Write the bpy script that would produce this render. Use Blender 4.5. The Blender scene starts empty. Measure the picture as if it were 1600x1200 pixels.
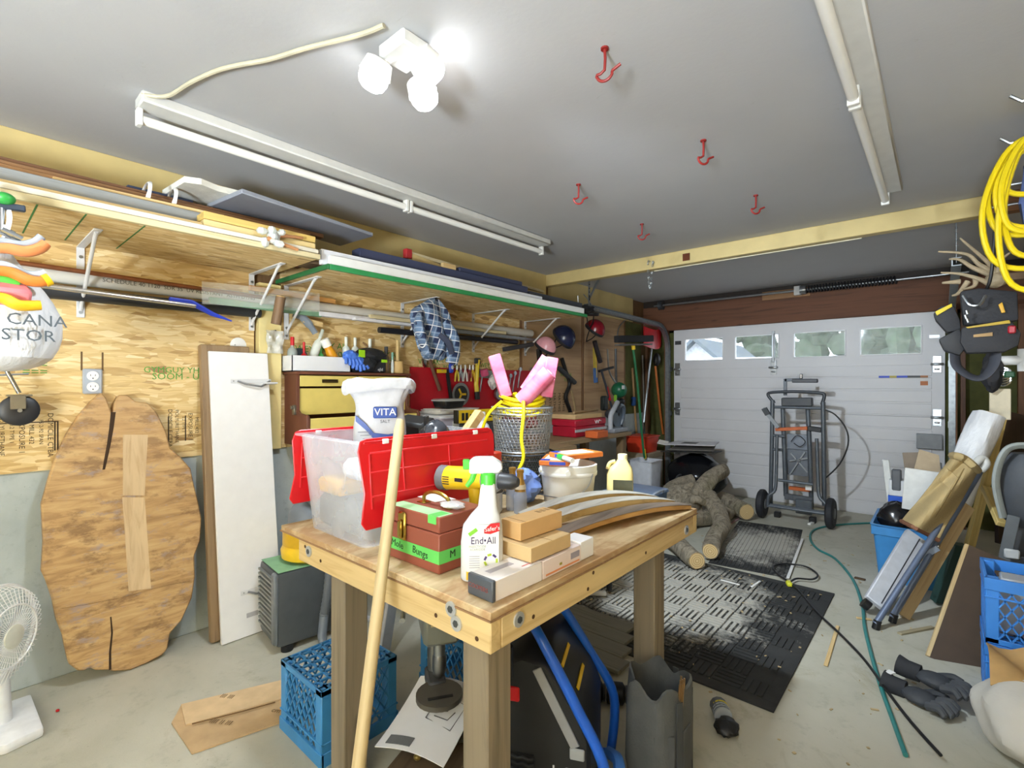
import bpy, bmesh, math, random
from mathutils import Vector as V, Matrix as M, Euler
R = random.Random(11)
PI = math.pi
SC = bpy.context.scene
COL = SC.collection
# ---------------------------------------------------------------- camera
F_PX, YAW, CAM = 771.0, math.radians(41.1), (3.18, 0.0, 1.40)
cd = bpy.data.cameras.new('camera'); cam = bpy.data.objects.new('camera', cd); COL.objects.link(cam)
cd.sensor_width = 36.0; cd.lens = F_PX / 1600 * 36; cd.clip_start = 0.02; cd.clip_end = 300
cam.location = CAM; cam.rotation_euler = (PI / 2, 0, YAW)
SC.camera = cam
# ---------------------------------------------------------------- world, exposure
wd = bpy.data.worlds.new('world'); SC.world = wd; wd.use_nodes = True
_bg = wd.node_tree.nodes['Background']; _bg.inputs[0].default_value = (0.80, 0.88, 1.0, 1); _bg.inputs[1].default_value = 3.2
SC.view_settings.view_transform = 'Standard'; SC.view_settings.look = 'None'
SC.view_settings.gamma = 1.0; SC.view_settings.use_curve_mapping = False
SC.view_settings.exposure = 1.0
try:
    SC.cycles.use_denoising = True; SC.cycles.max_bounces = 10; SC.cycles.diffuse_bounces = 6; SC.cycles.transparent_max_bounces = 12
except Exception: pass
LAMP_C = (.80, .905, 1.0)
FILL_W = 440.0  # watts of the fill lamp added behind the viewpoint
LAMP_W = 27.0       # watts of each LED head on the ceiling
# ---------------------------------------------------------------- helpers
def W(px, py, **k):
    """world point seen at pixel (px,py) of the 1600x1200 frame on the plane x=, y= or z="""
    t = (px - 800) / F_PX; u = (600 - py) / F_PX
    s, c = math.sin(YAW), math.cos(YAW)
    d = (-s + t * c, c + t * s, u)
    (a, v), = k.items()
    i = 'xyz'.index(a); m = (v - CAM[i]) / d[i]
    return V((CAM[0] + m * d[0], CAM[1] + m * d[1], CAM[2] + m * d[2]))
def WP(px, py, n, d):
    """world point seen at pixel (px,py) on the plane n.p = d"""
    o = V(CAM); q = W(px, py, z=3.0 if py < 600 else -1.0) - o if abs(py - 600) > 1 else W(px, 602, z=-1.0) - o
    n = V(n); return o + q * ((d - n.dot(o)) / n.dot(q))
def lin(h):
    if not isinstance(h, str): return tuple(h)
    h = h.lstrip('#'); o = []
    for i in (0, 2, 4):
        c = int(h[i:i + 2], 16) / 255
        o.append(c / 12.92 if c <= .04045 else ((c + .055) / 1.055) ** 2.4)
    return tuple(o)
MATS = {}
class NT:
    def __init__(s, name):
        s.m = bpy.data.materials.new(name); s.m.use_nodes = True
        s.n = s.m.node_tree.nodes; s.l = s.m.node_tree.links
        s.b = s.n['Principled BSDF']
        s.tc = s.n.new('ShaderNodeTexCoord')
    def add(s, t, **k):
        o = s.n.new(t)
        for a, v in k.items(): setattr(o, a, v)
        return o
    def link(s, a, b): s.l.new(a, b)
    def map(s, scale=(1, 1, 1), rot=(0, 0, 0), src=None, loc=(0, 0, 0)):
        q = s.add('ShaderNodeMapping'); q.inputs['Scale'].default_value = scale; q.inputs['Rotation'].default_value = rot; q.inputs['Location'].default_value = loc
        s.link(src or s.tc.outputs['Object'], q.inputs[0]); return q.outputs[0]
    def noise(s, vec, scale=5, detail=4, rough=.55, dist=0):
        q = s.add('ShaderNodeTexNoise'); q.inputs['Scale'].default_value = scale; q.inputs['Detail'].default_value = detail
        q.inputs['Roughness'].default_value = rough; q.inputs['Distortion'].default_value = dist
        if vec: s.link(vec, q.inputs['Vector'])
        return q
    def vor(s, vec, scale=5, feat='F1'):
        q = s.add('ShaderNodeTexVoronoi'); q.feature = feat; q.inputs['Scale'].default_value = scale
        if vec: s.link(vec, q.inputs['Vector'])
        return q
    def ramp(s, fac, stops, interp='LINEAR'):
        q = s.add('ShaderNodeValToRGB'); q.color_ramp.interpolation = interp; e = q.color_ramp.elements
        while len(e) < len(stops): e.new(.5)
        for i, (p, c) in enumerate(stops):
            e[i].position = p; e[i].color = (*lin(c), 1)
        s.link(fac, q.inputs[0]); return q.outputs[0]
    def mix(s, fac, a, b, mode='MIX'):
        q = s.add('ShaderNodeMix', data_type='RGBA', blend_type=mode)
        for i, v in ((0, fac), (6, a), (7, b)):
            if hasattr(v, 'links'): s.link(v, q.inputs[i])
            elif i == 0: q.inputs[0].default_value = v
            else: q.inputs[i].default_value = (*lin(v), 1)
        return q.outputs[2]
    def math(s, op, a, b=None):
        q = s.add('ShaderNodeMath', operation=op)
        for i, v in ((0, a), (1, b)):
            if v is None: continue
            if hasattr(v, 'links'): s.link(v, q.inputs[i])
            else: q.inputs[i].default_value = v
        return q.outputs[0]
    def add_val(s, c): return c
    def bump(s, h, strength=.3, dist=.01):
        q = s.add('ShaderNodeBump'); q.inputs['Strength'].default_value = strength; q.inputs['Distance'].default_value = dist
        s.link(h, q.inputs['Height']); s.link(q.outputs[0], s.b.inputs['Normal'])
    def set(s, **k):
        N = dict(col='Base Color', rough='Roughness', metal='Metallic', trans='Transmission Weight', alpha='Alpha', ior='IOR', emit='Emission Color', es='Emission Strength', sheen='Sheen Weight', coat='Coat Weight', sss='Subsurface Weight', spec='Specular IOR Level')
        for a, v in k.items():
            i = s.b.inputs[N[a]]
            if hasattr(v, 'links'): s.link(v, i)
            elif a in ('col', 'emit'): i.default_value = (*lin(v), 1)
            else: i.default_value = v
        return s.m
def shade(h, k): return tuple(min(1, c * k) for c in lin(h))
def PL(h, rough=.5, metal=0., var=.12, sc=14, bump=0., bs=60, **k):
    """plain painted / plastic / metal / cloth surface with a little noise in its tone"""
    key = ('pl', h, rough, metal, var, sc, bump, bs, tuple(sorted(k.items())))
    if key in MATS: return MATS[key]
    t = NT('plain'); n = t.noise(t.tc.outputs['Object'], sc, 4)
    c = t.ramp(n.outputs[0], [(.3, shade(h, 1 - var)), (.7, shade(h, 1 + var * .6))])
    t.set(col=c, rough=rough, metal=metal, **k)
    if bump: t.bump(t.noise(t.tc.outputs['Object'], bs, 3).outputs[0], bump, .004)
    MATS[key] = t.m; return t.m
def desat(h, k=.13):
    c = lin(h); g = .3 * c[0] + .6 * c[1] + .1 * c[2]; return (c[0] * (1 - k) + g * k, (c[1] * (1 - k) + g * k) * 1.04, c[2] * (1 - k) + g * k)
def WOOD(h, d=None, ax='y', sc=9, rough=.6, knots=.0, k=1.0):
    """wood grain running along a local axis"""
    key = ('wd', h, d, ax, sc, rough, knots)
    if key in MATS: return MATS[key]
    h = desat(h); d = desat(d) if d else None
    t = NT('wood'); s = [sc * 3.2] * 3; s['xyz'.index(ax)] = sc * .16
    mp = t.map(tuple(s)); n = t.noise(mp, 1.3, 5, .62, .6); n2 = t.noise(t.map(tuple(x * .25 for x in s)), 1, 3)
    d = d or shade(h, .55)
    c = t.ramp(n.outputs[0], [(.28, d), (.5, h), (.78, shade(h, 1.15))])
    c = t.mix(t.ramp(n2.outputs[0], [(.35, (0, 0, 0)), (.75, (.55,) * 3)]), c, shade(h, .72))
    if knots:
        s2 = [6.] * 3; s2['xyz'.index(ax)] = 2.2
        v = t.vor(t.map(tuple(s2)), 1.0); f = t.ramp(v.outputs['Distance'], [(.0, (1, 1, 1)), (.10 + knots * .1, (0, 0, 0))])
        c = t.mix(f, c, shade(d, .5))
    t.set(col=c, rough=rough); t.bump(n.outputs[0], .15, .003)
    MATS[key] = t.m; return t.m
def EMIT(h, s):
    key = ('em', h, s)
    if key not in MATS:
        t = NT('lit'); t.set(col='ffffff', emit=h, es=s, rough=.4); MATS[key] = t.m
    return MATS[key]
def CLEAR(h='ffffff', rough=.25, alpha=.45, ior=1.3):
    """translucent plastic or film: part see-through, part diffuse"""
    key = ('cl', h, rough, alpha)
    if key not in MATS:
        t = NT('clear_plastic'); n = t.noise(t.tc.outputs['Object'], 7, 3)
        a = t.ramp(n.outputs[0], [(.3, (alpha * .85,) * 3), (.7, (min(1, alpha * 1.15),) * 3)])
        t.set(col=h, rough=rough, alpha=a); MATS[key] = t.m
    return MATS[key]
def auto(o, ang=38):
    me = o.data
    me.polygons.foreach_set('use_smooth', [True] * len(me.polygons))
    try: me.set_sharp_from_angle(angle=math.radians(ang))
    except Exception: pass
class B:
    """collects shapes and links them as ONE mesh object"""
    def __init__(s): s.v = []; s.f = []; s.m = M.Identity(4)
    def at(s, loc=(0, 0, 0), rot=(0, 0, 0)):
        s.m = M.Translation(V(loc)) @ Euler(rot).to_matrix().to_4x4(); return s
    def put(s, vs, fs):
        b = len(s.v); s.v += [tuple(s.m @ V(p)) for p in vs]; s.f += [tuple(b + i for i in f) for f in fs]; return s
    def box(s, lo, hi):
        x, y, z = lo; X, Y, Z = hi
        return s.put([(x, y, z), (X, y, z), (X, Y, z), (x, Y, z), (x, y, Z), (X, y, Z), (X, Y, Z), (x, Y, Z)],
                     [(0, 3, 2, 1), (4, 5, 6, 7), (0, 1, 5, 4), (1, 2, 6, 5), (2, 3, 7, 6), (3, 0, 4, 7)])
    def bx(s, c, d, rot=(0, 0, 0)):
        m0 = s.m; s.m = m0 @ M.Translation(V(c)) @ Euler(rot).to_matrix().to_4x4()
        s.box((-d[0] / 2, -d[1] / 2, -d[2] / 2), (d[0] / 2, d[1] / 2, d[2] / 2)); s.m = m0; return s
    def bar(s, p, q, w, h, up=(0, 0, 1)):
        """rectangular bar from p to q, w across, h along up"""
        p, q = V(p), V(q); d = (q - p).normalized(); u = V(up); x = d.cross(u)
        if x.length < 1e-4: x = d.cross(V((1, 0, 0)))
        x.normalize(); u = x.cross(d).normalized()
        a = [(-1, -1), (1, -1), (1, 1), (-1, 1)]
        vs = [c + x * (i * w / 2) + u * (j * h / 2) for c in (p, q) for i, j in a]
        return s.put(vs, [(3, 2, 1, 0), (4, 5, 6, 7), (0, 1, 5, 4), (1, 2, 6, 5), (2, 3, 7, 6), (3, 0, 4, 7)])
    def loft(s, rings, cap=True, closed=False):
        n = len(rings[0]); vs = [p for r in rings for p in r]; fs = []
        k = len(rings)
        for i in range(k if closed else k - 1):
            for j in range(n):
                a, b = i * n + j, i * n + (j + 1) % n; c, d = ((i + 1) % k) * n + j, ((i + 1) % k) * n + (j + 1) % n
                fs.append((a, b, d, c))
        if cap and not closed: fs += [tuple(range(n - 1, -1, -1)), tuple((k - 1) * n + j for j in range(n))]
        return s.put(vs, fs)
    def tube(s, pts, r, n=8, closed=False, flat=1.0, cap=True):
        pts = [V(p) for p in pts]; k = len(pts); rs = r if isinstance(r, (list, tuple)) else [r] * k
        t0 = (pts[1] - pts[0]).normalized(); u = t0.orthogonal().normalized(); rings = []
        for i, p in enumerate(pts):
            a = pts[i - 1] if (i > 0 or closed) else p; b = pts[(i + 1) % k] if (i < k - 1 or closed) else p
            t = (b - a)
            if t.length < 1e-9: t = t0
            t.normalize(); u = (u - t * u.dot(t))
            if u.length < 1e-5: u = t.orthogonal()
            u.normalize(); w = t.cross(u)
            rings.append([p + u * (rs[i] * math.cos(2 * PI * j / n)) + w * (rs[i] * flat * math.sin(2 * PI * j / n)) for j in range(n)])
        return s.loft(rings, cap, closed)
    def cyl(s, p, q, r, r2=None, n=14): return s.tube([p, q], [r, r if r2 is None else r2], n)
    def lathe(s, prof, n=20, c=(0, 0, 0), rot=(0, 0, 0), sx=1, sy=1):
        m0 = s.m; s.m = m0 @ M.Translation(V(c)) @ Euler(rot).to_matrix().to_4x4()
        s.loft([[(r * sx * math.cos(2 * PI * j / n), r * sy * math.sin(2 * PI * j / n), z) for j in range(n)] for r, z in prof], True); s.m = m0; return s
    def prism(s, out, z0, z1):
        n = len(out); vs = [(x, y, z0) for x, y in out] + [(x, y, z1) for x, y in out]
        return s.put(vs, [tuple(range(n - 1, -1, -1)), tuple(range(n, 2 * n))] + [(i, (i + 1) % n, n + (i + 1) % n, n + i) for i in range(n)])
    def sph(s, c, r, n=14, k=8):
        r = r if isinstance(r, (list, tuple)) else (r, r, r); c = V(c)
        rings = []
        for i in range(k + 1):
            a = -PI / 2 + PI * i / k; q = max(math.cos(a), .02)
            rings.append([c + V((r[0] * q * math.cos(2 * PI * j / n), r[1] * q * math.sin(2 * PI * j / n), r[2] * math.sin(a))) for j in range(n)])
        return s.loft(rings)
    def grid(s, fn, nu, nv, th=None):
        """sheet fn(u,v)->point, u,v in 0..1; th gives it thickness along its normals"""
        P = [[V(fn(i / nu, j / nv)) for j in range(nv + 1)] for i in range(nu + 1)]
        g = lambda i, j: i * (nv + 1) + j
        vs = [p for r in P for p in r]; fs = [(g(i, j), g(i + 1, j), g(i + 1, j + 1), g(i, j + 1)) for i in range(nu) for j in range(nv)]
        if th:
            k = len(vs); ns = []
            for i in range(nu + 1):
                for j in range(nv + 1):
                    a = P[min(i + 1, nu)][j] - P[max(i - 1, 0)][j]; b = P[i][min(j + 1, nv)] - P[i][max(j - 1, 0)]
                    ns.append(a.cross(b).normalized())
            vs = [v + n * (th / 2) for v, n in zip(vs, ns)] + [v - n * (th / 2) for v, n in zip(vs, ns)]
            fs += [tuple(k + q for q in reversed(f)) for f in fs]
            rim = [g(i, 0) for i in range(nu)] + [g(nu, j) for j in range(nv)] + [g(i, nv) for i in range(nu, 0, -1)] + [g(0, j) for j in range(nv, 0, -1)]
            for i in range(len(rim)):
                a, b = rim[i], rim[(i + 1) % len(rim)]; fs.append((b, a, k + a, k + b))
        return s.put(vs, fs)
    def out(s, name, mat, parent=None, bev=0, smooth=True, seg=1, sub=0):
        me = bpy.data.meshes.new(name); me.from_pydata(s.v, [], s.f)
        bm = bmesh.new(); bm.from_mesh(me); bmesh.ops.recalc_face_normals(bm, faces=bm.faces)
        if bev:
            es = [e for e in bm.edges if len(e.link_faces) == 2 and e.calc_face_angle(0) > .6]
            bmesh.ops.bevel(bm, geom=es, offset=bev, segments=seg, affect='EDGES', profile=.6, clamp_overlap=True)
        bm.to_mesh(me); bm.free(); me.update()
        o = bpy.data.objects.new(name, me); COL.objects.link(o); me.materials.append(mat)
        if smooth: auto(o)
        if sub:
            md = o.modifiers.new('sub', 'SUBSURF'); md.levels = sub; md.render_levels = sub
        if parent is not None: o.parent = parent
        B.last = o; return o
def tag(o, label, cat, group=None, kind=None):
    o['label'] = label; o['category'] = cat
    if group: o['group'] = group
    if kind: o['kind'] = kind
    return o
def T(name, label, cat, loc=(0, 0, 0), rot=(0, 0, 0), group=None):
    o = bpy.data.objects.new(name, None); COL.objects.link(o); o.empty_display_size = .05
    o.location = loc; o.rotation_euler = rot if not isinstance(rot, (int, float)) else (0, 0, rot)
    return tag(o, label, cat, group)
def ST(o, label=None):
    o['kind'] = 'structure'
    if label: o['label'] = label
    return o
def kids(o): return [c for c in bpy.data.objects if c.parent == o]
def dup(o, loc, rot=None, label=None, parent=None):
    c = o.copy(); COL.objects.link(c); c.parent = parent
    if loc is not None: c.location = loc
    if rot is not None: c.rotation_euler = rot if not isinstance(rot, (int, float)) else (0, 0, rot)
    if label: c['label'] = label
    for k in kids(o): dup(k, None, parent=c)
    return c
def bez(pts, n=6, closed=False):
    """Catmull-Rom through pts"""
    pts = [V(p) for p in pts]; k = len(pts); o = []
    for i in range(k if closed else k - 1):
        g = (lambda j: pts[j % k]) if closed else (lambda j: pts[max(0, min(k - 1, j))])
        a, b, c, d = g(i - 1), g(i), g(i + 1), g(i + 2)
        for j in range(n):
            t = j / n
            o.append(.5 * ((2 * b) + (c - a) * t + (2 * a - 5 * b + 4 * c - d) * t * t + (3 * b - a - 3 * c + d) * t ** 3))
    if not closed: o.append(pts[-1])
    return o
def align(o, origin, zdir, xdir=(1, 0, 0)):
    """place o so that its local z runs along zdir"""
    z = V(zdir).normalized(); x = V(xdir); x = (x - z * x.dot(z)).normalized(); y = z.cross(x)
    m = M((x, y, z)).transposed().to_4x4(); m.translation = V(origin); o.matrix_basis = m; return o
def text(s, size, mat, parent, loc, rot, name='lettering', ext=.0006, spacing=1.0, bold=0, sx=1.0):
    cu = bpy.data.curves.new('t', 'FONT'); cu.body = s; cu.size = size; cu.extrude = ext; cu.align_x = 'CENTER'; cu.align_y = 'CENTER'; cu.space_character = spacing; cu.offset = bold; cu.resolution_u = 2
    o = bpy.data.objects.new('t', cu); COL.objects.link(o); dg = bpy.context.evaluated_depsgraph_get(); dg.update()
    me = bpy.data.meshes.new_from_object(o.evaluated_get(dg)); bpy.data.objects.remove(o); bpy.data.curves.remove(cu)
    q = bpy.data.objects.new(name, me); COL.objects.link(q); me.materials.clear(); me.materials.append(mat)
    q.parent = parent; q.location = loc; q.rotation_euler = rot; q.scale = (sx, 1, 1); return q
RX90 = (PI / 2, 0, 0)
WALLTXT = (PI / 2, 0, PI / 2)     # lettering read from +x
# common materials
WHITE = PL('e6e6e4', .4, var=.05); BLACK = PL('161618', .45, var=.25); DGREY = PL('3a3c40', .5); GREY = PL('86898c', .45); STEEL = PL('a9adb0', .3, .9, var=.1)
RUST = PL('5b3a26', .8, .2, var=.4, sc=40); YEL = PL('e8c21c', .4); RED = PL('c0121c', .4); BLUE = PL('1f5fd0', .4); PINE = WOOD('dcb87a', 'b98a4a'); CARD = PL('c6a878', .8, var=.08)
CHROME = PL('c8ccd0', .15, 1., var=.05); GALV = PL('9da3a6', .42, .85, var=.18, sc=30)
# ================================================================ the room
def osb_mat(ux='y'):
    t = NT('osb'); src = t.map((1, 1, 1), (0, 0, 0))
    sw = t.add('ShaderNodeSeparateXYZ'); t.link(src, sw.inputs[0])
    cb = t.add('ShaderNodeCombineXYZ'); t.link(sw.outputs['Y'], cb.inputs[0]); t.link(sw.outputs['Z' if ux == 'y' else 'X'], cb.inputs[1])
    base = cb.outputs[0]; wob = t.noise(base, 3, 2); wb = t.mix(.05, base, wob.outputs['Color'])
    cols = []
    for i, (rot, sx, sy) in enumerate(((.10, 12, 52), (-.55, 15, 62), (.75, 10, 42))):
        v = t.vor(t.map((sx, sy, 1), (0, 0, rot), wb, (i * 3.3, i * 1.7, 0)), 1.0)
        sp = t.add('ShaderNodeSeparateColor'); t.link(v.outputs['Color'], sp.inputs[0]); cols.append((sp.outputs[0], sp.outputs[1], v))
    A = t.ramp(cols[0][0], [(0, 'b08a50'), (.22, 'd2b274'), (.6, 'e0c488'), (1, 'ecd8a6')])
    C2 = t.ramp(cols[1][0], [(0, 'b08a50'), (.2, 'cfac6a'), (.7, 'dfc284'), (1, 'f0deb2')])
    C3 = t.ramp(cols[2][0], [(0, '8e6a38'), (.08, 'c8a464'), (.7, 'dabb7e'), (1, 'eedaa8')])
    m = t.mix(t.ramp(cols[1][1], [(.45, (0, 0, 0)), (.55, (1, 1, 1))]), A, C2)
    m = t.mix(t.ramp(cols[2][1], [(.6, (0, 0, 0)), (.66, (1, 1, 1))]), m, C3)
    sl = t.noise(t.map((30, 150, 1), (0, 0, .15), wb), 1, 1); m = t.mix(t.ramp(sl.outputs[0], [(.77, (0, 0, 0)), (.82, (.45,) * 3)]), m, '6e4a26')
    g = t.noise(t.map((9, 170, 1), (0, 0, .1), wb), 1, 3); m = t.mix(.22, m, t.ramp(g.outputs[0], [(.3, '8a6030'), (.7, 'f0dcae')]))
    t.set(col=m, rough=.62); t.bump(t.math('ADD', cols[0][0], t.math('MULTIPLY', g.outputs[0], .6)), .25, .003); return t.m
OSB_W = osb_mat('y'); OSB_S = osb_mat('s')
def concrete(h1, h2, h3, sc=1.4, stain=None):
    t = NT('concrete'); o = t.tc.outputs['Object']; n = t.noise(o, sc, 6, .6, .3); n2 = t.noise(o, sc * 9, 5, .7); n3 = t.noise(o, 140, 2)
    c = t.ramp(n.outputs[0], [(.3, h1), (.5, h2), (.7, h3)]); c = t.mix(t.ramp(n2.outputs[0], [(.55, (0, 0, 0)), (.75, (.5,) * 3)]), c, shade(h1, .72))
    if stain:
        s2 = t.noise(o, 2.3, 7, .75, .8); c = t.mix(t.ramp(s2.outputs[0], [(.55, (0, 0, 0)), (.72, (.75,) * 3)]), c, stain)
    v = t.vor(o, 26); sp = t.ramp(v.outputs['Distance'], [(.0, (1, 1, 1)), (.07, (0, 0, 0))]); c = t.mix(sp, c, shade(h1, .5))
    t.set(col=c, rough=.75); t.bump(t.math('ADD', n2.outputs[0], t.math('MULTIPLY', n3.outputs[0], .4)), .2, .004); return t.m
FLOORM = concrete('a3a191', 'b5b3a4', 'c2bfb2', 1.1, '979079'); STEM = concrete('a3aeb0', 'b3bdbe', 'c0c9ca', 2.2)
def ceil_mat():
    t = NT('ceiling_paint'); o = t.tc.outputs['Object']; n = t.noise(o, .9, 5, .6); c = t.ramp(n.outputs[0], [(.3, 'adaeb1'), (.7, 'b7b8ba')])
    v = t.noise(t.map((5, 14, 5), (0, 0, .5)), 1.2, 6, .8, 1.5); c = t.mix(t.ramp(v.outputs[0], [(.64, (0, 0, 0)), (.74, (.5,) * 3)]), c, '96938a')
    t.set(col=c, rough=.7); t.bump(t.noise(o, 55, 3).outputs[0], .12, .004); return t.m
CEIL = ceil_mat()
YPAINT = PL('c6b27a', .6, var=.10, sc=5); BROWNW = WOOD('6e3f22', '48260f', 'x', 7, .7, .3)
H, DY, RXW = 2.55, 6.50, 3.76
fl = ST(B().box((-.15, -2.6, -.12), (RXW + .1, DY + .15, 0)).out('floor', FLOORM, smooth=False), 'stained grey concrete garage floor')
ce = ST(B().box((-.15, -2.6, H), (RXW + .1, DY + .15, H + .1)).out('ceiling', CEIL, smooth=False), 'dull white painted garage ceiling')
# left wall: concrete stem, OSB sheets, painted header
wl = ST(B().box((-.15, -2.6, 1.0), (-.012, DY + .15, H)).out('wall_left', WOOD('7a5630', None, 'z'), smooth=False), 'left garage wall of OSB sheets over a concrete stem')
B().box((-.15, -2.6, 0), (0, DY + .15, 1.0)).out('concrete_stem', STEM, wl, .006)
for a, b in ((-2.6, -1.205), (-1.2, .015), (.02, 1.235), (1.4, 2.485), (2.49, 3.745), (3.79, 4.86), (4.93, 5.88)):
    B().box((-.012, a, .995), (.012, b, 2.235)).out('osb_sheet' if a < 3.7 else 'plywood_sheet', OSB_W if a < 3.7 else WOOD('bd9468', '9a7048', 'y', 4), wl, .001)
B().box((-.012, -2.6, 2.235), (.03, 4.16, H)).out('header_board', YPAINT, wl, .003)
B().box((-.012, 4.24, 2.235), (.03, 6.1, H)).out('header_board', YPAINT, wl, .003)
B().box((-.012, 1.25, .995), (.05, 1.385, 2.02)).out('yellow_post', PL('e0cf92', .6, var=.06), wl, .003)
for y in (3.77, 4.895, 5.9):
    B().box((-.10, y - .02, .99), (.011, y + .02, 2.235)).out('stud', WOOD('8d5f33', '5a3516', 'z'), wl, .002)
B().box((-.03, 5.93, .99), (-.006, 6.4, 2.235)).out('green_sheathing', PL('5d5f30', .9, var=.3, sc=6, bump=.4), wl)
# stamps on the OSB (flat print, mill marks; greenish spray codes)
INK = PL('3b2c1a', .8); GRN = PL('4f9a3c', .8, var=.3)
def stamp(s, y, z, size, mat=INK, roll=0, sx=1.0): return text(s, size, mat, wl, (.0126, y, z), (PI / 2 + 0, roll, PI / 2) if not roll else Euler((PI / 2, 0, PI / 2)).to_matrix().to_4x4().__matmul__(M.Rotation(roll, 4, 'Z')).to_euler(), 'wall_stamp', .0003, sx=sx)
for y0, y1 in ((.13, .33), (.80, 1.15)):
    k = 0; yy = y0
    while yy < y1:
        stamp(('DOMICILE CTBA', 'POLYURETHANE', '0.2 TYPE 1', 'EXPOSURE 1', 'MILL 432', 'PS 2-92 SPAN')[k % 6], yy, 1.16 + .008 * (k % 3), .028 - .004 * (k % 3), INK, -PI / 2); yy += .032; k += 1
for yy in (.02, .06): stamp('SPACE PANELS', yy, 1.16, .034, INK, -PI / 2)
b = B()
for yy in (.115, .335, .345, .79, .87, .965, .972, 1.03, 1.09): b.box((.012, yy, 1.085), (.0128, yy + .006, 1.225))
b.box((.012, .115, 1.22), (.0128, .345, 1.225)); b.out('wall_stamp', INK, wl)
stamp('GYMGUY YHA-VAN', .88, 1.475, .045, GRN); stamp('SOOM - U', .83, 1.44, .05, GRN); stamp('YZK', 1.02, 1.43, .04, GRN)
for a, z, s in ((.27, 1.49, .05), (.27, 1.455, .05)): stamp('===', a, z, s, GRN)
for y, z in ((1.6, 1.63), (1.75, 1.66), (1.92, 1.6), (2.2, 1.62), (2.6, 1.58), (2.78, 1.6), (3.3, 1.57), (4.2, 1.45), (4.55, 1.5)): stamp('WEY AK', y, z, .06, GRN); stamp('XOOM', y + .04, z - .055, .05, GRN)
for a in (4.15, 4.25, 4.33, 4.42, 4.5): stamp('MATHIS', a, 1.2, .06, INK, -PI / 2)
# trim_1: ceiling beam with a bare-wood end
tb = ST(B().box((0, 4.16, 2.43), (3.40, 4.24, H)).out('trim_1', YPAINT, None, .004), 'yellow painted beam crossing the ceiling')
B().box((3.40, 4.16, 2.43), (RXW, 4.24, H)).out('bare_end', WOOD('8a5527', '5a3010', 'x'), tb, .004)
B().box((1.50, 4.152, 2.455), (1.56, 4.162, 2.515)).out('block_pocket', PL('5a2a12', .9), tb)
B().box((1.2, 4.235, 2.425), (2.75, 4.255, 2.436)).out('paint_edge', PL('d8d4bf', .7), tb)
# door wall
wf = ST(B().box((-.15, DY + .042, 0), (.455, DY + .15, 2.2)).box((3.175, DY + .042, 0), (RXW + .1, DY + .15, 2.2)).box((-.15, DY + .042, 2.10), (RXW + .1, DY + .15, H)).out('wall_front', PL('53552c', .95, var=.3, sc=7, bump=.5), smooth=False), 'end wall around the garage door with bare studs and green sheathing')
B().box((0, DY - .05, 2.125), (RXW, DY + .042, 2.46)).out('header_beam', BROWNW, wf, .003); B().box((0, DY - .03, 2.46), (RXW, DY + .042, H)).out('dark_gap_board', WOOD('2e2118', '1c130c', 'x'), wf)  # upper dark board stands in for the dark, shaded gap above the header
B().box((1.55, DY - .07, 2.40), (2.05, DY - .05, 2.50)).out('spring_block', WOOD('9a6a3a', None, 'x'), wf, .002)
for x, m in ((.34, '7a4a24'), (3.27, '8a5527'), (3.33, '5c3418'), (3.72, '7a4a24'), (.06, '6c4220')):
    B().box((x - .019, DY - .07, 0), (x + .019, DY + .02, 2.13)).out('stud', WOOD(m, None, 'z'), wf, .002)
wr = ST(B().box((RXW, -2.6, 0), (RXW + .1, DY + .15, H)).out('wall_right', OSB_W, smooth=False), 'right garage wall')
wb = ST(B().box((-.15, -2.7, 0), (RXW + .1, -2.6, H)).out('wall_back', PL('d8d6d0', .8), smooth=False), 'plain wall behind')
# ---------------------------------------------------------------- garage door
DX0, DX1 = .43, 3.20
DOORM = PL('d3d3d6', .45, var=.04, sc=3)
gd = bpy.data.objects.new('door_1', None); COL.objects.link(gd); gd.location = (DX0, DY, 0); ST(gd, 'white sectional overhead garage door with four windows in its top section')
DW = DX1 - DX0; SH = 2.13 / 4
wins = [(.07, .53), (.68, 1.16), (1.36, 1.90), (2.12, 2.64)]
wins = [(W(a, 540, y=DY).x - DX0, W(b_, 540, y=DY).x - DX0) for a, b_ in ((1071, 1129), (1149, 1216), (1241, 1320), (1345, 1439))]
wz0, wz1, FW = 1.715, 1.99, .011
for i in range(4):
    z0 = i * SH; z1 = (i + 1) * SH
    if i < 3:
        s = B().box((0, 0, z0), (DW, .04, z1)).out('door_section', DOORM, gd, .004)
        for j in range(4):
            zz = z0 + (z1 - z0) * (j + .12) / 4; B().box((.10, -.006, zz), (DW - .10, .001, zz + (z1 - z0) * .22)).out('panel_rib', DOORM, s, .003)
    else:
        b = B(); xs = [0] + [q for w in wins for q in w] + [DW]
        b.box((0, 0, z0), (DW, .04, wz0)); b.box((0, 0, wz1), (DW, .04, z1))
        for j in range(0, len(xs), 2): b.box((xs[j], 0, wz0), (xs[j + 1], .04, wz1))
        s = b.out('door_section', DOORM, gd)
        gl = NT('window_glass'); gn = gl.noise(gl.tc.outputs['Object'], 9, 5, .7)
        gl.set(col='e6efe6', rough=.06, alpha=gl.ramp(gn.outputs[0], [(.35, (.10,) * 3), (.75, (.34,) * 3)]), spec=.6)
        for a, c in wins:
            B().box((a - FW, -.012, wz0 - FW), (c + FW, .0, wz0)).box((a - FW, -.012, wz1), (c + FW, .0, wz1 + FW)).box((a - FW, -.012, wz0), (a, .0, wz1)).box((c, -.012, wz0), (c + FW, .0, wz1)).out('window_frame', PL('e4e4e6', .35, var=.03), s, .003)
            B().box((a, .018, wz0), (c, .024, wz1)).out('window_pane', gl.m, s)
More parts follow.
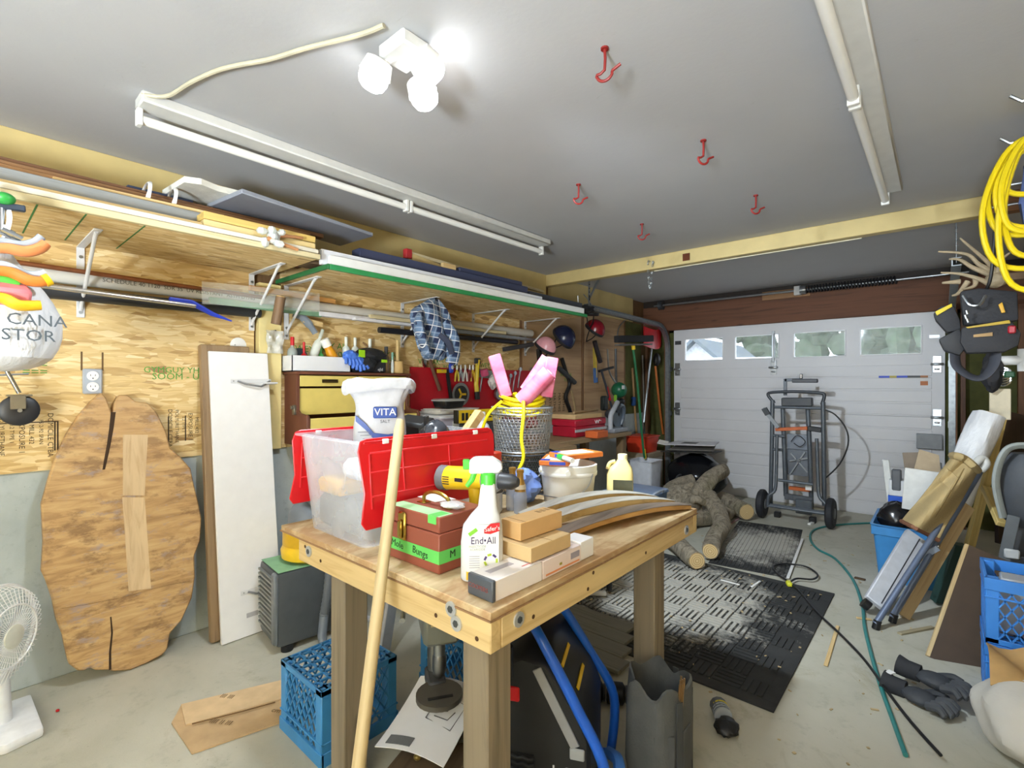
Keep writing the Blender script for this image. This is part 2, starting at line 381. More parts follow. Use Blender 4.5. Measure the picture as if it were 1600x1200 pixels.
def hinge(x, z):
    b = B().box((x - .035, -.008, z - .085), (x + .035, 0, z + .085)).cyl((x - .05, -.022, z), (x + .05, -.022, z), .014, n=8)
    b.cyl((x - .02, -.03, z - .05), (x + .02, -.03, z - .05), .008, n=6); return b.out('hinge', STEEL, gd, .003)
for x in (.05, DW - .06):
    for i in (1, 2, 3): hinge(x, i * SH)
hinge(1.23, 3 * SH)
B().box((1.215, -.025, 3 * SH), (1.245, 0, 2.03)).cyl((1.23, -.03, 3 * SH + .06), (1.23, -.03, 2.0), .012).out('centre_stile', STEEL, gd, .002)
B().box((DW - .22, -.05, .75), (DW - .02, 0, .90)).out('lock_box', PL('93979b', .5), gd, .004)
B().box((0.02, -.012, 1.93), (.10, 0, 1.98)).out('top_bracket', DGREY, gd); B().box((DW - .12, -.012, 1.86), (DW - .04, 0, 1.89)).out('top_bracket', STEEL, gd)
tp = B().box((2.30 - .2, -.001, 1.45), (2.42, 0, 1.47)).out('tape_strip', PL('2347b8', .5), gd)
tp.location = (0, -.001, 0)
z = W(1374, 588, y=DY).z
for px0, px1, m, h in ((1373, 1390, '2a49c8', .016), (1390, 1401, 'b9a83c', .016), (1401, 1418, '2a49c8', .016), (1418, 1438, '3c3c3c', .016), (1438, 1450, 'a8672c', .016)):
    a, c = W(px0, 588, y=DY).x - DX0, W(px1, 588, y=DY).x - DX0
    B().box((a, -.0075, z - h), (c, -.006, z + h * .3)).out('tape_strip', PL(m, .5), gd)
a, c = W(1438, 599, y=DY).x - DX0, W(1450, 599, y=DY).x - DX0
B().box((a, -.0075, z - .095), (c, -.006, z - .052)).out('sticker', PL('b5641c', .5), gd); B().box((a, -.0075, z - .05), (c, -.006, z - .02)).out('sticker', PL('d8d4d0', .5), gd)
bpy.data.objects.remove(tp)
# tracks
def track(x, side, lab):
    t = T('door_track', lab, 'track', (x, DY - .06, 0))
    pts = [(0, 0, .0), (0, 0, 1.0), (0, 0, 1.85)] + [(0, -.33 * (1 - math.cos(a)), 1.85 + .33 * math.sin(a)) for a in [k * PI / 16 for k in range(1, 9)]] + [(0, -1.2, 2.195), (0, -2.05, 2.21)]
    b = B()
    for dx, w, dy in ((0, .006, 0), (.022 * side, .05, .02)):
        pass
    rings = []
    for i, p in enumerate(pts):
        p = V(p); q = V(pts[min(i + 1, len(pts) - 1)]) - V(pts[max(i - 1, 0)]); q.normalize(); n = V((0, -q.z, q.y)) if True else 0
        n = V((0, q.z, -q.y)) * -1; X = V((1, 0, 0))
        rings.append([p + X * dx + n * dn for dx, dn in ((-.025, -.028), (.025, -.028), (.025, -.022), (-.018, -.022), (-.018, .022), (.025, .022), (.025, .028), (-.025, .028))])
    b.loft(rings); b.out('rail', GALV, t)
    for zz in (.4, 1.0, 1.6): B().box((-.03, .0, zz - .03), (.03, .075, zz + .03)).out('wall_bracket', GALV, t, .002)
    hg = B().bar((0, -1.98, 2.21), (0, -1.98, 2.56 - .02), .035, .003, (1, 0, 0)).out('hanger_strap', GALV, t)
    hg2 = B().bar((0, -1.98, 2.30), (.0, -1.78, 2.545), .03, .003, (1, 0, 0)).out('hanger_brace', GALV, t)
    for k in range(7): B().cyl((.006, -1.98, 2.25 + k * .04), (-.006, -1.98, 2.25 + k * .04), .006, n=6).out('bolt_hole', BLACK, t)
    return t
track(.37, 1, 'galvanised door track curving up beside the broom and red shovel'); track(3.25, -1, 'galvanised door track rising beside the tool belt')
ts = T('torsion_spring', 'torsion rod with dark coil spring above the garage door', 'door spring', (0, DY - .12, 2.465))
B().cyl((.2, 0, 0), (3.5, 0, 0), .014).out('rod', STEEL, ts)
rr = [(1.98 + .85 * k / 240, .036 * math.cos(k * PI / 4), .036 * math.sin(k * PI / 4)) for k in range(241)]
B().tube(rr, .009, 5).out('coil', PL('2b2b2e', .5, .4), ts)
B().box((1.9, -.02, -.05), (1.97, .07, .05)).out('centre_plate', PL('c9c9c6', .5), ts, .003)
B().lathe([(.05, -.03), (.05, .03)], 14, (1.99, 0, 0), (0, PI / 2, 0)).out('winding_cone', STEEL, ts); B().lathe([(.06, -.03), (.05, 0), (.06, .03)], 14, (.3, 0, 0), (0, PI / 2, 0)).out('cable_drum', DGREY, ts); B().lathe([(.06, -.03), (.05, 0), (.06, .03)], 14, (3.4, 0, 0), (0, PI / 2, 0)).out('cable_drum', DGREY, ts)
for x in (.3, 1.93, 3.4): B().box((x - .02, .0, -.03), (x + .02, .075, .03)).out('bearing_bracket', DGREY, ts)
# ---------------------------------------------------------------- outside
gr = ST(B().box((-30, DY + .2, -.2), (30, 45, -.05)).out('ground_outside', PL('a9a9a2', .9, var=.2), smooth=False), 'driveway outside the garage door')
hs = T('neighbour_house', 'white gabled house seen through the leftmost door window', 'house', (-4.65, 22.0, -.05))
B().box((-2.6, 0, 0), (1.8, 6, 1.35)).out('wall', PL('d8dde6', .7), hs)
B().prism([(-2.6, 1.35), (1.8, 1.35), (-.4, 3.35)], 0, 6).out('gable', PL('c9ced8', .7), hs); g = B.last; g.rotation_euler = (PI / 2, 0, 0); g.location = (0, 6, 0)
for s_ in (-1, 1): B().bar((-.4, 2.9, 3.45), (-.4 + s_ * 2.5, 2.9, 1.2), 6.8, .14, (0, 0, 1)).out('roof_slope', PL('4a5560', .8), hs)
cv = T('camper', 'white camper parked outside, seen through the second door window', 'vehicle', (-1.9, 17, -.05)); cv.scale = (.42, 1, 1)
B().prism([(-3, .5), (2.0, .5), (2.6, 1.2), (2.5, 2.3), (-3, 2.35)], 0, 2.1).out('body', PL('e4e6ea', .4), cv, .05); B.last.rotation_euler = (PI / 2, 0, 0); B.last.location = (0, 2.1, 0)
for x in (-1.8, 1.2): B().lathe([(.2, 0), (.38, .02), (.38, .22), (.2, .24)], 16, (x, -.02, .42), (-PI / 2, 0, 0)).out('wheel', BLACK, cv)
B().box((.4, -.01, 1.5), (1.6, .02, 2.05)).out('window', BLACK, cv)
LEAF = PL('2a3a24', .9, var=.6, sc=5, bump=1., bs=9); LEAF2 = PL('3c4c38', .9, var=.5, sc=4, bump=1., bs=8)
for i, (x, y, h, w, m, lab) in enumerate(((-13, 34, 8, 2.2, LEAF, 'dark leafy tree behind the white gabled house'), (-5.6, 33, 8.5, 2.2, LEAF, 'dark tree left of the camper outside'), (-.2, 27, 8, 1.9, LEAF2, 'pale green tree behind the camper outside'), (3.9, 24, 8, 2.2, LEAF2, 'pale green tree in the third door window'), (9.5, 22, 7.5, 2.4, LEAF2, 'pale green tree in the rightmost door window'), (1.6, 33, 9, 2.6, LEAF, 'tall dark tree standing between two pale trees'))):
    t = T('tree', lab, 'tree', (x, y, -.05), group='trees outside')
    b = B(); rr = random.Random(i)
    for k in range(60):
        a = rr.uniform(0, 6.28); q = w * math.sqrt(rr.random()); zz = rr.uniform(.6, h); b.sph((q * math.cos(a), q * math.sin(a) * .7, zz), [rr.uniform(.4, .95) for _ in '123'], 7, 4)
    b.out('foliage', m, t); B().cyl((0, 0, 0), (0, 0, h * .7), .22, .1, 8).out('trunk', PL('4a3c2c', .9), t)
# ================================================================ ceiling things
def fluor(loc, L, lab, tubes, dx):
    t = T('fluorescent_fixture', lab, 'ceiling light', loc)
    B().box((-.05, 0, -.045), (.06, L, -.001)).out('housing', PL('c9c9c6', .5, var=.06), t, .006)
    for a, c in tubes:
        B().cyl((dx, a + .02, -.085), (dx, c - .02, -.085), .019, n=14).out('tube', PL('e9e9e6', .25, var=.02), t)
        for y in (a, c - .02): B().box((dx - .02, y, -.112), (dx + .02, y + .02, -.044)).out('tube_socket', PL('dcdcd8', .5), t, .003)
    return t
fluor((.775, .50, H), 2.66, 'unlit fluorescent ceiling fixture with two tubes end to end above the shelf', ((.0, 1.33), (1.34, 2.66)), -.03)
fluor((2.95, 1.15, H), 2.44, 'unlit fluorescent ceiling fixture ending near the yellow beam', ((.0, 1.08), (1.10, 2.44)), -.02)
cbl = [W(a, b, z=z) for a, b, z in ((222, 148, 2.53), (262, 150, 2.535), (300, 128, 2.54), (350, 107, 2.54), (420, 93, 2.54), (480, 75, 2.54), (560, 55, 2.54), (600, 40, 2.54))]
tag(B().tube(bez(cbl), .008, 8).out('ceiling_cable', PL('b9b39c', .5)), 'grey white cable running across the ceiling from the fixture end', 'cable')
# LED flood fixture
lf = T('flood_light', 'triple headed white LED flood light glowing on the ceiling', 'ceiling light', (1.81, 1.02, H))
B().box((-.07, -.06, -.05), (.07, .06, -.001)).out('junction_plate', PL('d5d5d3', .5), lf, .008)
for (hx, hy), tgt, k, ss in (((1.715, .965), (.4, .6, -.2), 1.25, 125), ((1.885, 1.055), (2.1, 6.0, -.4), 6.9, 88), ((1.75, 1.145), (2.4, 1.9, 0), .9, 150)):
    d = V((hx - 1.81, hy - 1.02, 0)); r = d.length; d.normalize(); c = d * r + V((0, 0, -.09))
    B().cyl(d * .03 + V((0, 0, -.04)), d * (r - .02) + V((0, 0, -.06)), .011, n=8).out('arm', PL('cfcfcd', .5), lf)
    aim = (V(tgt) - (V((1.81, 1.02, H)) + c)).normalized(); hd = bpy.data.objects.new('lamp', None)
    hd = B().lathe([(.03, .05), (.045, .045), (.055, .0), (.052, 0)], 18).out('lamp_head', PL('d9d9d7', .5), lf)
    align(hd, c, -aim, (0, 0, 1) if abs(aim.z) < .9 else (1, 0, 0))
    B().lathe([(.05, .004), (.05, -.02), (.042, -.04), (.025, -.052), (.004, -.056)], 18).out('lamp_lens', EMIT('ffffff', 9), hd)
    ld = bpy.data.lights.new('led', 'SPOT'); ld.energy = LAMP_W * k; ld.shadow_soft_size = .05; ld.color = LAMP_C; ld.spot_size = math.radians(ss); ld.spot_blend = .95
    lo = bpy.data.objects.new('led', ld); COL.objects.link(lo); lo.parent = hd; lo.location = (0, 0, -.11)
# unseen tripod fill lamp added behind the viewpoint, bouncing soft light off the ceiling
lf2 = T('added_fill_lamp', 'unseen tripod fill lamp added behind the viewpoint, aimed up at the ceiling', 'added fill lamp', (3.2, -2.0, 0))
for k in range(3): a = k * 2.1; B().tube([(.0, 0, .5), (.35 * math.cos(a), .35 * math.sin(a), .01)], .012, 8).out('leg', BLACK, lf2)
B().tube([(0, 0, .3), (0, 0, .85)], .014, 8).out('pole', YEL, lf2); B().box((-.14, -.09, .85), (.14, .09, .90)).out('lamp_housing', YEL, lf2, .01); B().box((-.12, -.07, .90), (.12, .07, .903)).out('lamp_lens', EMIT('ffffff', 20), lf2)
ld = bpy.data.lights.new('added_fill_spot', 'SPOT'); ld.energy = FILL_W; ld.shadow_soft_size = .32; ld.color = LAMP_C; ld.spot_size = math.radians(172); ld.spot_blend = .4
lo = bpy.data.objects.new('added_fill_spot', ld); COL.objects.link(lo); lo.parent = lf2; lo.location = (0, 0, .95); lo.rotation_euler = (PI - .2, 0, 0)
# hooks
HK = PL('86201c', .5)
for (x, y), lab, rz in (((2.309, 1.481), 'nearest red ceiling hook, seen edge on', .2), ((2.33, 2.347), 'red ceiling hook left of the far fluorescent tube', 1.0), ((1.60, 2.393), 'red ceiling hook above the navy boards on the shelf', .9), ((2.323, 3.241), 'red ceiling hook nearest the yellow beam at right', .8), ((1.552, 3.286), 'small red ceiling hook farthest left near the yellow beam', .7)):
    t = T('ceiling_hook', lab, 'hook', (x, y, H), rz, 'red hooks screwed into the ceiling')
    pts = [(0, 0, 0), (0, 0, -.075)] + [(.028 - .028 * math.cos(a), 0, -.085 - .028 * math.sin(a)) for a in [k * PI / 8 for k in range(0, 9)]] + [(.056, 0, -.072)]
    pts = [(p[0] - .028 if p[2] < -.08 else p[0] * 1, p[1], p[2]) for p in pts]
    B().tube(bez(pts, 2), .0052, 8).out('hook', HK, t); B().lathe([(.014, -.006), (.014, 0)], 10).out('collar', HK, t)
# chain on the beam
ch = T('hanging_chain', 'short steel chain looped from the yellow beam', 'chain', (W(1015, 425, y=4.155).x, 4.15, 2.50))
B().cyl((0, .01, 0), (0, -.02, 0), .007).out('chain_hook', STEEL, ch)
for k in range(14):
    u = k / 13; x = (-.005 + .05 * u); z = -.02 - .22 * (1 - abs(2 * min(u * 1.15, 1) - 1) ** 2)
    pts = [(.007 * math.cos(a) * (1 if k % 2 else .3), .007 * math.cos(a) * (.3 if k % 2 else 1), .014 * math.sin(a)) for a in [q * PI / 4 for q in range(8)]]
    B().at((x, -.02, z)).tube(pts, .0022, 5, True).out('link', GALV, ch)
# ================================================================ left wall and shelves
def plank(name, lab, cat, p, q, w, h, mat, group=None, up=(0, 0, 1), bev=.002, parent=None):
    """one board from p to q (centre line), w wide, h thick along up"""
    p, q = V(p), V(q); d = q - p; L = d.length; y = d.normalized(); z = V(up); x = y.cross(z).normalized(); z = x.cross(y)
    o = B().box((-w / 2, 0, -h / 2), (w / 2, L, h / 2)).out(name, mat, parent, bev)
    m = M((x, y, z)).transposed().to_4x4(); m.translation = p; o.matrix_basis = m
    return tag(o, lab, cat, group) if lab else o
SHB = PL('d5d6d8', .4, var=.05)
def shelf_thing(y0, y1, z, edge, lab):
    t = T('long_shelf', lab, 'shelf', (0, y0, z)); t_ = B().box((.035, 0, 0), (.665, y1 - y0, .016)).out('shelf_board', OSB_S, t)
    B().box((.665, 0, -.008), (.685, y1 - y0, .02)).out('front_edge', edge, t, .002); return t
s1 = shelf_thing(-.9, 1.31, 2.070, WOOD('cdb98c', 'b09860'), 'near OSB wall shelf with a pale wood front edge')
s2 = shelf_thing(1.365, 3.93, 2.030, PL('2f8a4e', .5, var=.1), 'far OSB wall shelf with a green painted front edge')
B().box((.04, -.014, -.006), (.685, 0, .02)).out('end_edge', PL('256b3c', .5), s2, .002)
for x in (-.1, .1, .22, .36, .55): B().box((.1, .9 + x, -.0006), (.66, .906 + x, 0)).out('green_line', PL('3d7a3c', .8), s1)
def bracket(y, z, lab):
    t = T('shelf_bracket', lab, 'bracket', (0.013, y, z), 0, 'white metal brackets under the wall shelves')
    v = B().box((0, -.016, -.345), (.006, .016, -.0)).out('wall_leg', SHB, t, .002)
    for k in (-.32, -.27, -.05): B().cyl((.006, 0, k), (.011, 0, k), .008, n=8).out('screw', STEEL, v)
    B().box((0, -.016, -.006), (.43, .016, 0)).out('arm', SHB, t, .002)
    B().tube([(.006, 0, -.31), (.03, 0, -.28), (.36, 0, -.02), (.39, 0, -.006)], .008, 8).out('brace', SHB, t); return t
for y, z, l in ((.43, 2.069, 'white shelf bracket nearest the hanging bag'), (1.22, 2.069, 'white shelf bracket left of the pale yellow post'), (1.43, 2.029, 'white shelf bracket just right of the pale yellow post'), (2.33, 2.029, 'white shelf bracket with the plaid shirt hung on it'), (3.10, 2.029, 'white shelf bracket above the middle of the red tool board'), (3.83, 2.029, 'white shelf bracket next to the pink helmet')): bracket(y, z, l)
G1 = 'boards stored on the wall shelves'
zt = 2.087
plank('trim_strip', 'long white trim strip along the front of the near shelf', 'board', (.668, -.7, zt + .016), (.668, 1.30, zt + .016), .03, .022, PL('d2cbb8', .5, var=.08), G1)
plank('pine_board', 'pale pine board behind the white strip on the near shelf', 'board', (.60, -.7, zt + .025), (.60, .77, zt + .025), .07, .05, PINE, G1)
plank('weathered_board', 'grey weathered board standing on edge on the near shelf', 'board', (.53, -.7, zt + .062), (.53, 1.10, zt + .062), .02, .12, WOOD('8d8d90', '68686c'), G1)
plank('dark_board', 'dark brown board under the moulding bundle on the near shelf', 'board', (.38, -.7, zt + .068), (.38, 1.15, zt + .068), .16, .13, WOOD('4a2c18', '2e190b'), G1)
for k, (x, z, m) in enumerate(((.44, .147, 'b8824e'), (.41, .171, '96683c'), (.375, .195, '7c5030'))):
    plank('wood_moulding', ('lowest light brown moulding in the strapped bundle', 'middle brown moulding in the strapped bundle', 'topmost dark brown moulding in the strapped bundle')[k], 'moulding', (x, -.7, zt + z), (x, 1.28 + .1 * k, zt + z), .05, .022, WOOD(m, None, 'y', 7), 'mouldings strapped together on the shelf')
plank('pine_lath', 'thin pale lath lying beside the weathered board', 'board', (.485, .28, zt + .135), (.505, .90, zt + .135), .03, .018, PINE, G1)
for y, l in ((.60, 'left white strap looped round the moulding bundle'), (.70, 'right white strap looped round the moulding bundle')):
    pts = [(.42 + .075 * math.cos(a), y + .01 * math.sin(a), zt + .178 + .062 * math.sin(a)) for a in [k * PI / 10 for k in range(20)]]
    tag(B().tube(pts, .009, 6, True, .35).out('tie_strap', PL('e8e8e6', .4)), l, 'strap', 'straps on the mouldings')
for z, l, m in ((.048, 'lower short yellow pine plank near the end of the shelf', 'd9ba78'), (.085, 'upper short yellow pine plank near the end of the shelf', 'd8b050')):
    plank('pine_plank', l, 'board', (.60, .77, zt + z), (.60, 1.30, zt + z), .10, .034, WOOD(m, None, 'y', 6), G1)
plank('walnut_board', 'short dark brown board end beside the navy boards', 'board', (.45, 1.33, zt + .0), (.45, 1.66, zt + .0), .14, .022, WOOD('6d5238', '4a3520'), G1)
# panel and foam on top
o = B().prism([(.68, .92), (.55, 1.72), (.20, 1.70), (.33, .88)], 0, .022).out('rigid_sheet', PL('8e939f', .5, var=.06), None, .003); o.location = (0, 0, 2.305); tag(o, 'blue grey rigid panel lying on top of the stacked boards', 'panel', G1)
o = B().prism([(.55, .72), (.58, .78), (.55, .86), (.56, .95), (.53, 1.06), (.47, 1.6), (.22, 1.62), (.28, .70)], 0, .028).out('foam_sheet', PL('dcdcd4', .9, var=.1, bump=.6), None); o.location = (0, 0, 2.3285); tag(o, 'broken white foam sheet on the blue grey panel', 'foam sheet', G1)
o = B().box((.16, .55, 2.285), (.335, .82, 2.325)).out('navy_box', PL('3d4a6b', .6), None, .004); tag(o, 'flat navy box behind the strapped mouldings', 'box')
plank('support_block', 'wood block under the blue grey panel', 'board', (.26, .95, 2.20), (.26, 1.4, 2.20), .05, .205, WOOD('5a3a20'), G1)
# far shelf load
z2 = 2.052
NAVY = PL('3a405c', .55, var=.08)
plank('white_trim', 'long white trim along the green shelf edge', 'board', (.660, 1.37, z2 + .026), (.660, 3.9, z2 + .026), .02, .05, PL('e4e4e2', .5, var=.04), G1)
plank('white_trim', 'second long white trim behind the first on the far shelf', 'board', (.625, 1.34, z2 + .042), (.625, 3.3, z2 + .042), .03, .082, PL('d6d8de', .5, var=.05), G1)
plank('cream_lath', 'cream lath lying between white trim and navy boards', 'board', (.595, 1.9, z2 + .046), (.595, 2.9, z2 + .046), .02, .09, PL('d7c79c', .6), G1)
plank('dark_board', 'dark wide board under the navy boards on the far shelf', 'board', (.47, 1.68, z2 + .035), (.47, 4.0, z2 + .035), .20, .068, PL('3b3f4a', .55), G1)
plank('navy_board', 'longest navy board on the far shelf', 'board', (.52, 1.62, z2 + .115), (.52, 3.2, z2 + .115), .09, .09, NAVY, G1)
plank('navy_board', 'short navy board stacked behind the pale stick', 'board', (.505, 2.45, z2 + .18), (.51, 3.15, z2 + .18), .07, .036, NAVY, G1)
plank('navy_board', 'dark slate board reaching the far end of the shelf', 'board', (.52, 3.22, z2 + .10), (.50, 4.05, z2 + .10), .10, .06, PL('3b3f4a', .55), G1)
plank('pale_board', 'pale grey board on top at the far end of the shelf', 'board', (.40, 3.0, z2 + .13), (.40, 3.95, z2 + .13), .10, .022, PL('c3c4c8', .5), G1)
t = T('hockey_stick', 'pale wooden stick with a red butt end on the navy boards', 'stick', (.42, 2.08, z2 + .235))
B().bar((0, 0, .01), (-.14, 1.7, .0), .032, .024).out('shaft', WOOD('d9c49a', None, 'y'), t, .003); B().box((-.02, -.03, -.03), (.022, .02, .035)).out('butt', PL('b02a30', .6), t, .004); B().bar((.0, 0.0, -.01), (.0, .3, -.045), .03, .05).out('blade', WOOD('d8b878', None, 'y'), t, .003)
plank('wood_block', 'small pale wood block beside the red butted stick', 'board', (.53, 2.29, z2 + .182), (.53, 2.41, z2 + .182), .03, .04, PINE, G1)
t = T('wrapped_sticks', 'two wooden sticks bundled in crumpled plastic on the shelf edge', 'stick bundle', (.70, 1.06, 2.13))
B().tube([(0, -.03, -.02), (.0, .12, -.045)], [.012, .008], 8).out('stick', WOOD('c9854a'), t); B().tube([(-.02, 0, .01), (-.03, .16, .03)], [.012, .007], 8).out('stick', WOOD('b87842'), t)
b = B()
for k in range(9): b.sph((R.uniform(-.02, .02), R.uniform(-.06, .03), R.uniform(-.04, .03)), [R.uniform(.012, .03) for _ in '123'], 6, 4)
b.out('plastic_wrap', CLEAR('dfe6e4', .15, .55), t)
# ---- things stored behind the bracket braces
G2 = 'pipes and strips stored behind the shelf brackets'
def pipe(name, lab, cat, p, q, r, mat, n=12): return tag(B().tube([p, V(p).lerp(V(q), .5), q], r, n).out(name, mat), lab, cat, G2)
pp = T('pvc_pipe', 'long grey white PVC pipe behind the shelf brackets', 'pipe', (.075, .1, 1.905), 0, G2)
B().tube([(0, 0, 0), (0, 3.75, 0)], .036, 14).out('pipe_body', PL('c6c5bf', .4, var=.05), pp); text('SCHEDULE 40 1120  SDR 35  UV RESISTANT  ASTM D1785', .028, PL('55554f', .7), pp, (.0365, .75, .0), WALLTXT, 'pipe_print')
pipe('copper_pipe', 'bent copper tube lying on the PVC pipe', 'pipe', (.125, .1, 1.935), (.125, 1.25, 1.915), .011, PL('9c6648', .35, .8, var=.2))
al = T('aluminium_tube', 'long aluminium tube ending in a blue plastic tip', 'tube', (.155, .1, 1.845), 0, G2)
B().tube([(0, 0, 0), (0, .78, -.025)], .012, 10).out('tube_body', PL('d2d4d6', .25, .9), al); B().tube([(0, .66, -.005), (0, .76, -.01), (0, .86, -.06), (0, .96, -.09)], [.016, .018, .015, .004], 8, flat=.6).out('blue_tip', PL('2b44c8', .4), al)
pipe('black_pipe', 'long black pipe under the PVC pipe', 'pipe', (.06, .1, 1.825), (.06, 1.25, 1.83), .030, PL('2a2c30', .5))
o = B().box((0, 0, -.06), (.003, .66, .06)).out('acrylic_strip', CLEAR('e8eeea', .08, .16)); o.location = (.19, .90, 1.89); o.rotation_euler = (.04, .1, 0); tag(o, 'clear acrylic strip standing in front of the pipes', 'plastic strip', G2)
plank('green_tube', 'pale green plank behind the clear strip', 'board', (.14, .95, 1.862), (.14, 1.60, 1.85), .02, .035, PL('6f9377', .5), G2)
plank('orange_lath', 'orange brown wooden lath on top of the pipes', 'board', (.11, 1.17, 1.965), (.09, 1.72, 1.955), .03, .03, WOOD('c98b3c'), G2)
t = plank('white_channel', 'white plastic channel resting on the bracket braces', 'channel', (.13, 1.58, 1.855), (.13, 2.0, 1.855), .05, .03, PL('dcdde4', .4), G2)
t = plank('white_channel', 'longer white plastic channel resting beside the plaid shirt', 'channel', (.16, 1.82, 1.845), (.15, 2.6, 1.845), .05, .02, PL('d9dae0', .4), G2)
plank('wood_dowel_pack', 'pale dowel strip lying in the white channel', 'board', (.15, 1.95, 1.875), (.13, 3.4, 1.87), .03, .025, WOOD('d8c69c'), G2)
plank('grey_conduit', 'grey metal conduit reaching the pink helmet', 'pipe', (.10, 2.4, 1.845), (.10, 3.95, 1.84), .035, .03, GALV, G2)
tag(B().tube([(.12, 2.05, 1.79), (.10, 3.6, 1.80)], .022, 12).out('black_tube', PL('1d1e26', .4)), 'thick black tube under the far pipes', 'pipe', G2)
# yellow post: peg, bag; outlet, cover
t = T('wood_peg', 'round wooden peg sticking out above the yellow post', 'peg', (.235, 1.27, 1.85))
B().tube([(0, 0, -.10), (.02, .02, .06)], .028, 12).out('peg_body', WOOD('7a5a3c', None, 'z'), t); B().cyl((.02, .02, .0601), (.0206, .0206, .064), .026).out('cut_end', WOOD('d8a858', None, 'x'), t)
t = T('hooked_grip', 'grey curved handle hanging right of the yellow post', 'handle', (.10, 1.50, 1.79)); B().tube(bez([(0, -.06, .05), (0, 0, .03), (0, .05, -.02), (0, .08, -.06)]), [.022] * 6 + [.026] * 6 + [.02] * 7, 8, flat=.6).out('grip', PL('7d8690', .5), t); B().bar((0, .0, .02), (0, .13, .0), .01, .03).out('tab', PINE, t)
t = T('plastic_baggie', 'small clear plastic bag pinned to the yellow post', 'plastic bag', (.052, 1.335, 1.59))
b = B(); b.grid(lambda u, v: (.02 + .018 * math.sin(u * 9 + v * 4) * math.sin(v * 7), -.05 + .10 * u, .14 * v), 8, 8, .002); b.out('film', CLEAR('e6eaea', .12, .4), t); B().cyl((0, .0, .14), (.03, 0, .14), .004, n=6).out('nail', DGREY, t)
o = T('power_outlet', 'grey double power outlet on the OSB wall', 'outlet', (.0125, .474, 1.413))
B().box((0, -.038, -.062), (.016, .038, .062)).out('cover_plate', PL('a9b0ba', .4, var=.04), o, .006)
for z in (.027, -.027):
    f = B().lathe([(.024, .016), (.023, .02), (.001, .02)], 16, (0, 0, z), (0, PI / 2, 0)).out('socket_face', PL('e9e9e9', .4), o)
    for y, h in ((-.009, .007), (.009, .007)): B().box((.0195, y - .0012, z - h / 2 + .003), (.0206, y + .0012, z + h)).out('slot', BLACK, f)
    B().cyl((.0195, 0, z - .012), (.0206, 0, z - .012), .003, n=8).out('ground_hole', BLACK, f)
for dy in (-.04, .04): stamp('|', .474 + dy, 1.52, .10, PL('6a5030', .8))
o = T('cover_disc', 'round white cover plate on the wall above the white board', 'cover plate', (.0125, 1.145, 1.632)); B().lathe([(.045, 0), (.045, .004), (.04, .006), (.001, .006)], 20, rot=(0, PI / 2, 0)).out('disc', WHITE, o); B().cyl((.005, -.02, .0), (.008, -.02, 0), .004, n=6).out('screw', STEEL, o)
# ---- slab
def slabmat():
    t = NT('slab_wood'); o = t.tc.outputs['Object']; n = t.noise(t.map((3, 3.5, 24)), 1.4, 6, .6, .8); c = t.ramp(n.outputs[0], [(.3, '9a774e'), (.5, 'c09c6a'), (.75, 'd4b684')])
    n2 = t.noise(t.map((5, 6, 13)), 1.0, 6, .7); c = t.mix(t.ramp(n2.outputs[0], [(.52, (0, 0, 0)), (.62, (.75,) * 3)]), c, '80603f')
    n3 = t.noise(t.map((7, 7, 17), loc=(3, 1, 0)), 1.1, 6, .75); c = t.mix(t.ramp(n3.outputs[0], [(.56, (0, 0, 0)), (.66, (.75,) * 3)]), c, '9c9294')
    n4 = t.noise(t.map((2, 3, 2), loc=(7, 4, 0)), 1.0, 5); c = t.mix(t.ramp(n4.outputs[0], [(.4, (0, 0, 0)), (.7, (.4,) * 3)]), c, 'b08a5c')
    sp = t.add('ShaderNodeSeparateXYZ'); t.link(o, sp.inputs[0]); t.set(col=c, rough=.55); t.bump(n.outputs[0], .2, .003); return t.m
pts = [(158, 624), (166, 632), (172, 648), (176, 660), (179, 640), (185, 628), (200, 628), (212, 638), (232, 640), (246, 656), (260, 685), (266, 710), (280, 722), (298, 742), (304, 770), (310, 795), (315, 820), (313, 855), (304, 878), (305, 912), (300, 945), (284, 980), (266, 1000), (262, 1025), (254, 1034), (232, 1046), (204, 1058), (176, 1061), (172, 1058), (150, 1059), (140, 1055), (132, 1060), (122, 1060), (108, 1050), (103, 1030), (98, 1005), (88, 980), (82, 950), (72, 920), (65, 905), (68, 860), (65, 800), (76, 760), (88, 725), (104, 690), (122, 662), (142, 638)]
nrm, dd = (1, 0, .10), .19
w3 = [WP(a, b, nrm, dd) for a, b in pts]
zmin = min(p.z for p in w3)
sl = T('wood_slab', 'large live edge wooden slab with a split top leaning on the wall', 'wood slab', (0, 0, 0))
k_ = 1 / math.sqrt(1.01); nx = V((k_, 0, .1 * k_))
b = B(); fr = [p + V((0, 0, .004 - zmin)) for p in w3]; bk = [p - nx * .055 for p in fr]
cen = sum(fr, V()) / len(fr); n = len(fr)
inn = [cen + (p - cen) * .97 for p in fr]
b.put(fr + bk, [tuple(range(n)), tuple(reversed(range(n, 2 * n)))] + [(i, n + i, n + (i + 1) % n, (i + 1) % n) for i in range(n)])
sb = b.out('slab_body', slabmat(), sl, .006)
def onslab(a, b_): return WP(a, b_, nrm, dd) + V((0, 0, .004 - zmin)) + nx * .001
def crack(pl, w, lab='crack'):
    q = [onslab(*p) for p in pl]; bb = B(); bb.loft([[p + V((0, -w * (1 - .6 * i / len(q)), 0)), p + V((0, w * (1 - .6 * i / len(q)), 0)), p + nx * .001 + V((0, w * .5, 0)), p + nx * .001 + V((0, -w * .5, 0))] for i, p in enumerate(q)]); bb.out(lab, PL('3a2818', .9), sl)
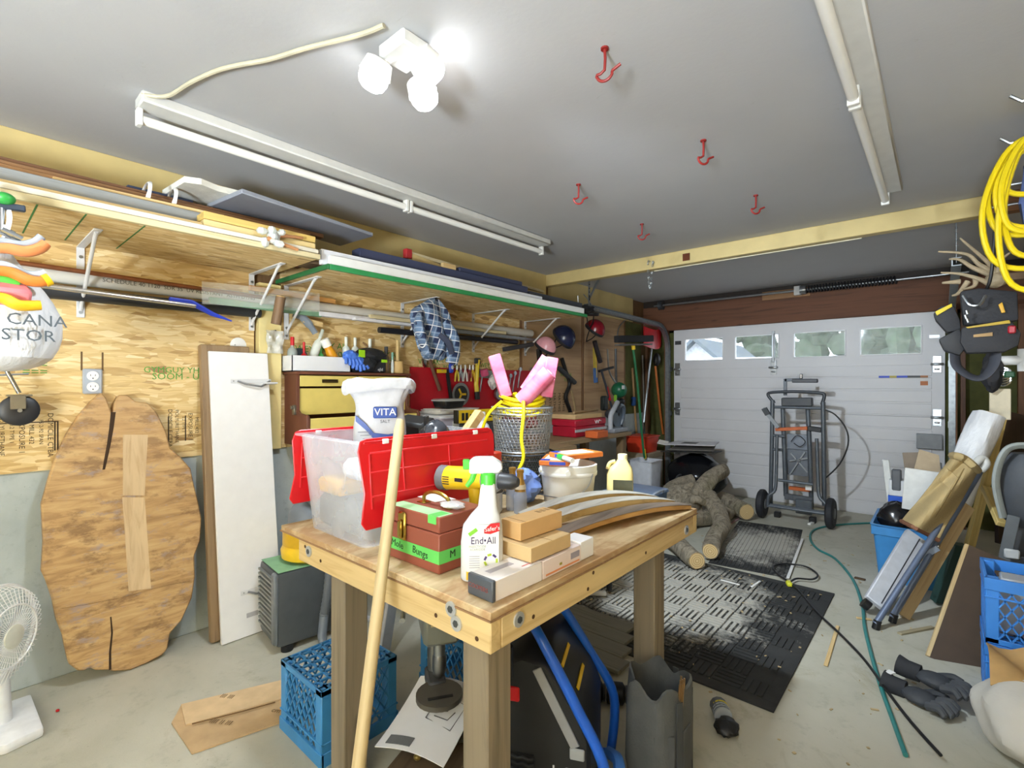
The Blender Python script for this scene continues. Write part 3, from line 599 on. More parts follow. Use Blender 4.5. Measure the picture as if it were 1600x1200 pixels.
crack([(177, 655), (174, 680), (170, 705), (165, 730), (162, 745)], .010); crack([(172, 1058), (172, 1030), (175, 1000), (173, 975)], .005)
crack([(95, 963), (130, 957), (175, 948), (215, 938), (260, 925), (298, 918)], .004); B.last.name = 'crack'
bb = B(); q = [onslab(*p) for p in ((192, 690), (231, 690), (226, 785), (192, 785))]; bb.put([p + nx * .0004 for p in q] + [p - nx * .01 for p in q], [(0, 1, 2, 3), (7, 6, 5, 4), (0, 4, 5, 1), (1, 5, 6, 2), (2, 6, 7, 3), (3, 7, 4, 0)]); bb.out('sanded_patch', WOOD('d6b488', 'be9466', 'z'), sl)
bb = B(); q = [onslab(*p) for p in ((191, 788), (226, 788), (236, 930), (201, 935))]; bb.put([p + nx * .0004 for p in q] + [p - nx * .01 for p in q], [(0, 1, 2, 3), (7, 6, 5, 4), (0, 4, 5, 1), (1, 5, 6, 2), (2, 6, 7, 3), (3, 7, 4, 0)]); bb.out('sanded_patch', WOOD('dab88c', 'be9466', 'z'), sl)
# ---- white shelf board and the brown board behind it
a0, a1 = V((.285, .965, .002)), V((.285, 1.285, .002)); tp_ = V((.085, .965, 1.585))
up = (tp_ - a0).normalized(); L = (tp_ - a0).length
wbd = T('white_shelf_board', 'white melamine shelf board with two folded brackets leaning on the wall', 'shelf board')
align(wbd, a0 + V((0, .16, .0)), up, (1, 0, 0))
B().box((-.018, -.16, .003), (0, .16, L)).out('board', PL('e9e9ea', .35, var=.03), wbd, .002)
for z in (.24, L - .17):
    br = B().box((.0, -.055, z - .012), (.004, .17, z + .012)).out('bracket_plate', SHB, wbd, .001)
    B().tube([(.006, -.02, z), (.02, .02, z - .02), (.03, .10, z - .035), (.012, .16, z - .0)], .006, 6).out('brace_rod', PL('9b9da0', .3, .7), br)
    B().box((.002, .12, z - .02), (.05, .19, z - .012)).out('arm_tab', SHB, br, .001)
    B().cyl((.004, -.04, z), (.007, -.04, z), .004, n=6).out('screw', STEEL, br)
B().box((.0, -.03, .10), (.0008, .03, .125)).out('stamp_mark', PL('b4b4b8', .5), wbd)
bb2 = T('brown_plank', 'weathered brown plank leaning behind the white shelf board', 'board'); align(bb2, (.218, 1.03, .01), (V((.040, 1.03, 1.63)) - V((.218, 1.03, .01))), (1, 0, 0)); B().box((-.02, -.10, 0), (.02, .16, 1.62)).out('board', WOOD('9a7a56', '6a4a2c', 'z'), bb2, .005)
# ================================================================ near left: bag, clamps, caster, fan, cardboard
def blob(c, r, amp=.15, n=18, k=12, seed=0, fx=6):
    """crumpled ball ring list"""
    q = random.Random(seed); ph = [q.uniform(0, 6.28) for _ in range(8)]; c = V(c); rings = []
    for i in range(k + 1):
        a = -PI / 2 + PI * i / k; w = max(math.cos(a), .03); ring = []
        for j in range(n):
            b_ = 2 * PI * j / n; f = 1 + amp * (math.sin(fx * b_ + ph[0] + 3 * a) * .5 + math.sin(3 * b_ + ph[1] - 5 * a) * .4 + math.sin(fx * 1.7 * b_ + ph[2] + 7 * a) * .35 + q.uniform(-.3, .3))
            ring.append(c + V((r[0] * w * f * math.cos(b_), r[1] * w * f * math.sin(b_), r[2] * math.sin(a) * (1 + .3 * amp * math.sin(4 * b_ + ph[3])))))
        rings.append(ring)
    return rings
FILM = NT('white_film'); _n = FILM.noise(FILM.map((9, 9, 4)), 2, 5); FILM.set(col=FILM.ramp(_n.outputs[0], [(.3, 'd6d8dc'), (.7, 'f2f3f5')]), rough=.3, alpha=.93); FILM.bump(_n.outputs[0], .5, .02); FILM = FILM.m
bg = T('shopping_bag', 'white plastic shopping bag with dark lettering hanging from the near shelf', 'plastic bag', (.83, .09, 1.44))
rg = []
for z, r in ((0, .03), (.008, .10), (.04, .155), (.12, .175), (.2, .17), (.28, .13), (.34, .085), (.40, .05), (.43, .055)):
    rg.append([V((r * (1 + .08 * math.sin(5 * a + z * 20) + .05 * math.sin(11 * a + z * 9)) * math.cos(a) * .8, r * (1 + .09 * math.sin(4 * a + z * 11)) * math.sin(a), z)) for a in [2 * PI * j / 28 for j in range(28)]])
B().loft(rg).out('bag_body', FILM, bg, sub=1)
for s_ in (-1, 1): B().tube(bez([(0, s_ * .03, .42), (-.02, s_ * .05, .52), (-.06, s_ * .03, .60), (-.09, 0, .64)]), .009, 6, flat=.3).out('handle', FILM, bg)
for tx, y, z, sz in (('CANA', .125, .165, .052), ('STOR', .105, .115, .052)): text(tx, sz, PL('4a5258', .6), bg, (.137, y - .02, z), (PI / 2 - .05, 0, PI / 2 + .12), 'lettering')
B().bx((.115, .04, .245), (.06, .10, .06), (0, .5, .1)).out('red_label', PL('d47a80', .6), bg, .01)
b = B()
for k in range(7): b.bx((.02 + R.uniform(-.04, .05), R.uniform(-.08, .08), .04 + R.uniform(0, .05)), (.06, .07, .03), (R.random(), R.random(), R.random()))
b.out('contents', PL('b9b2b8', .6), bg)
def sclamp(px, pts, h, tip, lab, x, h2=None):
    t = T('spring_clamp', lab, 'clamp', W(*pts[0], x=x), 0, 'spring clamps on the near shelf edge'); o = V(t.location)
    q = bez([W(*p, x=x) - o for p in pts], 4); n = len(q)
    B().tube(q, [.016 + .004 * math.sin(3 * i / n) for i in range(n)], 10, flat=.75).out('handle', PL(h, .45), t)
    if tip: B().tube(q[-4:], .0215, 10, flat=.8).out('tip', PL(tip, .45), t)
    if h2: B().tube([p + V((-.012, -.01, .022)) for p in q], .014, 10, flat=.8).out('upper_jaw', PL(h2, .45), t)
    B().cyl(q[0] + V((-.02, -.02, -.01)), q[0] + V((.02, -.02, -.01)), .012).out('pivot', STEEL, t); return t
sclamp(0, [(-25, 388), (10, 388), (40, 393), (62, 388), (72, 380)], 'd98650', None, 'spring clamp with a faded orange grip under the green clamp', .92, '9aa0a8')
sclamp(0, [(-25, 422), (15, 425), (45, 438), (65, 440), (78, 436)], 'd07a30', 'e8b81c', 'spring clamp with orange handle and yellow tip', .95, 'a8b2bc')
sclamp(0, [(-30, 462), (5, 466), (30, 477), (64, 477)], 'e0ac18', None, 'spring clamp with a plain yellow handle in front of the bag', .98)
sclamp(0, [(-30, 432), (10, 440), (30, 446)], '4fae3c', None, 'spring clamp with a bright green handle', .93)
t = T('bar_clamp', 'dark steel clamp with a green knob on the shelf edge', 'clamp', W(0, 322, x=.80)); o = V(t.location)
B().bar(W(-20, 318, x=.80) - o, W(40, 327, x=.80) - o, .02, .022).out('jaw', PL('4a5566', .35, .6), t, .003); B().sph(W(6, 310, x=.81) - o, (.03, .03, .02)).out('knob', PL('35a045', .4), t)
B().cyl(W(0, 325, x=.80) - o, W(0, 360, x=.80) - o, .012).out('screw', STEEL, t); B().bar(W(-15, 352, x=.8) - o, W(14, 357, x=.8) - o, .02, .02).out('lower_jaw', PL('e4e6e8', .4), t, .003)
t = T('pipe_fitting', 'short chrome pipe fitting above the orange clamp', 'fitting', W(4, 362, x=.88)); o = V(t.location); B().cyl(W(2, 360, x=.88) - o, W(34, 375, x=.88) - o, .013).out('barrel', CHROME, t); B().cyl(W(12, 365, x=.88) - o, W(20, 369, x=.88) - o, .017).out('nut', CHROME, t)
cs = T('caster_wheel', 'black caster wheel on a chrome stem hanging from the wall', 'caster', (.13, .20, 1.34))
B().cyl((-.118, -.02, .15), (.01, -.02, .15), .006).out('wall_pin', STEEL, cs); B().cyl((0, -.04, .145), (0, .01, .02), .009).out('stem', CHROME, cs); B().cyl((0, -.16, .09), (0, .04, .105), .004, n=6).out('axle_rod', STEEL, cs)
f = B().box((-.03, -.03, .005), (.03, .05, .014)).box((-.032, -.02, -.05), (-.027, .03, .01)).box((.027, -.02, -.05), (.032, .03, .01)).out('fork', PL('9c9a92', .3, .9), cs, .002)
B().lathe([(.02, -.02), (.055, -.021), (.066, -.014), (.068, 0), (.066, .014), (.055, .021), (.02, .02)], 24, (0, .01, -.055), (0, PI / 2, 0)).out('wheel', PL('26272b', .4), cs); B().cyl((-.035, .01, -.055), (.036, .01, -.055), .008).out('axle', STEEL, cs)
fn = T('pedestal_fan', 'white desk fan with a round wire cage by the wooden slab', 'fan', (.32, .145, 0))
B().prism([(-.16, -.10), (.12, -.12), (.20, 0), (.17, .11), (-.16, .1)], 0, .04).out('base', PL('e8eaee', .35), fn, .012, seg=2); B().tube([(0, 0, .03), (0, 0, .24)], [.035, .025], 12).out('neck', PL('dfe2e6', .35), fn)
hd = B().lathe([(.03, -.13), (.06, -.11), (.06, -.02), (.03, 0)], 16).out('motor', PL('dfe2e6', .35), fn)
fm = M((V((.0, 0, 1)), V((.75, -.66, 0)), V((.66, .75, .0)))).transposed().to_4x4(); fm.translation = (0, -.02, .385)
hd.matrix_basis = fm
b = B()
for k in range(54):
    a = 2 * PI * k / 54; ca, sa = math.cos(a), math.sin(a)
    b.tube([(.04 * ca, .04 * sa, .07), (.12 * ca, .12 * sa, .065), (.18 * ca, .18 * sa, .04), (.195 * ca, .195 * sa, 0)], .0016, 4); b.tube([(.05 * ca, .05 * sa, -.10), (.14 * ca, .14 * sa, -.085), (.19 * ca, .19 * sa, -.03), (.195 * ca, .195 * sa, 0)], .0016, 4)
for r, z in ((.195, 0), (.12, .065), (.14, -.085)): b.tube([(r * math.cos(a), r * math.sin(a), z) for a in [k * PI / 20 for k in range(40)]], .004 if r < .19 else .008, 6, True)
cg = b.out('wire_cage', PL('eef0f2', .3), fn); cg.matrix_basis = fm; cg['kind'] = 'stuff'
c2 = B().lathe([(.045, .068), (.045, .075), (.01, .08)], 18).out('badge', PL('e2e4d8', .4), fn); c2.matrix_basis = fm
for k in range(3):
    a = 2 * PI * k / 3; bl = B().grid(lambda u, v, a=a: ((.03 + .14 * u) * math.cos(a + v * (.4 + .8 * u)), (.03 + .14 * u) * math.sin(a + v * (.4 + .8 * u)), -.05 + .04 * v), 4, 5, .003).out('blade', CLEAR('cfd8e0', .2, .6), fn); bl.matrix_basis = fm
cb = T('flattened_box', 'flattened cardboard box with a torn corner lying on the floor', 'cardboard', (0, 0, .002))
q = [W(*p, z=0) for p in ((283, 1104), (440, 1066), (470, 1120), (300, 1180), (268, 1132), (276, 1118))]
B().prism([(p.x, p.y) for p in q], 0, .006).out('lower_layer', PL('bfa27a', .85), cb); q = [W(*p, z=.01) for p in ((283, 1102), (440, 1064), (452, 1090), (290, 1134))]
B().prism([(p.x, p.y) for p in q], .007, .013).out('upper_layer', PL('d0b48c', .85), cb)
for k, (s_, px, py) in enumerate((('III III', 355, 1088), ('IIII II III', 345, 1128), ('cm', 432, 1110))):
    p = W(px, py, z=.016); text(s_, .035, PL('7a6244', .8), cb, (p.x, p.y, .0138), (0, 0, .55), 'print')
b = B(); b.tube([tuple(W(a, b_, z=.016)) for a, b_ in ((300, 1132), (340, 1122), (380, 1112), (430, 1098))], .003, 5); b.out('torn_edge', PL('6e5434', .9), cb)
tag(B().sph(W(90, 1110, z=.004), (.012, .007, .004), 8, 5).out('red_plastic_bit', RED), 'tiny red plastic bit on the floor near the fan', 'debris')
# ================================================================ wall cabinet
cbn = T('hutch_cabinet', 'brown wall cabinet with yellow fronts beside the pale post', 'cabinet', (.013, 1.43, 1.02)); CW = .83; BRN = PL('6e4230', .5, var=.15, sc=6); CY = PL('e0cb72', .45, var=.05)
prof = [(0, 0), (.30, 0), (.30, .17), (.285, .19), (.19, .20), (.165, .22), (.165, .44), (0, .44)]
for y in (0, CW): o = B().prism(prof, -.011, .011).out('side_panel', BRN, cbn, .002); o.rotation_euler = (PI / 2, 0, 0); o.location = (0, y, 0)
B().box((0, -.02, .44), (.18, CW + .02, .458)).out('top', BRN, cbn, .003); B().box((0, .012, 0), (.28, CW - .012, .015)).out('bottom', BRN, cbn); B().box((0, .012, .01), (.01, CW - .012, .44)).out('back', BRN, cbn)
for a, c, hy in ((.012, CW / 2 - .005, .22), (CW / 2 + .005, CW - .012, .61)):
    d = B().box((.10, a, .365), (.165, c, .433)).out('drawer', CY, cbn, .003); hh = (a + c) / 2
    B().tube([(.167, hh - .05, .40), (.18, hh - .045, .395), (.18, hh + .045, .395), (.167, hh + .05, .40)], .006, 6).out('handle', PL('4a3a22', .4, .6), d); B().box((.165, hh - .055, .388), (.168, hh + .055, .41)).out('handle_plate', PL('3a2e1c', .4, .6), d)
for a, c in ((.012, CW - .26), (CW - .255, CW - .012)): B().box((.12, a, .185), (.15, c, .352)).out('upper_front', CY, cbn, .003)
B().box((.27, .014, .02), (.295, CW - .014, .17)).out('drop_front', CY, cbn, .004)
B().bx((.15, -.018, .22), (.03, .014, .06)).bx((.15, -.03, .235), (.02, .02, .02)).out('latch', PL('8a8678', .35, .8), cbn, .002)
top = 1.478
def onw(px, py, x): return W(px, py, x=x)
t = T('white_carton', 'long white open box on top of the cabinet', 'box', (.02, 1.40, top)); B().box((0, 0, 0), (.005, .40, .10)).box((.135, 0, 0), (.14, .40, .10)).box((0, 0, 0), (.14, .005, .10)).box((0, .395, 0), (.14, .40, .10)).box((0, 0, 0), (.14, .40, .006)).out('box_walls', PL('e4e6ea', .6, var=.03), t)
def bottle(name, lab, loc, r, h, mat, capmat, cat='bottle', rot=(0, 0, 0), neck=.35, group=None, capr=None, caph=.05, taper=None):
    t = T(name, lab, cat, loc, rot, group)
    B().lathe([(r * .8, 0), (r, .01), (r, h * .68), (r * .85, h * .78), (r * neck, h * .86), (r * neck, h * .93)], 16).out('body', mat, t)
    if capmat: B().lathe([((capr or r * neck * 1.15), h * .92), ((capr or r * neck * 1.15), h * .92 + caph), (r * neck * (taper if taper else 1), h * .92 + caph + .004)], 12).out('cap', capmat, t)
    return t
G3 = 'bottles and tubes in the white box on the cabinet'
zi = top + .008
bottle('oil_bottle', 'squat bottle with two red caps at the left end of the white box', (.10, 1.43, zi), .03, .17, CLEAR('aab4b0', .2, .7), RED, group=G3)
t = T('tape_roll', 'dark round roll standing behind the red caps', 'roll', (.05, 1.49, zi + .09)); B().lathe([(.03, -.02), (.055, -.02), (.055, .02), (.03, .02)], 20, rot=(0, PI / 2, 0)).out('ring', PL('3c4a54', .4), t)
bottle('glue_bottle', 'small bottle with a thin red nozzle in the white box', (.11, 1.50, zi), .02, .13, RED, RED, group=G3, caph=.06, taper=.3)
bottle('caulk_tube', 'tall pale caulking tube leaning in the white box', (.075, 1.545, zi), .028, .26, PL('d8ded6', .4), PL('bfc8c0', .4), 'tube', (-.35, 0, 0), group=G3)
bottle('green_bottle', 'small green bottle behind the orange can', (.06, 1.64, zi), .02, .14, PL('4fae62', .4), PL('57b86a', .4), group=G3)
bottle('spray_can', 'orange spray can tipped sideways with a white top', (.10, 1.75, zi + .01), .033, .19, PL('e09a1c', .4), PL('f0efe8', .4), 'can', (.5, 0, 0), .8, G3)
for k, (y, l) in enumerate(((1.83, 'leftmost small white glue bottle above the black bag'), (1.90, 'middle small white glue bottle above the black bag'), (2.02, 'largest white glue bottle at the right above the black bag'))):
    bottle('glue_bottle', l, (.05, y, top + .06), .026 + .004 * (k == 2), .15, PL('dfe6e2', .4), PL('e6ece6', .4), group='white glue bottles on the cabinet', caph=.05, taper=.25)
    B().box((.03, y - .03, top), (.07, y + .03, top + .06)).out('riser', DGREY, bpy.data.objects[[o.name for o in bpy.data.objects if o.get('label') == l][0]]).matrix_parent_inverse = M.Translation((-.05, -y, -top - .06))
gl = T('glove_pair', 'crumpled blue rubber gloves draped over the white box', 'gloves', (.16, 1.80, top + .10)); BG = PL('4f7ee0', .4, var=.15)
for k, (dy, dz) in enumerate(((0, 0), (.05, -.03))):
    b = B(); b.loft(blob((0, dy, dz + .01), (.035, .055, .04), .25, seed=k))
    g = b.out('glove_palm', BG, gl)
    for j in range(5): B().tube(bez([(.01, dy - .04 + .02 * j, dz), (.03, dy - .05 + .026 * j, dz - .025), (.035, dy - .055 + .03 * j, dz - .065 + .01 * abs(j - 2))]), [.012] * 7 + [.011] * 5 + [.006], 8).out('finger', BG, g)
bb_ = T('black_bag', 'crumpled black bag with neon green print on the cabinet', 'bag', (.10, 1.95, top)); BF = PL('2a2c30', .45, var=.3)
B().box((-.07, -.13, 0), (.05, .14, .11)).out('bag_body', BF, bb_, .01); b = B(); b.loft(blob((.03, .02, .12), (.05, .12, .055), .25, seed=4)); b.out('bag_flap', BF, bb_)
b = B(); b.loft(blob((.075, -.03, .06), (.025, .06, .05), .3, seed=6)); b.out('bag_fold', BF, bb_)
for y, z, s_ in ((-.08, .13, .05), (.10, .085, .05)): B().bx((.085, y, z), (.004, s_, .02 + .03 * (y < 0)), (0, 0, .1)).out('green_tag', PL('a4e020', .5), bb_)
text('44', .035, PL('b4dc30', .5), bb_, (.0515, -.03, .02), WALLTXT, 'print'); text('ejld', .03, WHITE, bb_, (.0515, .09, .025), WALLTXT, 'print')
bottle('metal_flask', 'brown metal flask with a wire bail beside the black bag', (.10, 2.125, top), .022, .155, PL('8c7a66', .35, .7), DGREY, 'flask', neck=.55)
bottle('marker_bottle', 'thin pale marker standing beside the wooden mallet', (.12, 2.165, top), .011, .11, PL('cfd8d4', .4), PL('7fb0a0', .4), 'marker', neck=.7)
t = T('wooden_mallet', 'wooden mallet standing head down on the cabinet', 'mallet', (.10, 2.225, top)); B().lathe([(.042, 0), (.048, .01), (.042, .09), (.03, .095)], 18).out('head', WOOD('dcb26a', 'c0924c', 'z'), t); B().tube([(0, 0, .09), (0, 0, .25)], [.015, .012], 10).out('handle', WOOD('e2bc76', None, 'z'), t)
tag(B().tube([(.02, 1.98, 1.70), (.06, 2.16, 1.56)], .006, 8).out('thin_rod', WOOD('9a7048', None, 'y')), 'thin wooden rod leaning on the wall behind the glue bottles', 'rod')
# ================================================================ red tool board
pg = T('tool_board', 'red painted tool board on the wall behind the clutter', 'tool board', (.013, 2.40, .96)); B().box((0, 0, 0), (.014, 1.62, .575)).out('board', PL('bb1526', .45, var=.12, sc=4), pg, .002)
def tl(name, lab, cat, px, py, x=.05, g='tools on the red board'):
    t = T(name, lab, cat, W(px, py, x=x), 0, g); return t, (lambda a, b, xx=x: W(a, b, x=xx) - V(t.location))
GT = 'tools hanging on the red board'
def hang(t, p): B().cyl(p + V((-.03, 0, 0)), p + V((.01, 0, 0)), .004, n=6).out('peg', STEEL, t)
t, q = tl('wooden_shaft', 'brown wooden handle leaning left of the black square', 'handle', 672, 567); B().tube([q(671, 562), q(687, 610)], .014, 8).out('shaft', WOOD('7a5038', None, 'z'), t); hang(t, q(672, 565))
t, q = tl('try_square', 'black try square with a yellow stock', 'square', 690, 580); B().bar(q(683, 580), q(697, 580), .015, .03).out('stock', YEL, t, .002); B().bar(q(698, 577), q(705, 625), .006, .035, (0, 1, 0)).out('blade', BLACK, t); hang(t, q(690, 579))
t, q = tl('blue_clip', 'small blue plastic clip beside the try square', 'clip', 705, 575); B().bx(q(705, 575), (.03, .05, .085)).out('jaw', PL('2848c0', .4), t, .012); B().sph(q(705, 574) + V((.016, 0, 0)), (.004, .015, .018), 8, 5).out('badge', WHITE, t); hang(t, q(705, 568))
for k, (px, m, l) in enumerate(((714, 'c8b020', 'yellow gripped pliers in the row left of the hatchet'), (720, '9aa0a4', 'plain steel pliers in the row left of the hatchet'), (727, 'd8d4cc', 'white gripped pliers in the row left of the hatchet'), (734, '8e2a2a', 'dark red gripped pliers in the row left of the hatchet'), (739, 'd8b020', 'yellow gripped cutters nearest the hatchet'))):
    t, q = tl('pliers', l, 'pliers', px, 580); 
    for s_ in (-1, 1): B().tube([q(px, 578), q(px + s_ * 2, 585), q(px + s_ * 3, 596)], [.008, .01, .008], 6).out('grip', PL(m, .4), t)
    B().tube([q(px, 578), q(px, 570)], [.013, .006], 6, flat=.5).out('jaws', STEEL, t); hang(t, q(px, 578))
t, q = tl('hatchet', 'yellow handled hatchet with a black head', 'hatchet', 745, 600); B().tube([q(747, 562), q(746, 572), q(744, 600), q(746, 622)], [.02, .018, .02, .022], 8, flat=.6).out('handle', PL('e4c81c', .4), t); B().tube([q(745, 612), q(746, 624)], .0235, 8, flat=.7).out('grip', BLACK, t); B().bx(q(746, 564), (.02, .075, .05)).out('head', DGREY, t, .006); hang(t, q(745, 570))
t, q = tl('steel_rule', 'wide grey steel rule mounted across the red board', 'rule', 765, 586, .036); B().bar(q(744, 582), q(790, 589), .004, .075).out('blade', PL('8f9a94', .4, .4), t, .001); hang(t, q(750, 583))
t, q = tl('pink_tape', 'pink tape roll hung on the red board', 'tape', 757, 582, .07); B().lathe([(.02, -.03), (.036, -.03), (.036, .03), (.02, .03)], 16, rot=(.3, 0, 0)).out('roll', PL('c8507a', .4), t); hang(t, V((0, 0, .02)))
t, q = tl('white_rag', 'crumpled white rag hung on the red board', 'rag', 770, 597, .07); b = B(); b.loft(blob((0, 0, 0), (.03, .045, .065), .35, seed=9)); b.out('cloth', PL('e4e0e0', .8), t); hang(t, V((0, 0, .05)))
t, q = tl('putty_knife', 'yellow handled putty knife right of the rag', 'knife', 786, 590); B().tube([q(786, 572), q(786, 592)], [.012, .016], 8).out('handle', PL('c8a424', .4), t); B().bar(q(786, 592), q(785, 612), .03, .003, (1, 0, 0)).out('blade', STEEL, t); hang(t, q(786, 575))
t, q = tl('steel_tape_measure', 'round steel tape case at the bottom of the board', 'tape', 779, 616, .06); B().lathe([(.01, -.015), (.05, -.015), (.055, 0), (.05, .015), (.01, .015)], 18, rot=(0, PI / 2, 0)).out('case', STEEL, t); hang(t, V((0, 0, .04)))
t, q = tl('blade_disc', 'round saw blade in yellow and black packaging', 'saw blade', 720, 616, .05)
B().lathe([(.02, 0), (.1, 0), (.1, .003), (.02, .003)], 28, rot=(0, PI / 2, 0)).out('blade', STEEL, t); B().lathe([(.015, .003), (.075, .003), (.075, .006), (.015, .006)], 20, rot=(0, PI / 2, 0)).out('print_disc', PL('2c2c2c', .5), t)
for k in range(3): B().bx((.0075, .03 * math.cos(k * 2.1), .03 * math.sin(k * 2.1)), (.003, .05, .018), (k * 2.1, 0, 0)).out('yellow_print', YEL, t)
hang(t, V((0, 0, 0)))
for k, (px, py, l) in enumerate(((753, 596, 'leftmost small steel wrench under the rule'), (797, 600, 'thin steel wrench right of the putty knife'), (804, 596, 'long steel wrench near the right of the board'), (812, 590, 'short steel wrench near the right of the board'), (830, 590, 'last steel wrench at the right edge of the board'))):
    t, q = tl('wrench', l, 'wrench', px, py); B().bar(q(px + 1, py - 12), q(px - 3, py + 16), .014, .006, (1, 0, 0)).out('shaft', STEEL, t, .002); B().lathe([(.008, -.005), (.02, -.005), (.02, .005), (.008, .005)], 12, q(px + 1, py - 13), (0, PI / 2, 0)).out('ring', STEEL, t); hang(t, q(px + 1, py - 13))
# plaid shirt hung on the bracket
def plaid():
    t = NT('plaid'); sp = t.add('ShaderNodeSeparateXYZ'); t.link(t.map((1, 1, 1), (.12, .0, 0)), sp.inputs[0])
    def stripe(sock, f, w, off=0.):
        a = t.math('FRACT', t.math('ADD', t.math('MULTIPLY', sock, f), off)); return t.ramp(a, [(0, (1, 1, 1)), (w, (1, 1, 1)), (w + .01, (0, 0, 0))], 'CONSTANT')
    y, z = sp.outputs['Y'], sp.outputs['Z']
    c = t.mix(.5, '1c2948', '24345a')
    for s_ in (y, z): c = t.mix(t.math('MULTIPLY', t.add_val(stripe(s_, 13, .42)), .45), c, '7f9cc0')
    for s_, o in ((y, .12), (z, .12)): c = t.mix(t.math('MULTIPLY', t.add_val(stripe(s_, 13, .07, o)), .85), c, 'e6eaf0')
    for s_, o in ((y, .72), (z, .72)): c = t.mix(t.math('MULTIPLY', t.add_val(stripe(s_, 13, .05, o)), .5), c, 'b8c6da')
    t.set(col=c, rough=.85); return t.m
sh = T('plaid_shirt', 'blue and white plaid shirt hanging from a shelf bracket', 'shirt', (.40, 2.30, 1.58))
PLD = plaid()
rg = []
for i, (z, ry, rx, oy) in enumerate(((0, .05, .03, .02), (.03, .13, .05, .02), (.10, .15, .07, .03), (.18, .15, .08, .02), (.26, .17, .085, .0), (.34, .17, .08, -.02), (.39, .10, .06, .0), (.42, .06, .04, .02), (.44, .03, .03, .02))):
    rg.append([V((rx * (1 + .25 * math.sin(5 * a + z * 9) + .1 * math.sin(9 * a)) * math.cos(a), oy + ry * (1 + .12 * math.sin(4 * a + z * 14)) * math.sin(a), z + .02 * math.sin(3 * a) * (i == 0 or i == 1))) for a in [2 * PI * j / 36 for j in range(36)]])
B().loft(rg).out('shirt_body', PLD, sh, sub=1)
B().tube(bez([(.03, -.12, .30), (.07, -.17, .24), (.08, -.15, .14), (.07, -.10, .04)]), [.05] * 7 + [.055] * 6 + [.05] * 6, 12, flat=.6).out('sleeve', PLD, sh); B().tube(bez([(.05, .06, .26), (.09, .12, .16), (.08, .14, .03), (.07, .13, -.03)]), [.05] * 7 + [.05] * 6 + [.045] * 6, 12, flat=.6).out('sleeve', PLD, sh)
B().tube(bez([(.085, .0, .17), (.11, .06, .12), (.10, .11, .04)]), .022, 8, flat=.5).out('lining', PL('3c4258', .8), sh); B().cyl((-.05, .02, .44), (.04, .02, .44), .006).out('hang_loop', BLACK, sh)
tag(B().lathe([(.008, -.05), (.02, -.03), (.02, .04), (.006, .06)], 10, W(663, 566, x=.047), (.5, .4, 0)).out('metal_clip', CHROME), 'small chrome clip below the plaid shirt', 'clip')
# ================================================================ wall bench with clutter
wb_ = T('side_bench', 'low wooden wall bench buried under clutter below the red board', 'bench', (0, 2.32, 0)); B().box((.02, 0, .84), (.84, 1.2, .88)).box((.02, 1.2, .84), (.62, 2.6, .88)).out('top', WOOD('9a7a52'), wb_, .003)
for x, y in ((.08, .1), (.76, .1), (.08, 2.5), (.55, 2.5)): B().box((x - .04, y - .04, 0), (x + .04, y + .04, .84)).out('leg', WOOD('7a5c3a', None, 'z'), wb_, .003)
zb = .882
# stacked totes
def tote(t, lx, ly, h, mat, lidmat=None, tp=.92, th=.004, lip=.012):
    def ring(s_, z): 
        o = []
        for cx, cy, a0 in ((1, 1, 0), (-1, 1, PI / 2), (-1, -1, PI), (1, -1, 1.5 * PI)):
            for k in range(4):
                a = a0 + k * PI / 6; o.append((cx * (lx / 2 * s_ - .03) + .03 * math.cos(a), cy * (ly / 2 * s_ - .03) + .03 * math.sin(a), z))
        return o
    k = (lx / 2 - th) / (lx / 2)
    B().loft([ring(tp, 0), ring(1, h), ring(1 + 2 * lip / lx, h), ring(1 + 2 * lip / lx, h + .006), ring(k, h + .006), ring(tp * k, th)]).out('tub', mat, t)
    if lidmat: B().loft([ring(1.04, h + .006), ring(1.04, h + .022), ring(.98, h + .028)]).out('lid', lidmat, t)
    return t
p = W(682, 655, x=.32); tt = tote(T('clear_tote', 'clear storage tote with papers on its lid under the tool board', 'storage tote', (.32, 2.53, zb + .125)), .32, .40, .14, CLEAR('c9c4d6', .25, .7), PL('c7c9cc', .5))
B().box((.163, -.10, .02), (.166, .06, .12)).out('paper_label', WHITE, tt); b = B(); b.box((-.12, -.15, .01), (.12, .15, .09)); b.out('contents', PL('7d6a8a', .7), tt)
tt = tote(T('green_tote', 'low tote with a dark green lid under the clear tote', 'storage tote', (.32, 2.58, zb)), .34, .46, .09, CLEAR('8a9a98', .3, .85), PL('2e6a60', .5))
pp_ = T('paper_stack', 'loose stack of white papers on the clear tote', 'papers', (.32, 2.54, zb + .125 + .172))
for k in range(5): B().bx((.01 * (k % 3), .01 * k - .02, .004 + .007 * k), (.28 - .01 * k, .36, .005), (0, 0, .08 * (k % 3 - 1))).out('sheet', PL('dcdad6', .7), pp_)
fc = T('food_container', 'black takeaway container with a clear lid on the papers', 'container', (.34, 2.52, zb + .125 + .172 + .042)); B().loft([[(x * s_, y * s_, z) for x, y in ((-.075, -.10), (.075, -.10), (.085, -.08), (.085, .08), (.075, .10), (-.075, .10), (-.085, .08), (-.085, -.08))] for s_, z in ((.85, 0), (1, .05))]).out('tray', BLACK, fc, .004); B().loft([[(x * s_, y * s_, z) for x, y in ((-.075, -.10), (.075, -.10), (.085, -.08), (.085, .08), (.075, .10), (-.075, .10), (-.085, .08), (-.085, -.08))] for s_, z in ((1.05, .05), (1.05, .058), (.9, .068))]).out('lid', CLEAR('cdd2d4', .15, .6), fc)
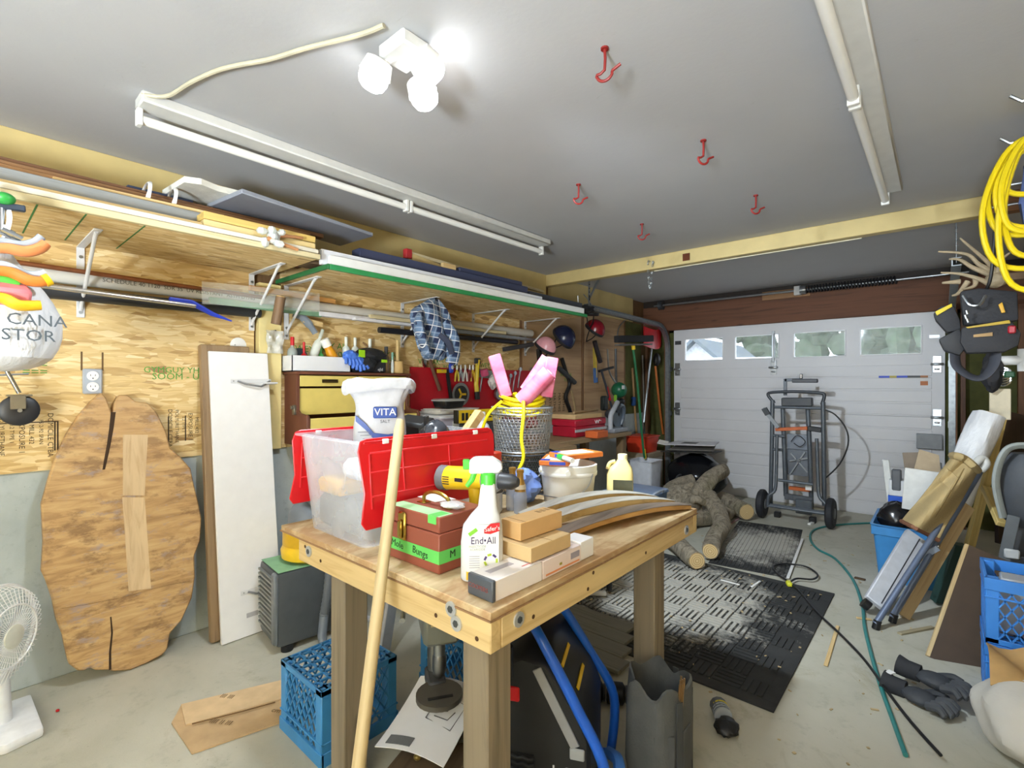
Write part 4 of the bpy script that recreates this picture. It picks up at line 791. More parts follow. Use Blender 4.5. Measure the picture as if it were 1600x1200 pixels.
lv = T('spirit_level', 'yellow and black spirit level lying on the clutter', 'level', (.605, 2.36, 1.168), (0, 0, .0)); lv.scale = (1, .9, .9); B().box((-.022, 0, -.05), (.022, .50, .05)).out('body', YEL, lv, .003)
for y in (.03, .07, .25, .44): B().box((.0215, y, -.03), (.0235, y + .03, .03)).out('vial_window', BLACK, lv, .001)
for y in (-.012, .5): B().box((-.024, y, -.052), (.024, y + .012, .052)).out('end_cap', BLACK, lv, .003)
B().box((.022, .12, -.018), (.0228, .18, .018)).box((.022, .33, .0), (.0228, .39, .018)).box((.022, .33, -.02), (.0228, .37, -.008)).out('print', DGREY, lv)
B().bx((.605, 2.60, 1.001), (.10, .36, .235)).out('dark_case', DGREY, None, .01); o = bpy.data.objects['dark_case']; tag(o, 'dark tool case under the spirit level', 'case')
tt = tote(T('grey_bin', 'clear grey bin with blue contents right of the level', 'bin', (.45, 3.02, zb)), .24, .34, .20, CLEAR('b4bccc', .25, .6), None); B().box((-.09, -.13, .01), (.09, .13, .12)).out('contents', PL('5a78b4', .7), tt, .02)
bottle('white_jug', 'white plastic jug behind the red lid', (.755, 2.46, zb + .04), .055, .25, PL('e8e8ea', .35), PL('eeeeee', .4), 'jug', neck=.4); B().box((-.06, -.08, -.04), (.06, .08, 0)).out('base_riser', DGREY, [o for o in bpy.data.objects if o.get('label') == 'white plastic jug behind the red lid'][0], .005)
tb_ = T('red_toolbox', 'red steel toolbox with a white logo on the wall bench', 'toolbox', (.38, 4.26, zb)); B().box((-.14, -.28, 0), (.14, .28, .10)).out('body', PL('a3182c', .4), tb_, .008); B().box((-.145, -.285, .10), (.145, .285, .17)).out('lid', PL('ad1a30', .4), tb_, .01); B().box((.141, -.29, .05), (.146, .29, .075)).out('trim', PL('b8bcc0', .4), tb_); B().tube([(.1465, .06, .15), (.1465, .08, .12), (.1465, .10, .15), (.1465, .12, .12), (.1465, .14, .15), (.1465, .18, .14)], .004, 5).out('logo', WHITE, tb_)
tag(B().box((.22, 4.0, 1.054), (.50, 4.5, 1.10)).out('carton_tray', CARD, None, .004), 'flat cardboard tray on the red toolbox', 'carton')
tag(B().tube([(.42, 4.10, 1.115), (.30, 4.75, 1.115)], .013, 8).out('wood_dowel', WOOD('b08a58')), 'short wooden dowel on the cardboard tray', 'dowel')
ms = T('mitre_saw', 'grey mitre saw with a curved handle on the wall bench', 'saw', (.42, 4.73, zb)); B().box((-.18, -.14, 0), (.18, .16, .05)).out('base', PL('9a9ea4', .4, .4), ms, .01)
B().tube(bez([(.12, -.12, .04), (.12, -.12, .18), (.12, -.04, .26), (.10, .06, .32)]), .026, 10).out('carry_handle', PL('a8acb2', .4), ms); B().lathe([(.02, -.012), (.12, -.012), (.12, .012), (.02, .012)], 22, (.04, .16, .16), (0, PI / 2, 0)).out('blade_guard', PL('6c7a88', .4, .3), ms)
B().tube(bez([(.06, .10, .22), (.08, .18, .28), (.08, .24, .24), (.06, .26, .14), (.04, .24, .06)]), .022, 8).out('arm', PL('5c6672', .4), ms); B().sph((-.03, .18, .18), (.09, .06, .06)).out('motor', DGREY, ms)
tag(B().box((.58, 4.05, .882), (.72, 4.25, .95)).out('orange_case', PL('c8602c', .5), None, .006), 'small orange plastic case beside the red toolbox', 'case')
# ================================================================ hanging gear past the shelf
def helmet(lab, c, r, mat, rot=(0, 0, 0)):
    t = T('bike_helmet', lab, 'helmet', c, rot, 'helmets hung on the wall'); rg = []
    for i in range(8):
        a = PI / 2 * i / 7; w = max(math.cos(a), .03); rg.append([(r * w * 1.0 * math.cos(b_), r * w * .85 * math.sin(b_), r * .95 * math.sin(a)) for b_ in [2 * PI * j / 20 for j in range(20)]])
    B().loft(rg).out('shell', mat, t); B().lathe([(r * .99, -.02), (r * 1.03, -.01), (r * 1.02, .01), (r * .9, .012)], 20, sy=.86).out('rim', PL('2a2a2e', .5), t)
    for s_ in (-1, 1): B().tube(bez([(0, s_ * r * .8, 0), (.01, s_ * r * .5, -.10), (0, 0, -.17)]), .006, 6).out('strap', BLACK, t)
    B().cyl((-r * .6, 0, .0), (-r * .6 - .07, 0, .0), .006).out('hook', STEEL, t); return t
helmet('pale pink helmet hung below the end of the far shelf', W(852, 543, x=.2), .115, PL('d79aa4', .25), (0, .6, 0)); helmet('navy blue helmet hung beside the pink one', W(880, 528, x=.17), .14, PL('1c2444', .25), (0, .9, 0)); helmet('dark red helmet hung under the beige cap', W(929, 515, x=.2), .125, PL('7e1020', .25), (0, .7, 0))
helmet('beige cap hung from the door track', W(922, 490, x=.26), .10, PL('a39a80', .5), (0, .1, 0))
def stick(name, lab, cat, pts, x, r, mat, group=None, parts=()):
    t = T(name, lab, cat, W(*pts[0], x=x), 0, group); o = V(t.location); q = [W(*p, x=x) - o for p in pts]
    B().tube(bez(q, 4) if len(q) > 2 else q, r, 8).out('shaft', mat, t); return t, (lambda a, b, xx=x: W(a, b, x=xx) - o)
G4 = 'long handled tools leaning in the far corner'
t, q = stick('leaf_tool', 'black foam handled tool hanging left of the navy helmet', 'tool', [(842, 545), (845, 570), (852, 600)], .12, .03, BLACK, G4); B().bar(q(787, 546), q(832, 538), .04, .04).out('crossbar', PL('3a3a3e', .6), t, .005)
t, q = stick('hose_coil', 'dark curled hose hanging under the navy helmet', 'hose', [(878, 560), (884, 580), (890, 600), (884, 620), (890, 640), (893, 652)], .035, .022, BLACK, G4); B().tube([q(873, 575), q(898, 598)], .028, 8).out('grip', DGREY, t)
t, q = stick('walking_stick', 'tan wooden stick leaning below the dark hose', 'stick', [(893, 610), (897, 630), (900, 652)], .05, .012, WOOD('b09060', None, 'z'), G4)
t, q = stick('paddle', 'yellow and blue paddle blade hanging on the plywood', 'paddle', [(930, 545), (932, 590)], .06, .01, YEL, G4); B().bar(q(929, 543), q(930, 575), .012, .07, (0, 1, 0)).out('yellow_blade', PL('c4a824', .5), t, .004); B().bar(q(930, 575), q(931, 598), .012, .085, (0, 1, 0)).out('blue_blade', PL('3c6cb0', .5), t, .004)
t, q = stick('blower_tube', 'black tapered tool hanging under the dark red helmet', 'tool', [(929, 533), (934, 552), (938, 566)], .15, .028, PL('241c20', .5), G4)
t, q = stick('pole_saw', 'black pole tool with a red shaft and T handle', 'tool', [(940, 580), (950, 615), (957, 640)], .20, .014, PL('3a3c44', .4), G4); B().tube([q(936, 580), q(958, 574)], .016, 8).out('handle', BLACK, t); B().tube([q(948, 605), q(953, 625)], .018, 8).out('red_section', RED, t); B().tube(bez([q(957, 640), q(960, 660), q(956, 675), q(947, 681)]), .02, 8).out('curved_tip', PL('26282c', .5), t); B().bx(q(944, 630), (.06, .10, .17)).out('battery', PL('1e2420', .5), t, .015); B().bx(q(957, 622) + V((.04, 0, 0)), (.02, .05, .08)).out('green_trigger', PL('8ac828', .5), t, .006)
t, q = stick('string_trimmer', 'string trimmer with a green engine standing upside down', 'trimmer', [(962, 545), (963, 600), (968, 640), (976, 690), (987, 735)], .13, .015, PL('2c2e30', .4), G4)
B().sph(q(965, 612) + V((.02, 0, .02)), (.10, .095, .10)).out('engine_cover', PL('1c6a48', .35), t); B().bx(q(960, 605) + V((.12, 0, 0)), (.01, .05, .045)).out('label', WHITE, t); B().tube(bez([q(949, 545), q(952, 580), q(962, 598)]), .010, 6).out('guide_rod', STEEL, t); B().sph(q(970, 628), (.05, .06, .05)).out('fuel_tank', BLACK, t)
t, q = stick('push_broom', 'push broom with a green handle and black bristle head up', 'broom', [(989, 542), (996, 600), (1005, 700), (1008, 716)], .58, .014, PL('1f6a40', .4), G4); B().bar(q(963, 530), q(1018, 529), .06, .075).out('bristles', PL('16161a', .8), t, .006); B().bar(q(964, 539), q(1016, 538), .06, .02).out('head', PL('5a5650', .6), t, .003); B().tube([q(989, 538), q(990, 546)], .022, 8).out('collar', YEL, t); B().tube([q(1006, 702), q(1008, 716)], .017, 8).out('end_grip', YEL, t)
t, q = stick('red_shovel', 'red snow shovel hung high beside the broom head', 'shovel', [(1018, 545), (1012, 600), (1006, 660)], .27, .014, GALV, G4)
b = B(); b.grid(lambda u, v: q(1006 + 27 * u, 510 + 30 * v + 6 * math.sin(u * PI)) + V((.05 * math.sin(u * PI), 0, 0)), 6, 6, .012); b.out('scoop', PL('b8101c', .35), t)
t, q = stick('orange_pole', 'orange handled tool leaning right of the broom', 'tool', [(1024, 572), (1030, 630), (1036, 678)], .28, .014, PL('c06828', .5), G4); B().sph(q(1026, 562), (.05, .06, .09)).out('head', BLACK, t)
t, q = stick('wood_shaft', 'tan wooden shaft behind the green broom handle', 'handle', [(988, 575), (992, 640), (996, 700)], .025, .015, WOOD('b0824c', None, 'z'), G4); B().bx(q(990, 627), (.05, .06, .12)).out('blue_head', PL('26508c', .5), t, .01)
t, q = stick('steel_hoop', 'thin steel hoop hung above the broom head', 'hoop', [(964, 530), (968, 510), (985, 496), (1003, 503), (1010, 512)], .025, .008, STEEL, G4)
t, q = stick('grey_rake', 'grey shaft leaning right of the green broom handle', 'rake', [(1004, 555), (1006, 640), (1002, 690)], .022, .014, PL('6a6258', .5), G4)
t, q = stick('rope_hank', 'grey rope hanging on the green sheathing by the track', 'rope', [(1022, 600), (1034, 630), (1020, 625), (1036, 605), (1042, 640), (1024, 655)], .05, .012, PL('8a8068', .8), G4)
t, q = stick('wire_hooks', 'wire hooks with dark straps hanging from the door track', 'hooks', [(903, 462), (904, 480), (906, 488)], .4, .006, STEEL, G4)
for a, b_, c, d in ((912, 460, 920, 480), (919, 470, 921, 482)): B().tube(bez([q(a, b_), q((a + c) / 2 + 4, (b_ + d) / 2), q(c, d)]), .005, 6).out('hook', STEEL, t)
b = B(); b.loft(blob(q(912, 484), (.10, .11, .045), .3, seed=3)); b.out('dark_straps', PL('222226', .7), t)
# ================================================================ workbench
X0, X1, Y0, Y1, ZT = 1.29, 2.385, .835, 2.12, .865
wk = T('workbench', 'rough wooden workbench with a plywood top and square timber legs', 'workbench', (X0, Y0, 0)); BX, BY = X1 - X0, Y1 - Y0
t_ = NT('bench_ply'); n = t_.noise(t_.map((30, 2.2, 30)), 1, 5, .6, .5); c = t_.ramp(n.outputs[0], [(.3, 'b0966e'), (.55, 'cbb48c'), (.8, 'dccaa4')]); n2 = t_.noise(t_.map((3, 1.6, 3), loc=(2, 5, 0)), 1.3, 5, .7, .6); c = t_.mix(t_.ramp(n2.outputs[0], [(.46, (0, 0, 0)), (.56, (.7,) * 3)]), c, 'a27a50'); c = t_.mix(t_.ramp(n2.outputs[0], [(.30, (.8,) * 3), (.38, (0, 0, 0))]), c, 'dccca8'); t_.set(col=c, rough=.6)
B().box((0, 0, ZT - .02), (BX, BY, ZT)).out('plywood_top', t_.m, wk, .002)
B().box((-.004, -.004, ZT - .022), (BX + .004, BY + .004, ZT - .018)).out('ply_layer', WOOD('9a7048', None, 'x'), wk)
AP = WOOD('d6b478', 'b88c4c', 'x', 7, .6, .35); AP2 = WOOD('d8b87e', 'b88c4c', 'y', 7, .6, .35)
for (lo, hi, m) in (((.14, 0.0, .765), (BX, .038, ZT - .022), AP), ((.14, BY - .038, .765), (BX, BY, ZT - .022), AP), ((BX - .038, .038, .765), (BX, BY - .038, ZT - .022), AP2), ((.14, .038, .765), (.178, BY - .038, ZT - .022), AP2)): B().box(lo, hi).out('apron_board', m, wk, .004)
LG = WOOD('8c7c68', '625443', 'z', 5, .8, .2)
for x, y in ((.265, .055), (.94, .055), (.95, BY - .30), (.28, BY - .16)): B().box((x, y, 0), (x + .092, y + .092, .765), ).out('leg', LG, wk, .005)
def washer(c, ax):
    w = B().lathe([(.008, -.002), (.019, -.002), (.019, .0025), (.008, .0025)], 16, c, (PI / 2, 0, 0) if ax == 'y' else (0, PI / 2, 0)).out('washer', PL('c9cdd0', .35, .6), wk)
    B().lathe([(.001, -.003), (.009, -.003), (.009, .005), (.001, .005)], 6, c, (PI / 2, 0, 0) if ax == 'y' else (0, PI / 2, 0)).out('bolt_head', PL('5f6468', .4, .8), w)
for x, z in ((.22, .815), (.98, .805), (.96, .835)): washer((x, -.002, z), 'y')
for y, z in ((.10, .815), (BY - .12, .80)): washer((BX + .002, y, z), 'x')
for x, z in ((.19, .825), (.30, .80), (.9, .80), (1.05, .79)): B().cyl((x, -.001, z), (x, .003, z), .006, n=8).out('nail_hole', PL('4a3018', .9), wk)
for y, z in ((.16, .80), (.42, .79), (.45, .83), (.8, .8)): B().cyl((BX + .0008, y, z), (BX - .003, y, z), .006, n=8).out('nail_hole', PL('4a3018', .9), wk)
B().prism([(0, 0), (.05, 0), (.07, .04), (.05, .12), (.01, .10)], 0, .02).out('foot_block', WOOD('d8c090', None, 'y'), wk, .002); o = B.last; o.rotation_euler = (PI / 2, 0, 0); o.location = (1.06, BY - .33, 0)
Z = ZT + .001
# ---- tote with two part red lid
tt = T('storage_tote', 'clear plastic tote with red flap lids open on the workbench', 'storage tote', (1.59, 1.14, Z), (0, 0, -.02)); TUB = CLEAR('dcdfe6', .35, .30); TUB2 = TUB
tote(tt, .43, .56, .345, TUB, None, .88, .004, .014)
for s_ in (-1, 1):
    x = s_ * .228; fl_ = B(); fl_.prism([(-.29, .012), (-.27, .02), (.27, .02), (.29, .012), (.30, -.01), (.30, -.05), (.285, -.17), (.17, -.175), (.15, -.235), (-.12, -.235), (-.14, -.262), (-.285, -.262), (-.30, -.24), (-.285, -.15), (-.30, -.02)], 0, .006)
    o = fl_.out('lid_flap', PL('d11a22', .3, var=.05), tt, .002); o.matrix_basis = M.Translation((x, 0, .342)) @ M.Rotation(-s_ * .10, 4, 'Y') @ M(((0, 0, 1, 0), (1, 0, 0, 0), (0, 1, 0, 0), (0, 0, 0, 1)))
    for (a, b_, c_, d_) in ((-.26, -.03, .26, -.024), (-.26, -.09, .26, -.085), (-.26, -.165, .14, -.16), (-.14, -.165, -.135, -.03), (.06, -.165, .065, -.03), (-.265, -.20, -.26, -.03)): B().box((a, b_, .006), (c_, d_, .010)).out('flap_rib', PL('e03038', .3, var=.05), o, .001)
    for a in (-.20, .0, .2): B().box((a - .012, -.002, -.004), (a + .012, .014, .01)).out('hinge_clip', WHITE, o, .002)
    B().box((-.28, 0, -.004), (.28, .012, .008)).out('hinge_bar', PL('c01820', .3), o, .003)
B().box((-.165, -.232, .012), (.165, -.02, .135)).out('grey_contents', PL('55595f', .6), tt, .02); B().box((-.16, -.235, .136), (.0, -.05, .19)).out('yellow_contents', PL('e0a820', .5), tt, .01); B().box((-.14, .0, .02), (.15, .2, .24)).out('box_contents', PL('8a8e98', .6), tt, .02); B().box((-.02, -.22, .20), (.15, .1, .27)).out('white_contents', PL('d8d8e2', .6), tt, .02)
# salt bag in the tote
sb_ = T('salt_bag', 'white plastic sack with blue lettering standing in the tote', 'sack', (1.575, 1.08, Z + .275), (0, 0, -.62)); rq = random.Random(77); rg = []
def se(v): return math.copysign(abs(v) ** .55, v)
for z, ry, rx, j_ in ((0, .090, .062, .002), (.05, .100, .072, .003), (.10, .098, .070, .003), (.15, .090, .062, .004), (.19, .084, .056, .005), (.225, .098, .066, .007), (.255, .118, .085, .009), (.275, .128, .092, .009), (.268, .136, .098, .010), (.240, .134, .096, .010), (.225, .126, .090, .009), (.245, .112, .078, .007), (.262, .100, .068, .006), (.225, .078, .050, .004), (.18, .060, .036, .003)):
    rg.append([V((rx * se(math.cos(a)) + rq.uniform(-j_, j_), ry * se(math.sin(a)) + rq.uniform(-j_, j_), z + rq.uniform(-j_, j_) * .8 + (.012 * math.sin(2 * a + .6) if z > .2 else 0))) for a in [2 * PI * j / 30 for j in range(30)]])
B().loft(rg).out('sack_body', PL('b9bbc0', .45, var=.10, sc=30, bump=.5, bs=22), sb_, sub=1)
def onsack(nm, pl, mat, off=.0): 
    b = B(); b.loft([[V((x_, y, z - h)), V((x_, y, z + h)), V((x_ - .012, y, z + h)), V((x_ - .012, y, z - h))] for x_, y, z, h in pl]); return b.out(nm, mat, sb_)
BLU = PL('2d4a92', .5)
onsack('blue_band', [(x_, y, z_, .011) for x_, y, z_ in ((.066, -.084, .135), (.074, -.05, .105), (.077, -.02, .07), (.077, .03, .064), (.074, .06, .068))], BLU); B().bx((.071, .02, .155), (.010, .085, .042), (0, -.12, 0)).out('blue_panel', BLU, sb_, .004)
text('VITA', .036, WHITE, sb_, (.0775, .02, .156), (PI / 2 - .12, 0, PI / 2), 'lettering'); text('SALT', .016, PL('30343c', .6), sb_, (.0765, .02, .122), WALLTXT, 'lettering')
for k in range(4): B().bx((.0765, .01, .046 - .011 * k), (.004, .09, .002)).out('print_line', PL('8c8c94', .6), sb_)
for k in range(3): B().bx((.075, -.055 + .008 * k, .085 - .012 * k), (.004, .04, .002)).out('print_line', PL('8c8c94', .6), sb_)
t = T('black_strap_case', 'black case with webbing sticking out of the tote', 'case', (1.50, 1.30, Z + .25)); B().bx((0, 0, .07), (.16, .12, .14), (.2, .1, .3)).out('case_body', BLACK, t, .015); B().bx((.08, .0, .08), (.012, .02, .15), (.2, .1, .3)).out('strap', DGREY, t)
t = T('dark_pouch', 'shiny dark grey pouch sticking out of the tote', 'pouch', (1.66, 1.28, Z + .28)); b = B(); b.loft(blob((0, 0, .05), (.05, .06, .06), .2, seed=12)); b.out('pouch_body', PL('3a3c42', .25), t)
o = B().box((-.02, -.018, 0), (.02, .018, .30)).out('wood_offcut', PINE, None, .002); align(o, (1.64, 1.33, Z + .19), (.05, .55, .6)); tag(o, 'pale wood offcut leaning out of the tote', 'wood offcut')
# ---- toolbox
bx_ = T('wooden_toolbox', 'brown toolbox with green tape marked Mole Bungs on the workbench', 'toolbox', (1.872, .905, Z)); TBM = PL('8c4a38', .5, var=.08, sc=6); GT_ = PL('5ec05a', .6, var=.06)
B().box((0, 0, 0), (.248, .185, .112)).out('body', TBM, bx_, .003); B().box((0, 0, .114), (.248, .185, .160)).out('lid', TBM, bx_, .003)
B().box((-.0008, -.0008, .028), (.2488, .1858, .064)).out('green_tape', GT_, bx_); B().box((.01, .003, .160), (.245, .055, .1606)).out('tape_on_lid', PL('a8dca0', .6), bx_); B().box((.20, -.0008, .138), (.236, .05, .1608)).out('tape_on_lid', GT_, bx_)
hd = PL('b59a4a', .25, .9)
h_ = B().tube(bez([(.07, .09, .162), (.075, .09, .185), (.11, .09, .198), (.15, .09, .198), (.185, .09, .185), (.19, .09, .162)]), .006, 8).out('handle', hd, bx_)
for x in (.07, .19): B().box((x - .018, .075, .160), (x + .018, .105, .163)).out('handle_foot', hd, bx_, .001)
l_ = B().bx((.085, -.005, .108), (.036, .010, .085)).out('latch', hd, bx_, .008); B().bx((.085, -.014, .10), (.020, .010, .055)).out('latch_lever', hd, bx_, .005)
HW = PL('1f3a22', .7); text('Mole', .030, HW, bx_, (.055, -.0011, .047), (PI / 2, .06, 0), 'handwriting'); text('Bungs', .030, HW, bx_, (.165, -.0011, .045), (PI / 2, .08, 0), 'handwriting'); text('M', .03, HW, bx_, (.2492, .05, .047), (PI / 2, 0, PI / 2), 'handwriting')
B().prism([(.0, .12), (.10, .11), (.12, .18), (.0, .184)], .1605, .162).out('paper_scrap', WHITE, bx_)
t = T('bolt_bag', 'small clear bag of bolts lying on the brown toolbox', 'plastic bag', (2.07, 1.0, Z + .161)); b = B(); b.loft(blob((0, 0, .011), (.045, .03, .011), .15, seed=21)); b.out('film', CLEAR('e6eaec', .12, .5), t); b = B().cyl((-.03, 0, .008), (.03, .005, .008), .004, n=6).out('bolt', STEEL, t)
# ---- spray bottle
sp_ = T('spray_bottle', 'white trigger spray bottle with green nozzle and yellow banded label', 'spray bottle', (2.222, .972, Z), (0, 0, .80)); SW = PL('cfd2d4', .4, var=.03); GN = PL('4cc43c', .4, var=.05)
rg = []
for z, w, d_, ox in ((0, .054, .030, 0), (.006, .058, .034, 0), (.10, .058, .034, 0), (.145, .054, .032, .002), (.175, .040, .027, .010), (.195, .027, .023, .016), (.25, .021, .019, .017), (.262, .018, .018, .017)): rg.append([(ox + w * math.copysign(abs(math.cos(a)) ** .6, math.cos(a)), d_ * math.copysign(abs(math.sin(a)) ** .6, math.sin(a)), z) for a in [2 * PI * j / 28 for j in range(28)]])
B().loft(rg).out('bottle_body', SW, sp_); B().lathe([(.021, .258), (.021, .285), (.017, .29)], 18, (.017, 0, 0)).out('collar', GN, sp_)
B().prism([(-.035, .288), (.045, .288), (.058, .300), (.055, .318), (.03, .334), (-.02, .334), (-.036, .322)], -.014, .014).out('trigger_head', SW, sp_, .004); o = B.last; o.rotation_euler = (PI / 2, 0, 0)
B().box((-.052, -.012, .300), (-.034, .012, .326)).out('nozzle', GN, sp_, .002); B().tube([(-.02, 0, .292), (-.028, 0, .270), (-.042, 0, .252)], [.008, .008, .006], 8).out('trigger', GN, sp_)
lb = -.0345
B().box((-.028, lb - .0008, .012), (.058, lb + .004, .155)).out('label', PL('dcdedc', .5, var=.02), sp_); B().box((-.03, lb - .0014, .008), (.059, lb + .004, .030)).out('yellow_band', PL('e8b020', .5), sp_)
B().prism([(.018, .143), (.036, .158), (.060, .160), (.060, .138), (.035, .130), (.018, .132)], -lb + .0008, -lb + .0016).out('red_badge', PL('c4141c', .5), sp_); o = B.last; o.rotation_euler = (PI / 2, 0, 0)
text("Safer's", .016, WHITE, sp_, (.040, lb - .0019, .144), (PI / 2, -.12, 0), 'lettering'); text('End•All', .027, PL('3a2a5c', .5), sp_, (.016, lb - .0012, .112), (PI / 2, 0, 0), 'lettering', sx=.85)
for k, zz in enumerate((.097, .089)): text(('INSECTICIDE', 'ACARICIDE')[k], .008, PL('a8b0a8', .5), sp_, (.0, lb - .0012, zz), (PI / 2, 0, 0), 'lettering')
for k in range(6): B().box((-.022, lb - .0012, .070 - .006 * k), (.006, lb + .002, .0715 - .006 * k)).out('print_line', PL('9a9aa4', .5), sp_)
for k in range(7):
    a = 2 * PI * k / 7; B().bx((.036 + .016 * math.cos(a), lb - .001, .058 + .016 * math.sin(a)), (.011, .001, .006), (0, -a - PI / 2, 0)).out('ring_print', PL('4a3a70' if k % 2 else 'a8c030', .5), sp_)
B().bx((-.012, lb - .001, .136), (.026, .001, .010), (0, -.6, 0)).out('leaf_print', PL('7ac030', .5), sp_)
for o in kids(sp_):
    if o.name.split('.')[0] in ('label', 'yellow_band', 'red_badge', 'lettering', 'print_line', 'ring_print', 'leaf_print'): o.location.x -= .013
# ---- boxes
def carton(name, lab, lo, hi, mat, rz=0, grp='small boxes at the corner of the workbench'):
    c = ((lo[0] + hi[0]) / 2, (lo[1] + hi[1]) / 2); t = T(name, lab, 'box', (c[0], c[1], lo[2]), (0, 0, rz), grp); w, d_, h = hi[0] - lo[0], hi[1] - lo[1], hi[2] - lo[2]
    B().box((-w / 2, -d_ / 2, 0), (w / 2, d_ / 2, h)).out('carton', mat, t, .0015); return t, w, d_, h
WB = PL('e6e0de', .5, var=.03)
t, w, d_, h = carton('long_box', 'long white box with a dark grey end at the bench corner', (2.270, .875, Z), (2.358, 1.065, Z + .052), WB, -.03)
B().box((-w / 2 - .0015, -d_ / 2 - .002, -.0), (w / 2 + .0015, -d_ / 2 + .012, h + .0015)).out('dark_end', PL('4a5058', .3), t, .003); text('COOPERS', .016, PL('8a4a44', .6), t, (-.005, -d_ / 2 - .0026, .026), (PI / 2, 0, 0), 'print'); B().box((-.02, -.06, h), (.0, .03, h + .0006)).out('print_strip', PL('b0aab0', .6), t); B().box((.026, .03, h), (.03, .09, h + .0006)).out('red_print', PL('c86a64', .6), t)
t, w, d_, h = carton('long_box', 'pinkish white long box under the brown boxes', (2.272, 1.068, Z), (2.360, 1.255, Z + .050), PL('e4d4cf', .5, var=.04), .0)
B().box((w / 2, -.08, .006), (w / 2 + .0006, .085, .011)).out('orange_print', PL('d88a5a', .6), t); B().box((w / 2, .04, .02), (w / 2 + .0006, .085, .038)).out('grey_print', PL('9a94a0', .6), t); B().bx((w / 2 + .0004, -.01, .022), (.0006, .012, .007)).out('leaf_print', PL('9a9030', .6), t)
t, w, d_, h = carton('long_box', 'small plain white box at the end of the row', (2.285, 1.258, Z), (2.358, 1.330, Z + .056), PL('e9e9ea', .5, var=.02), 0); B().box((-.03, -d_ / 2 - .0006, .01), (.03, -d_ / 2, .045)).out('red_print', PL('c05a54', .6), t)
t, w, d_, h = carton('brown_box', 'brown cardboard box directly on the white boxes', (2.222, 1.030, Z + .054), (2.352, 1.212, Z + .094), CARD, -.02); B().box((-w / 2, -.001, h - .0005), (w / 2, .001, h + .0004)).out('flap_seam', PL('8a683a', .8), t)
t, w, d_, h = carton('brown_box', 'topmost brown cardboard box with printed icons', (2.225, 1.052, Z + .096), (2.300, 1.238, Z + .146), PL('c49d68', .8, var=.06), -.05)
for k in range(3): B().box((-.02, .03 + .02 * k, h), (.0, .043 + .02 * k, h + .0005)).out('printed_icon', PL('94754a', .8), t)
B().box((-w / 2, -d_ / 2 + .02, h), (w / 2, -d_ / 2 + .022, h + .0006)).out('flap_seam', PL('8a683a', .8), t)
# ---- barrel staves
def stave(lab, p, q, w, th, rise, m1, m2):
    p, q = V(p), V(q); t = T('barrel_stave', lab, 'stave', p, 0, 'barrel staves at the right of the workbench'); d = q - p; x = d.cross(V((0, 0, 1))).normalized(); rg = []
    for i in range(15):
        u = i / 14; c = d * u + V((0, 0, rise * 4 * u * (1 - u))); ww = w * (.85 + .15 * math.sin(u * PI)); rg.append([c - x * ww / 2, c + x * ww / 2, c + x * ww / 2 + V((0, 0, th)), c - x * ww / 2 + V((0, 0, th))])
    B().loft(rg).out('stave_body', m1, t, .002)
    b = B(); b.loft([[r[3] + V((0, 0, .0004)), r[2] + V((0, 0, .0004)), r[2] + V((0, 0, .0015)), r[3] + V((0, 0, .0015))] for r in rg]); b.out('weathered_face', m2, t)
GRW = WOOD('b5aea6', '8a8078', 'y', 6); ORW = WOOD('b8853c', '8e5c20', 'y', 7); STW = WOOD('c9a464', '9a7438', 'y', 7)
stave('lowest orange stained barrel stave at the front', (2.175, 1.40, Z), (2.345, 2.09, Z), .075, .018, .028, ORW, WOOD('77665a', '4f4238', 'y', 6)); stave('middle grey faced barrel stave', (2.06, 1.36, Z), (2.275, 2.09, Z), .075, .026, .042, STW, GRW); stave('rear barrel stave arched in front of the white pail', (1.955, 1.46, Z), (2.20, 2.10, Z), .07, .03, .045, STW, GRW)
tag(B().prism([(2.17, 1.98), (2.26, 2.02), (2.25, 2.07), (2.16, 2.05)], Z, Z + .012).out('cut_offcut', PL('ece8d8', .6)), 'small white offcut at the back corner of the bench', 'wood offcut'); bpy.data.objects['cut_offcut'].location = (.10, .045, 0); bpy.data.objects['cut_offcut'].scale = (.98, .98, 1)
# ---- pail with orange boxes, jug
pl = T('plastic_pail', 'white plastic pail behind the barrel staves', 'pail', (1.90, 1.855, Z)); B().lathe([(.105, 0), (.108, .004), (.122, .13), (.128, .13), (.130, .175), (.124, .178), (.118, .176), (.104, .008), (.001, .008)], 28).out('tub', PL('e6e6e0', .4, var=.05, sc=5), pl); B().lathe([(.129, .128), (.131, .132), (.131, .142), (.129, .146)], 28).out('rim_band', PL('dcdcd6', .4), pl)
for s_ in (-1, 1): B().cyl((.07 * s_, -.10, .15), (.078 * s_, -.112, .15), .012, n=8).out('handle_lug', PL('dcdcd6', .4), pl)
B().tube(bez([(.13, 0, .14), (.137, -.06, .09), (.09, -.12, .05), (-.09, -.125, .05), (-.137, -.06, .09), (-.13, 0, .14)]), .0025, 5).out('wire_handle', STEEL, pl)
for k, (dx, dy, rz, l, hz) in enumerate(((-.03, -.045, .5, 'left orange and white blister card on the pail', 0), (.03, .02, -.3, 'right orange and white box on the pail', .024))):
    t = T('orange_box', l, 'box', (1.90 + dx, 1.855 + dy, Z + .181 + hz), (0, 0, rz), 'orange boxes on the white pail'); B().box((-.065, -.105, 0), (.065, .105, .022)).out('carton', PL('e07a34', .5), t, .003); B().prism([(-.05, -.09), (.05, -.09), (.055, .06), (-.045, .07)], .0221, .0232).out('white_print', PL('e8e0da', .5), t); B().box((-.02, -.1062, .004), (.05, -.105, .018)).out('blue_print', PL('3048b0', .5), t); B().box((-.06, -.10, .0222), (-.02, -.06, .0234)).out('blue_print', PL('3048b0', .5), t)
